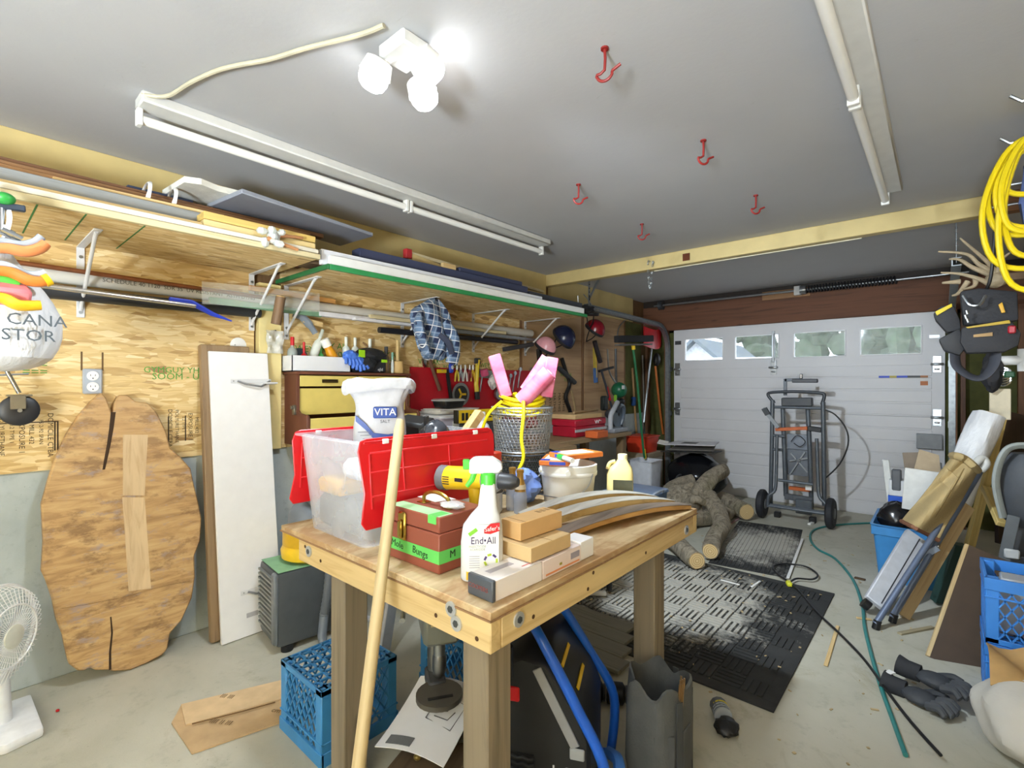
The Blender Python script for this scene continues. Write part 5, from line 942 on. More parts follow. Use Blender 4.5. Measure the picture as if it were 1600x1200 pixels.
t = T('marker_pen', 'white marker with a green cap lying on the pail rim', 'marker', (1.96, 1.745, Z + .215), (0, 0, -.5)); B().cyl((-.01, 0, 0), (.07, 0, 0), .011).out('barrel', WHITE, t); B().cyl((-.06, 0, 0), (-.01, 0, 0), .0125).out('cap', PL('2fae4a', .4), t)
jg = T('oil_jug', 'yellowed translucent oil jug with a dark label', 'jug', (2.06, 2.04, Z), (0, 0, .5)); OILM = PL('d9c98a', .35, var=.08, sc=8); rg = []
for z, w, d_, ox in ((0, .056, .042, 0), (.005, .06, .046, 0), (.12, .06, .046, 0), (.15, .05, .038, .005), (.175, .028, .024, .01), (.19, .02, .02, .012)): rg.append([(ox + w * math.copysign(abs(math.cos(a)) ** .5, math.cos(a)), d_ * math.copysign(abs(math.sin(a)) ** .5, math.sin(a)), z) for a in [2 * PI * j / 24 for j in range(24)]])
B().loft(rg).out('jug_body', OILM, jg); B().lathe([(.022, .188), (.022, .21), (.02, .212)], 14, (.012, 0, 0)).out('cap', PL('e8dfb0', .4), jg); B().box((-.03, -.0475, .02), (.056, -.045, .10)).out('label', PL('4a4a34', .5, var=.4), jg); B().tube(bez([(-.02, 0, .178), (-.045, 0, .168), (-.056, 0, .14)]), .009, 8).out('grip', OILM, jg)
# ---- bottles, can, cloth, drill
bottle('spray_can', 'grey spray can with a red cap between drill and bottles', (1.775, 1.50, Z), .033, .21, PL('c9ced4', .35, .3), PL('d4452c', .4), 'can', neck=.8, capr=.030, caph=.055); B().lathe([(.0335, .085), (.0335, .105)], 20).out('dark_band', DGREY, [o for o in bpy.data.objects if o.get('label', '').startswith('grey spray can with a red')][0])
for k, (x, y, l) in enumerate(((1.80, 1.585, 'left small clear bottle with a gold neck wrap'), (1.86, 1.565 + .02, 'right small clear bottle with a gold neck wrap'))):
    t = T('glass_bottle', l, 'bottle', (x, y - .02 * k, Z), 0, 'gold necked bottles'); B().lathe([(.026, 0), (.028, .01), (.028, .07), (.024, .09)], 16).out('glass', CLEAR('c8d4ea', .08, .5), t); B().lathe([(.0245, .085), (.019, .125), (.014, .14), (.0135, .165), (.016, .166), (.016, .178), (.012, .18)], 16).out('gold_wrap', PL('b8924c', .3, .6), t); B().lathe([(.0255, .10), (.0225, .118)], 16, sx=.95).out('label', PL('d8ccb4', .5), t)
t = T('blue_cloth', 'crumpled blue plastic cloth behind the bottles', 'cloth', (1.765, 1.70, Z + .004)); b = B(); b.loft(blob((0, 0, .075), (.07, .07, .075), .3, seed=31)); b.out('folds', PL('7d9ce4', .4, var=.3), t)
dr = T('power_drill', 'yellow and black cordless drill resting behind the brown toolbox', 'drill', (1.985, 1.19, Z), (0, 0, .25))
B().tube([(-.13, 0, .205), (-.12, 0, .205), (-.03, 0, .21), (.03, 0, .212)], [.03, .042, .040, .036], 16).out('motor_housing', YEL, dr); B().lathe([(.028, 0), (.044, .012), (.044, .04), (.038, .045)], 16, (-.16, 0, .204), (0, PI / 2, 0)).out('rear_cap', PL('6f7378', .45), dr)
B().lathe([(.036, 0), (.041, .01), (.041, .045), (.03, .06)], 16, (.03, 0, .212), (0, PI / 2, 0)).out('clutch_ring', PL('8a8f94', .4), dr); B().lathe([(.028, 0), (.026, .05), (.014, .07)], 14, (.085, 0, .212), (0, PI / 2, 0)).out('chuck', PL('3a3c40', .4), dr)
B().tube(bez([(-.01, 0, .18), (-.005, 0, .12), (-.02, 0, .055)]), [.024] * 13, 12, flat=1.2).out('grip', PL('d8b41c', .45), dr); B().box((.012, -.012, .13), (.03, .012, .165)).out('trigger', BLACK, dr, .004); B().box((-.075, -.035, 0), (.05, .035, .055)).out('battery', BLACK, dr, .01)
for k in range(4): B().box((-.115, -.0425, .19 + .008 * k), (-.09, -.036, .193 + .008 * k)).out('vent_slot', BLACK, dr)
B().box((-.065, -.0425, .203), (-.035, -.036, .215)).out('print', BLACK, dr)
# ---- wire baskets with foam and rope
def basket(lab, c, r0, r1, h, mat, rows, n, grp='wire baskets on the workbench'):
    t = T('wire_basket', lab, 'basket', c, 0, grp); b = B()
    for k in range(n):
        for s_ in (-1, 1):
            b.tube([((r0 + (r1 - r0) * u) * math.cos(2 * PI * (k / n + s_ * u * .10)), (r0 + (r1 - r0) * u) * math.sin(2 * PI * (k / n + s_ * u * .10)), .004 + h * u) for u in [i / 5 for i in range(6)]], .0017, 3)
    for i in range(1, rows): u = i / rows; r = r0 + (r1 - r0) * u; b.tube([(r * math.cos(a), r * math.sin(a), h * u) for a in [2 * PI * j / 28 for j in range(28)]], .0013, 3, True)
    o = b.out('mesh', mat, t); o['kind'] = 'stuff'
    for r, z, w in ((r1, h, .005), (r0, .004, .004), (r1 * 1.0, h * .86, .003)): B().tube([(r * math.cos(a), r * math.sin(a), z) for a in [2 * PI * j / 28 for j in range(28)]], w, 6, True).out('rim', mat, t)
    b = B()
    for k in range(5): q = -.8 + .4 * k; y = r0 * q; x = r0 * math.sqrt(max(0, 1 - q * q)); b.tube([(-x, y, .004), (x, y, .004)], .002, 4); b.tube([(y, -x, .004), (y, x, .004)], .002, 4)
    b.out('bottom_wires', mat, t); return t
DW_ = PL('4a4e54', .4, .6); SVW = PL('b4b8bc', .35, .7)
basket('wide dark wire basket at the bottom of the stack', (1.565, 1.93, Z), .155, .165, .19, DW_, 14, 40); basket('bright silver wire basket nested on the dark one', (1.565, 1.93, Z + .196), .135, .155, .22, SVW, 16, 44); basket('narrow dark wire basket beside the stack', (1.395, 1.70, Z), .075, .085, .20, DW_, 14, 26)
fo = T('yellow_rope', 'coil of bright yellow rope heaped in the silver basket', 'rope', (1.565, 1.93, Z + .36)); YR = PL('f0e010', .45, var=.08)
pts = []
for k in range(130): a = k * .45; r = .03 + .085 * abs(math.sin(k * .13)); pts.append((r * math.cos(a), r * math.sin(a), .02 + .10 * (k / 130) + .012 * math.sin(k * .9)))
B().tube(bez(pts, 2), .0085, 6).out('coil', YR, fo)
B().tube(bez([(.10, -.11, .09), (.125, -.14, .02), (.13, -.16, -.08), (.15, -.17, -.17), (.14, -.20, -.24), (.13, -.20, -.35)]), .0085, 6).out('tail', YR, fo); B().tube(bez([(-.02, -.13, .09), (-.06, -.18, .03), (-.10, -.19, -.06), (-.10, -.20, -.14)]), .0075, 6).out('tail', YR, fo)
PK = NT('pink_foam'); sp = PK.add('ShaderNodeSeparateXYZ'); PK.link(PK.tc.outputs['Object'], sp.inputs[0]); PK.set(col=PK.ramp(PK.noise(PK.map((4, 4, 9)), 1.2, 3).outputs[0], [(.35, 'bf4f6e'), (.6, 'cf7d94'), (.75, 'd8b4be')]), rough=.7, sss=.0); PK = PK.m
for k, (base, d, w, l) in enumerate((((1.50, 1.88, Z + .47), (-.18, -.22, .95), .12, 'leftmost pink foam block sticking out of the basket'), ((1.66, 2.0, Z + .47), (.12, .10, 1.0), .10, 'upright pale pink foam block at the back of the basket'), ((1.58, 1.94, Z + .50), (.42, .28, .75), .065, 'tilted pink foam tube in the basket'), ((1.62, 1.86, Z + .45), (.55, .26, .62), .08, 'frontmost pink and white foam tube in the basket'))):
    t = T('foam_block', l, 'foam', base, 0, 'pink foam pieces in the silver basket'); align(t, base, d, (.7, -.7, 0)); hh = .20 + .02 * (k == 0)
    if k in (0, 1): B().prism([(-w / 2, -.03), (-.01, -.03), (-.008, -.022), (.004, -.022), (.006, -.03), (w / 2, -.03), (w / 2, .03), (-w / 2, .03)], 0, hh).out('block', PK, t, .004)
    else: B().tube([(0, 0, 0), (0, 0, hh)], w * .52, 14).out('tube', PK, t); B().lathe([(w * .2, hh + .0005), (w * .2, hh + .001)], 10).out('core_hole', PL('f6e8ea', .7), t)
# ---- broom handle leaning on the bench
o = B().tube([(0, 0, 0), (0, 0, 1.37), (0, 0, 1.405)], [.0165, .0165, .012], 12).out('broom_handle', WOOD('cdb486', 'a88a58', 'z', 6)); bot = V((2.275, .47, .0)); dv = V((1.872, .965, 1.327)) - bot; align(o, bot + V((0, 0, .02)), dv); tag(o, 'long round wooden pole leaning against the front of the workbench', 'pole')
# ================================================================ under the bench
CRB = PL('3c88c6', .45, var=.12, sc=10)
def crate(t, s=.33, h=.28, flip=False, mat=CRB, depth=.33):
    """square milk crate with lattice walls; flip puts its grid bottom up"""
    zt = (lambda z: h - z) if flip else (lambda z: z)
    sx, sy = s / 2, depth / 2
    def bx(lo, hi): z0, z1 = sorted((zt(lo[2]), zt(hi[2]))); return B().box((lo[0], lo[1], z0), (hi[0], hi[1], z1))
    for (x, y) in ((-1, -1), (1, -1), (1, 1), (-1, 1)): bx((x * sx - .0225 - x * .0225, y * sy - .0225 - y * .0225, 0), (x * sx + .0225 - x * .0225, y * sy + .0225 - y * .0225, h)).out('corner_post', mat, t, .004)
    for z0, z1, e in ((0, .022, 0), (h - .05, h, .004), (h - .085, h - .078, .003)):
        b = bx((-sx - e, -sy - e, z0), (sx + e, -sy + .008, z1)); b2 = bx((-sx - e, sy - .008, z0), (sx + e, sy + e, z1)); b3 = bx((-sx - e, -sy, z0), (-sx + .008, sy, z1)); b4 = bx((sx - .008, -sy, z0), (sx + e, sy, z1))
        for q in (b2, b3, b4): b.put(q.v, q.f)
        b.out('band', mat, t, .001)
    for ax, sgn in (('x', -1), ('x', 1), ('y', -1), ('y', 1)):
        b = B(); L = (sy if ax == 'x' else sx) - .04; z0, z1 = .022, h - .05; n = 6; stp = 2 * L / n; hh = z1 - z0
        for k in range(-n, n + 1):
            for s_ in (-1, 1):
                a0 = -L + k * stp; a1 = a0 + hh * .62; ua, ub = max(a0, -L), min(a1, L)
                if ub <= ua: continue
                za, zb_ = z0 + (ua - a0) / .62, z0 + (ub - a0) / .62
                if s_ < 0: ua, ub = -ua, -ub
                f = sgn * ((sx if ax == 'x' else sy) - .004); P_ = (lambda u, z: (f, u, zt(z))) if ax == 'x' else (lambda u, z: (u, f, zt(z)))
                b.bar(P_(ua, za), P_(ub, zb_), .006, .007, (1, 0, 0) if ax == 'x' else (0, 1, 0))
        b.out('lattice_wall', mat, t)
    b = B()
    for k in range(-3, 4):
        b.bx((k * s / 7.2, 0, zt(.004)), (.009, depth - .01, .008)); b.bx((0, k * depth / 7.2, zt(.004)), (s - .01, .009, .008))
    b.out('base_grid', mat, t)
    return t
crate(T('milk_crate', 'blue milk crate upside down left of the bench leg', 'milk crate', (1.315, 1.06, 0)), flip=True)
crate(T('milk_crate', 'blue milk crate upside down behind the drill press', 'milk crate', (1.50, 1.625, 0)), flip=True)
dpb = T('wood_offcut_board', 'dark wooden board under the drill press', 'board', (1.80, 1.20, 0), (0, 0, .35)); B().box((-.12, -.20, .05), (.12, .22, .09)).out('board', WOOD('5e4a34', '3c2c1c', 'y'), dpb, .004)
for y in (-.2, .2): B().box((-.11, y * .8 - .03, 0), (.11, y * .8 + .03, .05)).out('runner', WOOD('5a4630', None, 'x'), dpb, .003)
dp = T('drill_press', 'small grey bench drill press standing under the workbench', 'drill press', (1.74, 1.22, .091), (0, 0, 1.0)); CI = PL('4c4a44', .5, .4, var=.2)
B().prism([(-.09, -.10), (.09, -.10), (.09, .10), (-.09, .10)], 0, .025).out('base', CI, dp, .008); B().cyl((0, .09, .02), (0, .09, .62), .026).out('column', PL('9b9a94', .3, .9), dp)
B().lathe([(.001, .16), (.085, .16), (.085, .178), (.001, .178)], 24, (0, -.06, 0)).out('table', PL('6b675e', .45, .5), dp); B().box((-.035, -.01, .13), (.035, .12, .185)).out('table_bracket', DGREY, dp, .008); B().bx((0, -.09, .1785), (.09, .014, .003)).out('table_slot', BLACK, dp)
B().box((-.065, -.14, .385), (.065, .07, .58)).out('head', PL('7d8078', .4, .2), dp, .015); B().cyl((0, -.06, .32), (0, -.06, .41), .022).out('quill', STEEL, dp); B().lathe([(.010, .235), (.022, .25), (.026, .27), (.026, .31), (.02, .325)], 16, (0, -.06, 0)).out('chuck', PL('8a8c8e', .3, .9), dp)
B().cyl((-.13, -.02, .44), (-.11, .14, .44), .01).out('feed_lever', STEEL, dp); B().cyl((0, .12, .42), (0, .12, .62), .07).out('motor', PL('6a6c62', .4), dp); B().box((-.04, -.1405, .46), (.04, -.14, .54)).out('rating_plate', PL('c9b98a', .5), dp); B().box((-.08, -.16, .575), (.08, .16, .65)).out('belt_cover', PL('4a4c4a', .4), dp, .02)
t = T('power_cable', 'black power cord with a plug hanging from the bench underside', 'cord', (2.13, 1.05, .77)); B().tube(bez([(0, 0, -.01), (-.02, .0, -.10), (.0, .02, -.25), (.04, .03, -.33), (.05, .05, -.25), (.06, .03, -.10), (.08, .02, -.08), (.10, .02, -.14)]), .007, 7).out('cable', BLACK, t); B().tube([(.10, .02, -.13), (.105, .02, -.22)], [.016, .011], 8).out('plug', BLACK, t); B().box((-.035, -.015, -.13), (-.005, .015, -.005)).out('adapter', BLACK, t, .004)
mn = T('paper_manual', 'open paper manual with a line drawing against the drill press', 'manual', (1.78, 1.18, .11), (0, 0, .35)); 
b = B(); b.grid(lambda u, v: (-.15 + .27 * u, -.16 + .30 * v, .06 + .05 * v * v + .02 * math.sin(u * 3) - .03 * (1 - v)), 8, 8, .003); b.out('page', PL('e4e6ea', .6, var=.02), mn)
pg_ = lambda u, v: (-.15 + .27 * u, -.16 + .30 * v, .063 + .05 * v * v + .02 * math.sin(u * 3) - .03 * (1 - v))
for l in (((.45, .45), (.85, .40), (.9, .75), (.5, .78), (.45, .45)), ((.5, .55), (.7, .6), (.65, .72)), ((.55, .5), (.75, .5), (.8, .62))): B().tube([pg_(*p) for p in l], .0016, 4).out('line_drawing', PL('6a6c70', .6), mn)
b = B(); b.grid(lambda u, v: pg_(.12 + .36 * u, .05 + .12 * v), 4, 3, .002); b.out('grey_box_print', PL('6a6e72', .6), mn)
tag(B().sph((1.80, 1.08, .112), (.014, .014, .012), 8, 5).out('brass_fitting', PL('c0a860', .3, .8)), 'small brass fitting beside the drill press table', 'fitting'); bpy.data.objects['brass_fitting'].location = (.0, .0, -.012)
# compressor
cp = T('air_compressor', 'black portable machine with a blue tubular frame under the bench', 'compressor', (2.14, 1.35, 0), (0, 0, .45)); CB = PL('1e2024', .4, var=.2); BT = PL('1f62d8', .3)
pf = [(-.17, .05), (.17, .05), (.185, .10), (.185, .32), (.15, .40), (.05, .535), (-.03, .55), (-.12, .50), (-.175, .36)]
o = B().prism(pf, -.175, .175).out('shroud', CB, cp, .012); o.rotation_euler = (PI / 2, 0, 0)
B().prism([(-.1, .08), (.06, .08), (.06, .25), (-.1, .25)], -.178, -.174).out('grille_panel', BLACK, cp); o = B.last; o.rotation_euler = (PI / 2, 0, 0); o.location = (-.05, -.352, 0)
for k in range(9): B().tube([(-.15 + .018 * j, -.182, .085 + .019 * k + .006 * (j % 2)) for j in range(10)], .004, 4).out('grille_bar', PL('2c2e32', .4), cp)
B().bx((-.06, -.176, .43), (.05, .012, .045)).out('red_switch', PL('d01822', .3), cp, .004); B().bar((.14, -.178, .30), (.02, -.178, .52), .03, .006, (0, -1, 0)).out('trim_strip', PL('8e9298', .4), cp, .002); B().bx((.145, -.178, .28), (.045, .008, .035)).out('trim_foot', PL('9aa0a6', .4), cp, .003)
for k in range(5): B().box((.07, -.1768, .22 - .028 * k), (.075 + .02 * (k % 3), -.1755, .232 - .028 * k)).box((.11, -.1768, .22 - .028 * k), (.135 + .01 * (k % 2), -.1755, .232 - .028 * k)).out('print', PL('d8dade', .5), cp)
for k in range(2): B().bx((.085 + .05 * k, -.02, .491 - .065 * k), (.012, .14, .004), (0, .93, 0)).out('yellow_decal', YEL, cp)
for s_ in (-1, 1): B().tube(bez([(.22, s_ * .19, .04), (.23, s_ * .19, .25), (.14, s_ * .17, .42), (.04, s_ * .15, .58), (.0, s_ * .12, .62)]), .017, 10).out('frame_tube', BT, cp); B().tube([(-.2, s_ * .19, .03), (.22, s_ * .19, .03)], .017, 10).out('frame_rail', BT, cp)
B().tube(bez([(.0, -.12, .62), (-.005, -.09, .635), (-.005, .09, .635), (.0, .12, .62)]), .017, 10).out('top_bar', BT, cp); B().tube([(-.005, -.075, .635), (-.005, .075, .635)], .021, 10).out('foam_grip', BLACK, cp)
B().tube(bez([(.22, .1, .10), (.26, 0, .14), (.25, -.12, .08), (.16, -.2, .06)]), .02, 8).out('air_hose', PL('4a84e0', .4), cp)
for x, y in ((-.16, -.14), (-.16, .14), (.18, -.14), (.18, .14)): B().cyl((x, y, 0), (x, y, .05), .02).out('foot', BLACK, cp)
# tool bag
tg = T('tool_bag', 'open grey canvas tool bag beside the compressor under the bench', 'tool bag', (2.425, 1.635, 0), (0, 0, .3)); tg.scale = (.70, .68, 1.12); CV = PL('55585a', .85, var=.15, bump=.4, bs=120); rg = []
def bagr(z, rx, ry, w): return [V((rx * (1 + w * math.sin(3 * a + 1) + w * .6 * math.sin(7 * a)) * math.cos(a), ry * (1 + w * math.sin(4 * a)) * math.sin(a), z + w * .12 * math.sin(5 * a))) for a in [2 * PI * j / 40 for j in range(40)]]
B().loft([bagr(0.005, .13, .15, .02), bagr(.10, .16, .19, .04), bagr(.24, .155, .185, .08), bagr(.33, .14, .17, .14), bagr(.335, .13, .16, .14), bagr(.20, .125, .15, .06), bagr(.04, .10, .12, .02)]).out('canvas', CV, tg)
for a in (-1.2, -.3, .6, 1.5): B().bx((.155 * math.cos(a), .18 * math.sin(a), .14), (.012, .10, .17), (0, 0, a)).out('outer_pocket', PL('4c4f52', .85), tg, .004)
for a in (-.75, .2, 1.1): B().bx((.168 * math.cos(a), .195 * math.sin(a), .17), (.005, .035, .30), (0, 0, a)).out('webbing_strap', PL('3e4144', .8), tg, .001)
for k in range(7): B().cyl((.11 + .008 * (k % 3), -.08 + .012 * k, .28), (.118 + .008 * (k % 3), -.085 + .014 * k, .355), .005, n=6).out('drill_bit', PL('a8855a', .3, .8), tg)
B().tube(bez([(.16, -.1, .10), (.20, .0, .03), (.18, .1, .02), (.12, .16, .012)]), .006, 6).out('loose_strap', BLACK, tg)
for k, (x, y, l) in enumerate(((2.02, 1.88, 'black round knob lying behind the compressor, left one'), (2.10, 1.93, 'black round knob lying behind the compressor, right one'))): t = T('black_roller', l, 'roller', (x, y, .045), (0, 0, .5), 'black rollers behind the compressor'); B().lathe([(.03, -.04), (.045, -.035), (.045, .03), (.03, .04)], 18, rot=(0, PI / 2, 0)).out('drum', BLACK, t); B().lathe([(.02, .04), (.035, .041), (.035, .05), (.02, .052)], 18, rot=(0, PI / 2, 0)).out('cap', DGREY, t)
t = T('knit_glove', 'grey striped work glove lying beside the right bench leg', 'glove', (2.50, 2.10, .0)); B().tube([(0, 0, .035), (-.04, .06, .035)], .035, 12).out('cuff', PL('5a6068', .8), t); b = B(); b.loft(blob((.03, -.05, .03), (.045, .055, .026), .15, seed=5)); b.out('palm', BLACK, t)
for k in range(4): B().lathe([(.0358, -.004), (.0358, .004)], 16, (-.008 * k, .013 * k, .035), (PI / 2 - .0, 0, .6)).out('stripe', PL('c8b430' if k == 3 else '9aa2aa', .7), t)
# slats and small wheel behind
for k in range(4): plank('grey_plank', ('grey floor slat nearest the compressor', 'second grey floor slat from the compressor', 'third grey floor slat from the compressor', 'grey floor slat farthest from the compressor')[k], 'slat', (1.45 + .0 * k, 2.155 + .12 * k - .25 * (k > 1) * 0, .024), (2.02 - .05 * k, 2.155 + .12 * k, .024), .115, .02, WOOD('7a7468', '5a5448', 'y'), 'grey slats lying behind the bench')
t = T('cart_wheel', 'small black spoked wheel of a cart behind the bench', 'wheel', (1.50, 2.92, .128), (0, 0, .5)); B().tube([(0, .095 * math.cos(a), .095 * math.sin(a)) for a in [2 * PI * k / 24 for k in range(24)]], .018, 8, True).out('tyre', BLACK, t); B().lathe([(.005, -.02), (.025, -.02), (.025, .02), (.005, .02)], 12, rot=(0, PI / 2, 0)).out('hub', GREY, t)
for k in range(6): a = PI / 3 * k; B().bar((0, .02 * math.cos(a), .02 * math.sin(a)), (0, .085 * math.cos(a), .085 * math.sin(a)), .012, .012, (1, 0, 0)).out('spoke', GREY, t)
B().bar((-.02, 0, 0), (-.45, -.05, .06), .03, .02).out('axle_frame', PL('d0ccc0', .5), t, .002); B().bar((-.02, -.1, -.09), (-.45, -.16, -.09), .04, .02).out('lower_rail', PL('d0ccc0', .5), t, .002)
# ================================================================ beside the white board: vac, heater, ladder
hv = T('louvred_heater', 'dark grey louvred machine standing behind the white board', 'heater', (.475, 1.33, 0), (0, 0, -.1)); B().box((-.15, -.20, .03), (.15, .16, .42)).out('housing', PL('4b5054', .45), hv, .03, seg=2)
for k in range(13): B().box((-.12, -.212, .09 + .024 * k), (.12, -.199, .10 + .024 * k)).out('louvre', PL('8f9290' if k % 2 else '767a78', .5), hv)
B().box((.10, -.215, .05), (.15, -.19, .42)).out('corner_trim', PL('6f757a', .4), hv, .008); B().box((-.14, -.19, .42), (.14, .15, .4215)).out('green_top', PL('7fb08a', .6), hv)
for x in (-.12, .12): B().cyl((x, -.14, 0), (x, -.14, .035), .03).out('foot', BLACK, hv)
sv = T('shop_vacuum', 'yellow and black shop vacuum with a grey ribbed hose', 'vacuum', (.485, 1.36, .424)); B().lathe([(.12, 0), (.155, .02), (.16, .06), (.145, .09)], 24).out('yellow_tank', PL('e8c024', .4), sv); B().lathe([(.15, .09), (.15, .17), (.12, .20)], 24).out('yellow_lid', PL('d8ac20', .4), sv); B().lathe([(.125, .20), (.12, .26), (.09, .30), (.02, .32)], 20).out('motor_head', PL('6d747c', .45), sv)
hp = bez([(.05, -.06, .36), (.12, -.02, .30), (.17, .02, .16), (.21, .0, .02), (.22, -.02, -.14), (.20, -.03, -.26)], 12); B().tube(hp, [.026 if i % 2 else .023 for i in range(len(hp))], 10).out('hose', PL('5f656c', .5), sv); B().tube([(.20, -.03, -.26), (.215, -.05, -.36), (.25, -.06, -.41)], [.024, .024, .02], 10).out('hose_end', PL('6b737c', .4), sv)
ld = T('aluminium_ladder', 'aluminium ladder with green and black lettering lying on its side', 'ladder', (.74, 1.44, 0), (0, 0, .0)); o = ld
for x in (0,): B().bar((0, 0, .01), (-.02, .16, .78), .06, .025, (1, 0, 0)).out('rail', PL('c9ccd0', .35, .5), ld, .003)
B().bar((.3, .02, .01), (.28, .18, .78), .06, .025, (1, 0, 0)).out('rail', PL('c9ccd0', .35, .5), ld, .003)
for k in range(3): B().tube([(.29, .05 + .05 * k, .15 + .25 * k), (-.0, .05 + .05 * k - .02, .15 + .25 * k)], .014, 8).out('rung', PL('b9bcc0', .35, .5), ld)
al_ = (V((-.02, .16, .78)) - V((0, 0, .01))).normalized()
g_ = text('FEATHERLITE', .06, BLACK, ld, (0, 0, 0), (0, 0, 0), 'lettering'); zc = V((.75, -.66, 0)); zc = (zc - al_ * zc.dot(al_)).normalized(); m = M((al_, zc.cross(al_), zc)).transposed().to_4x4(); m.translation = V((0, .07, .40)) + zc * .034; g_.matrix_basis = m
# ================================================================ floor mats
def matmat(cx, cy, r, amt):
    t = NT('dusty_rubber'); o = t.tc.outputs['Object']; n = t.noise(o, 6, 5, .7); c = t.ramp(n.outputs[0], [(.3, '232424'), (.7, '343535')])
    g = t.add('ShaderNodeTexGradient', gradient_type='SPHERICAL'); t.link(t.map((1 / r[0], 1 / r[1], 1), (0, 0, 0), None, (-cx / r[0], -cy / r[1], 0)), g.inputs[0])
    n2 = t.noise(o, 3.2, 7, .72, .5); n3 = t.noise(o, 45, 3, .7); f = t.math('ADD', t.math('MULTIPLY', g.outputs[0], amt), t.math('ADD', t.math('MULTIPLY', n2.outputs[0], .9), t.math('MULTIPLY', n3.outputs[0], .35)))
    f = t.ramp(f, [(.78, (0, 0, 0)), (1.12, (.9,) * 3)]); t.set(col=t.mix(f, c, 'b7b4aa'), rough=.85); return t.m
m1 = T('anti_fatigue_mat', 'large black rubber mat with woven ribs dusted with white powder', 'floor mat', (1.12, 2.31, 0)); MM = matmat(.62, .85, (.95, .85), .80); MW, MH = 1.52, 1.57; MMD = matmat(.62, .85, (.95, .85), .25)
B().box((0, 0, .0), (MW, MH, .006)).out('mat_base', MMD, m1, .002)
B().box((0, 0, .006), (MW, .06, .009)).box((0, MH - .06, .006), (MW, MH, .009)).box((MW - .06, .06, .006), (MW, MH - .06, .009)).box((0, .06, .006), (.06, MH - .06, .009)).out('border', MM, m1, .001)
b = B(); s_ = .13; nb = 4
for i in range(int((MW - .12) / s_) + 1):
    for j in range(int((MH - .12) / s_) + 1):
        for k in range(nb):
            a = (k + .5) * s_ / nb; w = .0095
            x, y = .065 + i * s_, .065 + j * s_
            lo, hi = ((x + .004, y + a - w, .006), (x + s_ - .004, y + a + w, .0125)) if (i + j) % 2 else ((x + a - w, y + .004, .006), (x + a + w, y + s_ - .004, .0125))
            if hi[0] < MW - .06 and hi[1] < MH - .06: b.box(lo, hi)
o = b.out('weave_ribs', MM, m1, smooth=False); o['kind'] = 'stuff'
m2 = T('ribbed_mat', 'smaller ribbed rubber mat strewn with sawdust near the logs', 'floor mat', (1.80, 3.91, 0), (0, 0, .13)); MM2 = matmat(.25, .7, (.6, .9), .55)
B().box((0, 0, 0), (.56, 1.42, .005)).out('mat_base', MM2, m2, .002); b = B()
for k in range(18): b.box((.015 + .03 * k, .02, .005), (.033 + .03 * k, 1.40, .010))
o = b.out('ribs', MM2, m2, smooth=False); o['kind'] = 'stuff'
# ================================================================ logs
def bark():
    t = NT('bark'); v = t.noise(t.map((5, 5, 1.2)), 4, 6, .75, 1.2); n2 = t.noise(t.tc.outputs['Object'], 3, 4)
    c = t.ramp(v.outputs[0], [(.3, '4a4234'), (.5, '938875'), (.72, 'b8ad99')]); c = t.mix(t.ramp(n2.outputs[0], [(.55, (0, 0, 0)), (.72, (.5,) * 3)]), c, '5d5f32'); t.set(col=c, rough=.95); t.bump(v.outputs[0], .9, .02); return t.m
BK = bark(); CUT = NT('cut_wood'); _v = CUT.add('ShaderNodeTexWave', wave_type='RINGS', rings_direction='SPHERICAL'); _v.inputs['Scale'].default_value = 22; CUT.link(CUT.tc.outputs['Object'], _v.inputs[0]); CUT.set(col=CUT.ramp(_v.outputs[0], [(.2, 'b99a66'), (.8, 'd8c090')]), rough=.8); CUT = CUT.m
def log(lab, pts, rs, ends=(1, 0), seed=0):
    t = T('log', lab, 'log', (0, 0, .013), 0, 'cut branches piled by the garage door'); q = bez(pts, 6); n = len(q); rr = random.Random(seed)
    R2 = [rs[0] + (rs[-1] - rs[0]) * i / (n - 1) for i in range(n)]; b = B(); t0 = (q[1] - q[0]).normalized(); u = t0.orthogonal().normalized(); rg = []
    ph = [rr.uniform(0, 6) for _ in range(4)]
    for i, p in enumerate(q):
        tt_ = (q[min(i + 1, n - 1)] - q[max(i - 1, 0)]).normalized(); u = (u - tt_ * u.dot(tt_)).normalized(); w = tt_.cross(u)
        rg.append([p + (u * math.cos(a) + w * math.sin(a)) * R2[i] * (1 + .07 * math.sin(3 * a + ph[0] + i * .4) + .05 * math.sin(5 * a + ph[1] - i * .7) + rr.uniform(-.03, .03)) for a in [2 * PI * j / 16 for j in range(16)]])
    b.loft(rg).out('bark', BK, t)
    for e, (p, d) in zip(ends, ((q[0], q[0] - q[1]), (q[-1], q[-1] - q[-2]))):
        if e: o = B().lathe([(.001, 0), (.9 * (rs[0] if p is q[0] else rs[-1]), 0), (.88 * (rs[0] if p is q[0] else rs[-1]), .004), (.001, .004)], 18).out('cut_end', CUT, t); align(o, p, d)
    return t
log('mossy log with a pale sawn end nearest the mat', [(1.80, 3.68, .068), (1.66, 3.82, .07), (1.46, 4.02, .07), (1.30, 4.2, .075)], (.066, .075), seed=1)
log('grey log with a sawn end lying beside the mossy log', [(1.80, 3.96, .068), (1.72, 4.3, .075), (1.68, 4.6, .12), (1.55, 4.85, .18), (1.40, 5.05, .24)], (.064, .085), seed=2)
log('thick grey branch rising to the top of the pile', [(1.26, 4.72, .09), (1.30, 4.98, .24), (1.36, 5.25, .40), (1.40, 5.5, .46)], (.09, .075), ends=(0, 1), seed=3)
log('short stump lying at the right of the pile', [(1.68, 5.35, .085), (1.52, 5.50, .095), (1.34, 5.62, .1)], (.085, .1), seed=4)
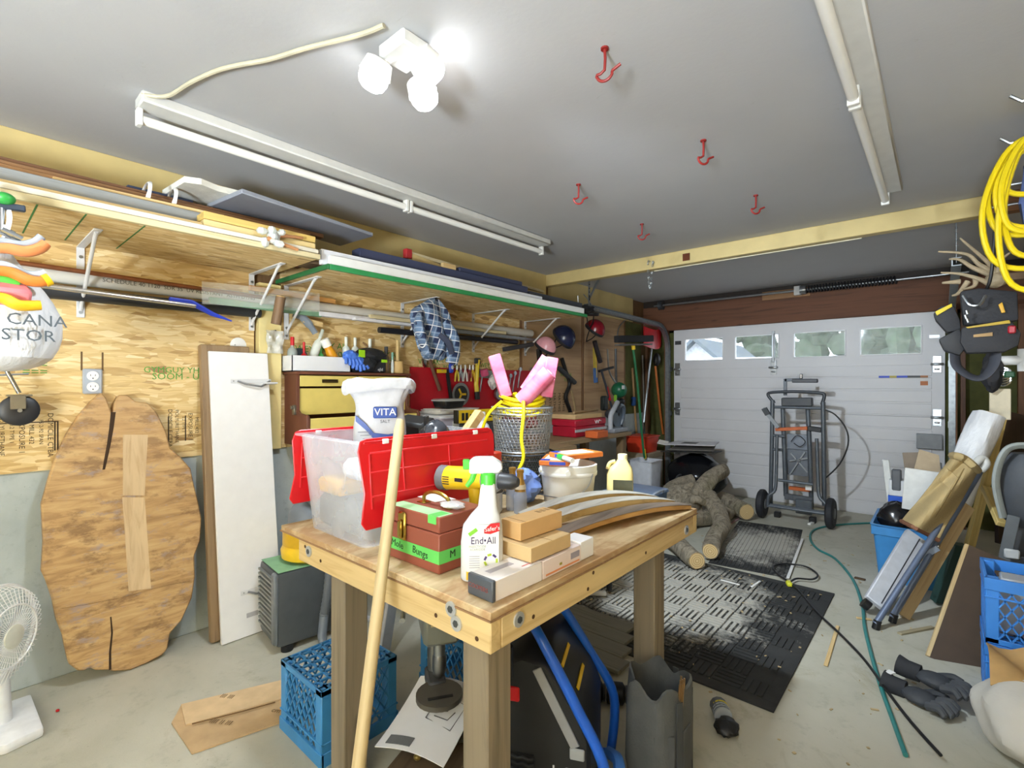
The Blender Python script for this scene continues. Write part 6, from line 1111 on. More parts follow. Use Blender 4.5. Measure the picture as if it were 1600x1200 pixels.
log('crooked branch forming the left of the pile', [(1.06, 4.62, .08), (1.0, 4.9, .16), (1.0, 5.15, .28), (1.12, 5.35, .33)], (.08, .07), ends=(0, 1), seed=5)
log('dark twisted branch low in the pile', [(1.30, 4.42, .07), (1.36, 4.75, .08), (1.50, 5.05, .08), (1.52, 5.25, .075)], (.07, .075), ends=(1, 1), seed=6)
t = T('root_ball', 'gnarled root lump in the middle of the branch pile', 'root', (1.16, 4.95, .0)); b = B(); b.loft(blob((0, 0, .18), (.19, .17, .18), .22, 22, 14, 7, 5)); b.out('lump', BK, t)
for k, p in enumerate((((0, 0, .3), (.1, .1, .36), (.2, .05, .30)), ((0, -.1, .25), (-.12, -.2, .22), (-.2, -.3, .10)), ((.1, -.1, .2), (.2, -.14, .28), (.28, -.05, .22)))): B().tube(bez(p), [.05 - .0015 * i for i in range(13)], 10).out('root', BK, t)
# ================================================================ folding saw stand at the door
st = T('saw_stand', 'grey folding wheeled saw stand parked upright at the garage door', 'saw stand', (2.04, 5.74, 0)); o_ = V(st.location); GS = PL('5d636a', .4, .3); ORG = PL('c8642c', .5)
def q_(a, b, y=5.74): return W(a, b, y=y) - o_
def tb(nm, pl, r, m=GS, sm=True): return B().tube(bez(pl, 4) if sm and len(pl) > 2 else pl, r, 10).out(nm, m, st)
tb('handle_bar', [q_(1210, 630), q_(1200, 617), q_(1208, 613), q_(1245, 612), q_(1282, 614), q_(1288, 619), q_(1284, 632)], .016, PL('3c4046', .4))
tb('side_rail', [q_(1207, 625), q_(1206, 700), q_(1204, 790)], .021); tb('side_rail', [q_(1286, 628), q_(1287, 700), q_(1288, 790)], .021)
tb('inner_rail', [q_(1223, 637, 5.80), q_(1226, 720, 5.80), q_(1228, 775, 5.80)], .022); tb('inner_rail', [q_(1262, 637, 5.80), q_(1266, 720, 5.80), q_(1268, 800, 5.80)], .022)
tb('front_leg', [q_(1214, 680, 5.66), q_(1213, 735, 5.64), q_(1211, 765, 5.62), q_(1201, 775, 5.6), q_(1200, 792, 5.6)], .016); tb('front_leg', [q_(1276, 685, 5.66), q_(1278, 745, 5.64), q_(1280, 775, 5.62), q_(1290, 788, 5.6), q_(1291, 806, 5.6)], .016)
for (a, b_, c, d, y) in ((1206, 636, 1286, 638, 5.75), (1216, 750, 1270, 757, 5.62), (1200, 790, 1290, 803, 5.6), (1208, 680, 1226, 682, 5.74), (1206, 702, 1222, 703, 5.74)): tb('cross_tube', [q_(a, b_, y), q_(c, d, y)], .015)
B().bar(q_(1227, 592, 5.82), q_(1227, 618, 5.82), .03, .03, (1, 0, 0)).out('arm_post', GS, st); B().bar(q_(1226, 594, 5.82), q_(1250, 593, 5.82), .03, .03).out('top_arm', GS, st, .003); B().bar(q_(1238, 595, 5.80), q_(1278, 595, 5.80), .05, .04).out('roller_support', PL('34363c', .4), st, .006); B().bx(q_(1252, 588, 5.80), (.03, .03, .05)).out('knob', CHROME, st, .006)
B().bar(q_(1222, 628, 5.85), q_(1270, 628, 5.85), .08, .09).out('mount_block', PL('3a3d42', .4), st, .008); B().bar(q_(1192, 638, 5.72), q_(1216, 668, 5.72), .02, .035).out('folded_brace', PL('8f949a', .35, .5), st); B().bar(q_(1194, 638, 5.72), q_(1200, 648, 5.72), .04, .05).out('brace_joint', DGREY, st)
for z_, (a, b_, c, d) in enumerate(((1212, 671, 1262, 669), (1233, 762, 1266, 766))): B().bar(q_(a, b_, 5.78), q_(c, d, 5.78), .05, .035).out('orange_clamp', ORG, st, .004)
B().bar(q_(1262, 669, 5.78), q_(1284, 672, 5.78), .05, .05).out('clamp_end', BLACK, st, .006); B().box(q_(1232, 700, 5.9), q_(1262, 680, 5.84)).out('plate', PL('7a808a', .4, .5), st); B().box(q_(1232, 740, 5.9), q_(1262, 704, 5.84)).out('plate', PL('6b7078', .4, .5), st)
for (a, b_, c, d) in ((1236, 708, 1262, 738), (1258, 706, 1234, 742), (1234, 720, 1262, 716)): B().bar(q_(a, b_, 5.82), q_(c, d, 5.82), .012, .03, (0, 1, 0)).out('scissor_arm', PL('a2a6aa', .35, .7), st)
B().bar(q_(1226, 775, 5.72), q_(1270, 782, 5.72), .04, .06).out('lower_block', PL('55595f', .4), st, .005); B().box(q_(1245, 800, 5.72), q_(1268, 783, 5.66)).out('foot_plate', GS, st, .004)
for px, py, y in ((1191, 784, 5.62), (1298, 800, 5.62)):
    c = q_(px, py, y); c.z = .15; w = B().lathe([(.04, -.03), (.125, -.035), (.145, -.02), (.148, 0), (.145, .02), (.125, .035), (.04, .03)], 26, c, (0, PI / 2, 0)).out('wheel', PL('26272c', .7), st); B().lathe([(.01, -.04), (.05, -.036), (.05, .036), (.01, .04)], 16, c, (0, PI / 2, 0)).out('hub', GREY, w)
a_, b2 = q_(1191, 784, 5.62), q_(1298, 800, 5.62); a_.z = b2.z = .15; tb('axle', [a_, b2], .012)
for a, b_ in ((1215, 802), (1270, 810)): c = q_(a, b_, 5.75); B().box((c.x - .03, c.y - .03, -0.0), (c.x + .03, c.y + .03, .06)).out('rubber_foot', BLACK, st, .006)
tb('power_cord', [q_(1288, 640), q_(1305, 648), q_(1322, 670), q_(1325, 695), q_(1312, 725), q_(1290, 747)], .007, BLACK); tb('wire', [q_(1236, 690, 5.80), q_(1246, 680, 5.80), q_(1258, 690, 5.80), q_(1250, 698, 5.80), q_(1240, 692, 5.80)], .004, BLACK)
B().box(q_(1259, 765, 5.70), q_(1268, 759, 5.68)).out('sticker', WHITE, st)
# ================================================================ far corner pile
t = T('parts_box', 'beige lidded box holding up the red bin', 'box', (.36, 5.72, 0)); B().box((-.17, -.2, 0), (.17, .2, .56)).out('carton', PL('a9a294', .7), t, .006); B().box((-.175, -.205, .50), (.175, .205, .562)).out('lid', PL('9a8c74', .7), t, .004)
t = T('red_bin', 'orange red plastic bin on the beige box in the corner', 'bin', (.36, 5.70, .563)); tote(t, .30, .36, .19, PL('d23c20', .4), None, .85); B().box((-.155, -.185, .18), (.155, .185, .20)).out('lid', PL('c4391f', .4), t, .006)
gb = T('garbage_bag', 'shiny black garbage bag slumped against the garage door', 'garbage bag', (.92, 6.0, 0)); b = B(); b.loft(blob((0, 0, .28), (.34, .30, .28), .10, 26, 14, 8, 5)); b.out('bag', PL('15161a', .22, var=.3), gb, sub=1)
pts_ = ((-.30, -.16), (.36, -.10), (.30, .22), (-.28, .18))
for k, (h, mt, dz, l) in enumerate((('3a3632', PL('3b3834', .6), .0, 'dark brown flattened carton on the black bag'), ('a', PL('c9c8cc', .6), .05, 'white flattened carton with a square hole on top'), ('b', PL('6f6a64', .6), .025, 'grey flattened carton in the middle of the pile'))):
    t = T('flat_carton', l, 'cardboard', (.87 + .02 * k, 5.92 - .02 * k, .575 + dz * 2.0), (.05 * k - .02, -.06 + .02 * k, .12 * (k - 1)), 'flattened cartons on the black bag'); B().prism([(x * (1 - .12 * k), y) for x, y in pts_], 0, .012).out('sheet', mt, t, .002)
    if k == 1: B().box((-.1, -.05, .012), (.08, .07, .0135)).out('dark_window', PL('2a2a2c', .6), t); B().bx((-.3, -.1, .02), (.12, .10, .012), (.3, .2, .2)).out('bent_flap', PL('d8d4cc', .6), t)
t = T('blue_bag', 'blue and grey soft bag behind the branch pile', 'bag', (.92, 5.42, 0)); t.scale = (.6, .6, .9); b = B(); b.loft(blob((0, 0, .17), (.24, .28, .18), .14, 22, 12, 14, 4)); b.out('bag_body', PL('52607e', .7, var=.25, sc=5), t); b = B(); b.loft(blob((.1, .0, .16), (.17, .2, .15), .15, 20, 12, 15, 4)); b.out('blue_panel', PL('3d5cb4', .6), t); B().tube(bez([(.0, -.12, .33), (.05, -.1, .41), (.05, .08, .41), (0, .12, .33)]), .012, 6).out('strap', DGREY, t)
t = T('green_tray', 'dark green plastic tray on grey cushions behind the jug', 'tray', (.80, 4.60, .30)); t.scale = (.7, .7, 1); B().box((-.2, -.2, -.30), (.2, .2, 0)).out('cushion_stack', PL('7d7b70', .8, var=.3), t, .03); B().loft([[(-.18, -.18, 0), (.18, -.18, 0), (.18, .18, 0), (-.18, .18, 0)], [(-.21, -.21, .035), (.21, -.21, .035), (.21, .21, .035), (-.21, .21, .035)]]).out('tray_body', PL('2c7040', .4), t, .004)
t = T('blue_cooler', 'pale blue plastic lid of a bin behind the staves', 'bin', (1.04, 4.18, 0)); tote(t, .42, .5, .40, PL('5c7ea8', .5), PL('8ea4c4', .4)); B().tube(bez([(.2, -.1, .40), (.24, -.08, .44), (.24, .08, .44), (.2, .1, .40)]), .01, 8).out('handle', PL('a9b4c4', .4), t)
t = T('white_bucket', 'white plastic bin against the concrete wall', 'bin', (.62, 5.02 + .55, 0)); tote(t, .28, .28, .53, PL('c6c9d0', .5), None, .88); t.location = (.62, 5.25, 0)
# ================================================================ right side
t = T('blue_tote', 'light blue storage tote with a label at the foot of the leaning boards', 'storage tote', (3.02, 4.62, 0)); tote(t, .44, .56, .40, PL('3c86c4', .4, var=.08), None, .84)
B().box((-.225, -.28, .33), (.225, -.262, .40)).out('rim_panel', PL('3c86c4', .4), t, .004); B().box((-.03, -.2665, .18), (.06, -.255, .34)).out('label', PL('e8e0d0', .5), t); B().box((-.03, -.268, .29), (.06, -.266, .34)).out('red_print', RED, t); B().box((-.03, -.268, .20), (.06, -.266, .245)).out('yellow_print', YEL, t)
t = T('black_bundle', 'glossy black bag of things in the blue tote', 'bag', (2.93, 4.52, .33)); b = B(); b.loft(blob((0, 0, .10), (.11, .12, .12), .12, 20, 12, 17, 4)); b.out('film', PL('1a1a1c', .2), t)
t = T('kraft_sheet', 'tall brown cardboard sheet standing in the blue tote', 'cardboard', (3.02, 4.50, .06)); align(t, (2.98, 4.50, .06), (.12, .06, 1), (1, .1, 0)); B().prism([(-.10, 0), (.14, 0), (.13, .62), (.08, .86), (-.03, .88), (-.05, .6)], -.005, .005).out('sheet', PL('b3a084', .8), t); o = B.last; o.rotation_euler = (PI / 2, 0, 0); B().box((-.1, -.007, .16), (.10, -.0055, .26)).out('orange_edge', PL('c88a30', .7), t)
o = B().box((-.02, -.012, 0), (.02, .012, .80)).out('white_lath', PL('cfd0cc', .5), None, .002); align(o, (2.93, 4.74, .02), (-.10, .02, 1)); tag(o, 'white lath sticking up out of the blue tote', 'lath')
t = T('small_blue_bin', 'small royal blue bin wedged behind the cardboard sheet', 'bin', (2.93, 4.70, .40)); B().box((-.06, -.03, 0), (.06, .10, .16)).out('bin_body', PL('2a5cc4', .4), t, .004); B().box((-.055, -.028, .161), (.055, .09, .28)).out('papers', PL('d4d6d8', .6), t, .004); B().box((-.04, -.035, .2), (.02, .02, .36)).out('grey_tube', PL('5a5c60', .5), t, .01)
def lean(name, lab, cat, pb, yb, pt, yt, w, th, mat, group='boards and frames leaning at the right', n=None):
    """board whose foot is seen at pixel pb on the floor and whose head is seen at pixel pt at distance yt"""
    a = W(*pb, z=.0) if yb is None else W(*pb, y=yb); b_ = W(*pt, y=yt); a.z = max(a.z, .02)
    d = b_ - a; o = B().box((-w / 2, -th / 2, 0), (w / 2, th / 2, d.length)).out(name, mat, None, .003); align(o, a, d, n or (.75, .65, 0)); return tag(o, lab, cat, group)
WZ = WOOD('d2b27e', 'ac8850', 'z', 6)
def ltube(t, o, p, q, r, m, nm='tube'): B().tube([p - o, q - o], r, 10).out(nm, m, t)
cf = T('folding_chair_frame', 'grey blue folding chair frame leaning with a white bar', 'folding chair', W(1378, 978, z=0), 0, 'boards and frames leaning at the right'); o_ = V(cf.location); TB = PL('6f7c94', .35, .4)
A1, A2 = W(1368, 975, z=.03), W(1516, 748, y=4.1); ltube(cf, o_, A1, A2, .017, TB, 'leg_tube'); C1, C2 = W(1394, 965, z=.03), W(1532, 735, y=4.15); ltube(cf, o_, C1, C2, .017, TB, 'leg_tube')
B().cyl(A1 - o_ + V((0, 0, -.028)), A1 - o_ + V((.01, .01, .02)), .02).out('foot_cap', BLACK, cf); B().cyl(C1 - o_ + V((0, 0, -.028)), C1 - o_ + V((.01, .01, .02)), .02).out('foot_cap', BLACK, cf)
B().tube(bez([C2 - o_, W(1541, 725, y=4.15) - o_, W(1535, 716, y=4.15) - o_, W(1526, 722, y=4.12) - o_, A2 - o_ + V((0, 0, .05))], 4), .022, 10).out('white_bend', PL('d9d9d4', .4), cf); B().bar(W(1440, 870, y=3.85) - o_, W(1466, 856, y=3.85) - o_, .012, .03).out('link_bar', PL('8a94a6', .35, .5), cf)
for a, b_ in ((1441, 868), (1466, 854), (1420, 890)): B().sph(W(a, b_, y=3.83) - o_, .008, 8, 5).out('rivet', CHROME, cf)
t = T('ironing_board', 'white grey folded board with dark line leaning beside the chair frame', 'folded board', (0, 0, 0)); a, b_ = W(1368, 945, z=.06), W(1432, 838, y=4.2); d = b_ - a; align(t, a, d, (.75, .65, 0)); B().box((-.065, -.02, 0), (.065, .02, d.length)).out('panel', PL('c8cbd2', .45), t, .006); B().box((.012, -.0215, .02), (.018, -.02, d.length - .02)).out('groove', DGREY, t); B().cyl((-.06, 0, -.04), (-.02, 0, -.04), .03).out('foot', BLACK, t)
lean('pine_stud', 'tan wooden stud leaning right of the chair frame', 'board', (1410, 968), None, (1512, 790), 4.1, .07, .035, WOOD('c2a070', '9a7444', 'z', 6)); lean('green_case', 'dark green long case leaning between the boards', 'case', (1468, 945), None, (1498, 850), 4.1, .09, .05, PL('24403c', .5))
lean('tall_stud', 'tall pale yellow stud rising behind the plastic roll', 'board', (1494, 942), None, (1568, 640), 4.75, .05, .035, WOOD('d8b868', None, 'z', 6)); lean('pine_stick', 'short pale stick leaning behind the crates', 'board', (1507, 985), None, (1545, 880), 4.0, .04, .025, WZ); lean('pine_stick', 'second short pale stick nearest the crates', 'board', (1515, 1000), None, (1548, 900), 3.9, .045, .025, WZ)
lean('short_brace', 'short yellow brace leaning behind the folding chair', 'board', (1566, 820), 4.0, (1540, 762), 4.3, .05, .03, WOOD('d0b060', None, 'z', 6)); bpy.data.objects['short_brace'].location.z += 0
t = T('plywood_panel', 'plywood panel with shadow painted into its brown face, leaning with its pale edge forward', 'panel', (0, 0, 0), 0, 'boards and frames leaning at the right'); a = W(1452, 1027, z=0); e = W(1500, 890, y=3.6); d = e - a; align(t, a, d, (.95, .3, 0)); B().box((0, -.009, .002), (.26, .009, d.length + .15)).out('face', PL('4a3b2e', .7), t); B().box((-.016, -.010, .002), (0, .010, d.length + .15)).out('pale_edge', WZ, t, .001)  # brown of the face is darkened to hold the shadow on it
lean('brown_board', 'dark brown board standing against the right wall', 'board', (1600, 860), 4.6, (1592, 648), 5.0, .34, .03, WOOD('3a261a', '22140c', 'z', 5))
pr = T('plastic_roll', 'roll of white plastic sheeting leaning against the tall stud', 'plastic roll', (0, 0, 0)); a, b_ = W(1478, 800, y=4.12), W(1545, 648, y=4.3); d = b_ - a; align(pr, a, d, (1, 0, 0)); rg = []
for i in range(13): u = i / 12; rg.append([(.075 * (1 + .25 * (1 - u) + .10 * math.sin(4 * s_ + 9 * u)) * math.cos(s_), .075 * (1 + .25 * (1 - u) + .10 * math.sin(5 * s_ - 7 * u)) * math.sin(s_), d.length * u) for s_ in [2 * PI * j / 22 for j in range(22)]])
B().loft(rg).out('film_roll', FILM, pr); B().lathe([(.02, d.length), (.035, d.length), (.035, d.length + .012), (.02, d.length + .012)], 14).out('core', CARD, pr)
wsh = lean('white_sheet', 'white sheet of board sticking out behind the khaki coat', 'panel', (1440, 800), 4.45, (1446, 735), 4.45, .22, .012, PL('dcdcd8', .6), n=(1, 0, 0)); lean('grey_cardboard', 'grey cardboard pieces behind the white sheet', 'cardboard', (1440, 790), 4.75, (1428, 707), 4.85, .14, .02, PL('8a7c6c', .8), n=(1, 0, 0))
kc = T('khaki_coat', 'khaki canvas coat draped over the leaning chair frame', 'coat', (0, 0, 0)); 
def coat(u, v):
    tl_, tr, bl, br = (1490, 712), (1528, 735), (1408, 815), (1466, 845); px = (tl_[0] * (1 - u) + tr[0] * u) * (1 - v) + (bl[0] * (1 - u) + br[0] * u) * v; py = (tl_[1] * (1 - u) + tr[1] * u) * (1 - v) + (bl[1] * (1 - u) + br[1] * u) * v - 6 * math.sin(u * PI) * (1 - v)
    return W(px, py, y=3.95 - .10 * math.sin(u * PI) - .04 * math.sin(u * 9 + v * 5) - .05 * v)
KH = PL('b09a6c', .85, var=.14, sc=7, bump=.4, bs=90); B().grid(coat, 14, 16, .018).out('coat_back', KH, kc, sub=1); B().grid(lambda u, v: coat(.1 + .5 * u, .18 + .16 * v + .05 * u) + V((.0, -.02, 0)), 6, 4, .01).out('pocket_flap', PL('b8a274', .85), kc)
B().tube([coat(u, .02) + V((0, -.012, .01)) for u in [i / 10 for i in range(11)]], .022, 8).out('collar', KH, kc); B().tube([coat(u, .99) + V((0, -.004, 0)) for u in [i / 10 for i in range(11)]], .013, 8).out('hem', PL('7a5038', .8), kc); B().tube([coat(.62, v) + V((0, -.012, 0)) for v in [.1 + i * .085 for i in range(11)]], .004, 5).out('seam', PL('7d683e', .85), kc)
bp = T('child_carrier', 'grey child carrier backpack with buckled straps at the right edge', 'backpack', (3.55, 3.88, .62)); b = B(); b.loft([[V((x * s_, y * s_, z)) for x, y in [(.14 * math.cos(a), .11 * math.sin(a)) for a in [2 * PI * j / 20 for j in range(20)]]] for z, s_ in ((0, .6), (.05, .95), (.2, 1.05), (.33, .95), (.40, .6))]); b.out('pack_body', PL('44484e', .6), bp)
B().tube(bez([(-.12, -.08, .05), (-.15, -.10, .25), (-.11, -.10, .42), (-.02, -.09, .45), (.06, -.08, .40)]), .022, 8, flat=.6).out('frame_loop', PL('8f9694', .5), bp); B().bx((-.10, -.12, -.05), (.05, .012, .25), (0, .15, 0)).out('strap', PL('5b6064', .7), bp, .003); B().bx((-.09, -.13, -.13), (.06, .02, .05)).out('buckle', PL('b9bdc0', .4), bp, .006); B().bx((-.02, -.12, -.20), (.16, .02, .12), (0, .1, 0)).out('foot_flap', PL('26282c', .6), bp, .006); b = B(); b.loft(blob((.08, -.08, .36), (.08, .06, .10), .12, seed=19)); b.out('white_pad', PL('dcdfe4', .7), bp)
B().box((-.10, .0, -.62), (.10, .06, .02)).out('stand_legs', DGREY, bp, .01)
# crates
CRB2 = PL('3a84d8', .4, var=.08, sc=10)
crate(T('milk_crate', 'bright blue milk crate at the bottom of the stack by the right wall', 'milk crate', (3.485, 3.125, 0)), mat=CRB2); crate(T('milk_crate', 'bright blue milk crate on top of the stack, filled with odds and ends', 'milk crate', (3.485, 3.125, .283)), mat=CRB2)
for k, (x, y, z, sz, m, nm, l, c) in enumerate(((3.42, 3.13, .30, (.10, .12, .24), 'b0b4b8', 'metal_box', 'grey metal box standing in the upper blue crate', 'box'), (3.55, 3.10, .30, (.08, .14, .16), '5a3a3a', 'dark_jar', 'dark red jar in the upper blue crate', 'jar'), (3.50, 3.2, .30, (.08, .07, .12), '6a9a30', 'green_can', 'green can in the upper blue crate', 'can'), (3.42, 3.10, .02, (.12, .10, .18), '8a3a2a', 'red_can', 'rust red can in the lower blue crate', 'can'), (3.55, 3.12, .02, (.12, .16, .14), '4a4c50', 'dark_tin', 'dark tin in the lower blue crate', 'tin'))):
    t = T(nm, l, c, (x, y, z)); B().box((-sz[0] / 2, -sz[1] / 2, 0), (sz[0] / 2, sz[1] / 2, sz[2] * .9)).out('container', PL(m, .5), t, .012, seg=2); B().box((-sz[0] * .45, -sz[1] * .45, sz[2] * .9), (sz[0] * .45, sz[1] * .45, sz[2])).out('top', PL(m, .4, .2), t, .006)
o = B().tube([(3.45, 3.01, .32), (3.455, 3.0, .53)], .012, 8).out('pink_marker', PL('d8a8b0', .4)); tag(o, 'pale pink tube standing in the upper crate', 'tube')
sk = T('paper_sack', 'crumpled white and brown paper sack at the bottom right corner', 'paper sack', (3.42, 2.66, 0)); b = B(); b.loft(blob((.02, .0, .14), (.17, .20, .15), .13, 26, 14, 23, 5)); b.out('sack', PL('cdcac2', .8, var=.1, sc=5, bump=.8, bs=14), sk, sub=1); b = B(); b.grid(lambda u, v: (-.10 + .30 * u, -.02 + .26 * v, .24 + .10 * v + .05 * math.sin(u * 5 + v * 4)), 8, 8, .006); b.out('brown_flap', PL('b4905c', .85), sk)
# gloves on the floor
gv = T('work_gloves', 'pair of black grey work gloves lying on the floor', 'gloves', (3.135, 2.86, 0), (0, 0, -.45)); gv.scale = (.92, 1.1, 1.35); GM = PL('3a3d42', .7, var=.2)
for k in range(2):
    z0 = .022 + .035 * k; y0 = -.06 + .10 * k; b = B(); b.loft(blob((0, y0, z0), (.075, .05, .022), .06, seed=40 + k)); p_ = b.out('palm', GM, gv); B().tube([(-.06, y0, z0), (-.11, y0 - .012, z0), (-.15, y0 - .02, z0 + .006)], [.030, .032, .036], 14, flat=.75).out('cuff', PL('23252a', .8), p_)
    for j in range(4): B().tube(bez([(.05, y0 - .038 + .025 * j, z0), (.10, y0 - .042 + .028 * j, z0 + .012), (.145 - .012 * abs(j - 1.5), y0 - .045 + .03 * j, z0 - .004)]), [.0135] * 8 + [.013] * 4 + [.009], 8).out('finger', PL('46494e', .6, var=.2), p_)
    B().tube(bez([(-.01, y0 + .04, z0), (.03, y0 + .075, z0 + .005), (.07, y0 + .08, z0)]), [.014] * 8 + [.013] * 4 + [.009], 8).out('thumb', GM, p_)
B().box((-.145, -.075, .055), (-.115, -.045, .057)).out('size_tag', WHITE, gv)
# hoses
def floorline(px, z): return bez([W(a, b_, z=z) for a, b_ in px], 8)
tag(B().tube(floorline([(1415, 1180), (1395, 1125), (1372, 1060), (1352, 985), (1347, 945), (1332, 905), (1305, 873), (1278, 858), (1266, 842), (1272, 828), (1300, 821), (1340, 818), (1365, 817)], .009), .009, 8).out('garden_hose', PL('2f7f7c', .45)), 'teal garden hose snaking over the concrete floor', 'hose')
ec = T('extension_cord', 'black extension cord with a yellow plug crossing the rubber mat', 'cord'); B().tube(floorline([(1470, 1180), (1425, 1130), (1390, 1085), (1350, 1030), (1312, 990), (1275, 955), (1250, 925), (1236, 913)], .0255), .0065, 8).out('cable', BLACK, ec); B().tube(floorline([(1232, 908), (1215, 897), (1208, 885), (1225, 881), (1258, 885), (1277, 897), (1270, 905), (1245, 904), (1234, 910)], .026), .0065, 8).out('loop', BLACK, ec); p = W(1233, 912, z=.026); B().bx(p, (.035, .06, .03), (0, 0, .4)).out('yellow_plug', PL('d8d838', .4), ec, .008)
G6 = 'scraps of wood and plastic on the floor'
def scrap(nm, lab, a, b_, w, h, m, z=.006): plank(nm, lab, 'scrap', W(*a, z=z), W(*b_, z=z), w, h, m, G6)
scrap('white_strip', 'long white plastic strip lying beyond the extension cord', (1231, 903), (1254, 842), .02, .008, WHITE, .016); scrap('white_strip', 'short white strip on the mat near the logs', (1126, 906), (1156, 914), .014, .006, WHITE, .014); scrap('white_strip', 'tiny white strip on the mat near the cord', (1174, 917), (1188, 908), .016, .006, WHITE, .014)
scrap('wood_sliver', 'thin wood sliver lying right of the mat', (1290, 1040), (1309, 978), .018, .006, PINE); scrap('wood_sliver', 'pale splinter lying under the folding chair feet', (1338, 965), (1362, 968), .02, .006, PINE); scrap('wood_lath', 'grey lath lying on the floor behind the chair feet', (1405, 990), (1458, 980), .025, .012, WOOD('a89878')); scrap('bark_chip', 'dark bark chip on the floor near the blue tote', (1335, 902), (1352, 906), .03, .008, PL('5a4630', .9)); scrap('paint_stir', 'reddish stick on the floor beside the stump', (1142, 818), (1160, 806), .03, .008, PL('a88a88', .7)); scrap('wood_block', 'small white block on the floor before the saw stand', (1264, 819), (1270, 817), .03, .02, WHITE, .012)
b = B()
for k in range(160):
    x, y = R.uniform(1.3, 3.1), R.uniform(1.9, 5.2); s_ = R.uniform(.003, .011); b.bx((x, y, .0145 if (x < 2.64 and 2.3 < y < 3.9) else .003), (s_ * R.uniform(1, 3), s_, .003), (0, 0, R.uniform(0, 3)))
o = b.out('sawdust_chips', PL('b9a47c', .9, var=.4)); tag(o, 'scattered wood chips and sawdust on the floor', 'wood chips', kind='stuff')
# ================================================================ hanging at the right
rk = T('hanging_rail', 'bare wooden rail with hooks fixed to the right wall', 'rail', (RXW, 2.6, 2.44)); B().box((-.03, -.4, -.05), (0, 2.6, .05)).out('board', WOOD('8a6236', None, 'y'), rk, .003)
for y in (.0, .42, 1.05, 1.45): B().tube([(-.03, y, 0), (-.36, y, .0), (-.39, y, .03)], .007, 8).out('hook', STEEL, rk)
yc = T('coiled_cable', 'thick coil of yellow extension cord hanging at the right edge', 'cord', (3.475, 3.02, 2.44)); YC = PL('e6cc10', .4, var=.06)
for k in range(7):
    w = .11 + .02 * (k % 4); h = .40 + .05 * ((k * 5) % 6) - (.22 if k in (2, 5) else 0); y = -.03 + .010 * k; dx = .012 * (k % 3); a0 = [(dx, y, .01), (dx - w * .55, y - .004, -.05), (dx - w * .95, y, -h * .5), (dx - w * .75, y, -h * .9), (dx - .0, y, -h), (dx + w * .8, y, -h * .9), (dx + w, y, -h * .5), (dx + w * .6, y + .004, -.05)]
    B().tube(bez(a0, 5, True), .0115, 8, True).out('loop', YC, yc)
bj = T('blue_jacket', 'blue jacket hanging behind the yellow cord', 'jacket', (3.58, 3.12, 1.84)); b = B(); b.loft([[V((rx * (1 + .12 * math.sin(5 * a + z * 8)) * math.cos(a), .05 * (1 + .3 * math.sin(4 * a)) * math.sin(a), z)) for a in [2 * PI * j / 28 for j in range(28)]] for z, rx in ((0, .10), (.15, .13), (.35, .14), (.52, .12), (.58, .04))]); b.out('jacket_body', PL('5a6ca0', .8, var=.15), bj); B().bx((-.06, -.06, .30), (.08, .006, .05), (0, .4, 0)).out('reflective_band', PL('b8c0d4', .5), bj)
tbt = T('tool_belt', 'black tool belt with yellow trim and pouches hanging at the right', 'tool belt', W(1525, 510, y=3.65)); o_ = V(tbt.location); TBK = PL('26262a', .7, var=.2, bump=.4, bs=80)
def tq(a, b_, y=3.65): return W(a, b_, y=y) - o_
def slab_(nm, pl, y0, y1, m, bev=.012): 
    f_, b_ = [tq(a, c, y0) for a, c in pl], [tq(a, c, y0) + V((0, y1 - y0, 0)) for a, c in pl]; n = len(pl); bb = B(); bb.put(f_ + b_, [tuple(range(n)), tuple(reversed(range(n, 2 * n)))] + [(i, n + i, n + (i + 1) % n, (i + 1) % n) for i in range(n)]); return bb.out(nm, m, tbt, bev, seg=2)
slab_('main_pouch', [(1502, 512), (1520, 508), (1580, 500), (1596, 520), (1592, 540), (1570, 550), (1510, 552), (1500, 535)], 3.56, 3.68, TBK); slab_('rear_pouch', [(1500, 455), (1530, 450), (1590, 455), (1592, 500), (1560, 505), (1505, 508)], 3.66, 3.76, TBK); slab_('side_pouch', [(1458, 490), (1470, 478), (1490, 476), (1500, 500), (1502, 515), (1480, 520), (1462, 500)], 3.60, 3.72, TBK)
slab_('lower_pouch', [(1466, 530), (1500, 512), (1508, 545), (1500, 556), (1475, 548)], 3.58, 3.70, PL('18181c', .6)); slab_('yellow_trim', [(1509, 511), (1577, 500), (1579, 505), (1512, 513)], 3.552, 3.56, PL('b89a30', .6), .001); slab_('yellow_trim', [(1461, 487), (1487, 474), (1488, 479), (1464, 493)], 3.592, 3.60, PL('d0b820', .6), .001); slab_('name_patch', [(1521, 523), (1551, 519), (1551, 525), (1521, 527)], 3.552, 3.56, PL('a8885a', .7), .001); slab_('yellow_tool', [(1560, 476), (1566, 472), (1571, 488), (1565, 489)], 3.64, 3.66, PL('e0a81c', .5), .002)
B().tube(bez([tq(1492, 552, 3.62), tq(1495, 572, 3.6), tq(1515, 588, 3.58), tq(1535, 590, 3.58), tq(1552, 572, 3.6), tq(1556, 550, 3.62)], 6), .032, 10, flat=.35).out('waist_strap', PL('3a3c44', .75), tbt); B().tube(bez([tq(1505, 462, 3.62), tq(1515, 476, 3.6), tq(1530, 476, 3.6), tq(1540, 462, 3.62)], 5), .008, 8).out('hammer_ring', STEEL, tbt)
for a, c in ((1510, 485), (1508, 492), (1511, 498)): B().tube([tq(a, c, 3.6), tq(a + 2, c + 6, 3.6)], .006, 6).out('chain_link', STEEL, tbt)
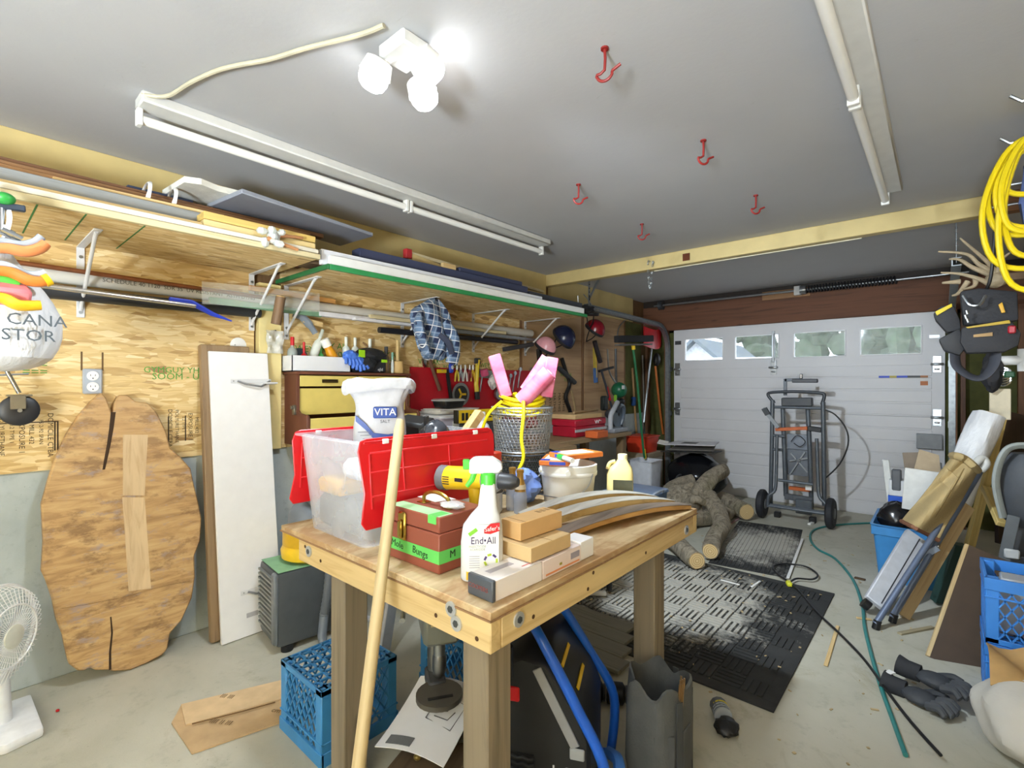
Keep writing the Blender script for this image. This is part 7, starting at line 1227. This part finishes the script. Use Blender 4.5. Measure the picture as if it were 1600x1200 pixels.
B().bx(tq(1581, 515, 3.55), (.03, .02, .04)).out('red_clip', PL('a82030', .4), tbt, .006); B().tube(bez([tq(1540, 455, 3.7), tq(1550, 420, 3.66), V((3.40, 3.65, 2.445)) - o_]), .008, 6).out('hang_strap', BLACK, tbt)
an = T('deer_antlers', 'pair of pale deer antlers mounted above the tool belt', 'antlers', W(1556, 432, y=4.05)); o_ = V(an.location); AT = PL('b3a183', .6, var=.2, sc=20)
for pl in ([(1556, 440), (1552, 420), (1535, 402), (1515, 385), (1500, 372)], [(1553, 425), (1530, 413), (1510, 397), (1466, 393)], [(1545, 428), (1520, 418), (1500, 406), (1483, 405)], [(1548, 445), (1530, 436), (1500, 428), (1470, 426)], [(1525, 436), (1522, 447), (1505, 452)], [(1556, 440), (1560, 420), (1566, 405), (1578, 395)], [(1500, 440), (1472, 442)], [(1512, 440), (1498, 458), (1488, 462)]):
    q = bez([W(a, c, y=4.05 - .02 * i) - o_ for i, (a, c) in enumerate(pl)], 5); B().tube(q, [.016 - .012 * i / len(q) for i in range(len(q))], 8).out('tine', AT, an)
b = B(); b.loft(blob(V((0, 0, -.02)), (.05, .05, .045), .15, seed=3)); b.out('skull_plate', AT, an); B().box((-.02, -.01, -.03), (.20, .03, .01)).out('mount_arm', WOOD('7a5a38', None, 'x'), an)
pv = T('pipe_manifold', 'white PVC tee with chrome fittings on the right wall', 'pipe fitting', (3.62, 4.45, 1.55)); B().cyl((0, 0, -.6), (0, 0, .45), .022).out('riser', PL('d4d6d8', .3), pv)
for z in (.0, .06): pass
B().cyl((-.16, 0, .0), (.0, 0, .0), .03).out('tee_arm', WHITE, pv); B().cyl((-.05, 0, -.07), (-.05, 0, .07), .034).out('tee_body', WHITE, pv)
for k in range(4): B().tube([(-.15 + .035 * math.cos(a), -.02, -.08 - .03 * k * .5 + .035 * math.sin(a)) for a in [2 * PI * j / 12 for j in range(12)]], .007, 6, True).out('ring_clamp', CHROME, pv); pv.children and None
B().bx((-.12, -.02, -.09), (.05, .05, .04)).out('green_valve', PL('2a5a3a', .5), pv, .008); b = B(); b.loft(blob((-.2, -.03, -.07), (.05, .05, .13), .25, seed=44)); b.out('dark_rag', PL('26262a', .8), pv); B().bx((-.16, .02, -.28), (.10, .02, .2)).out('pale_bracket', PL('d8ccb0', .6), pv, .004)
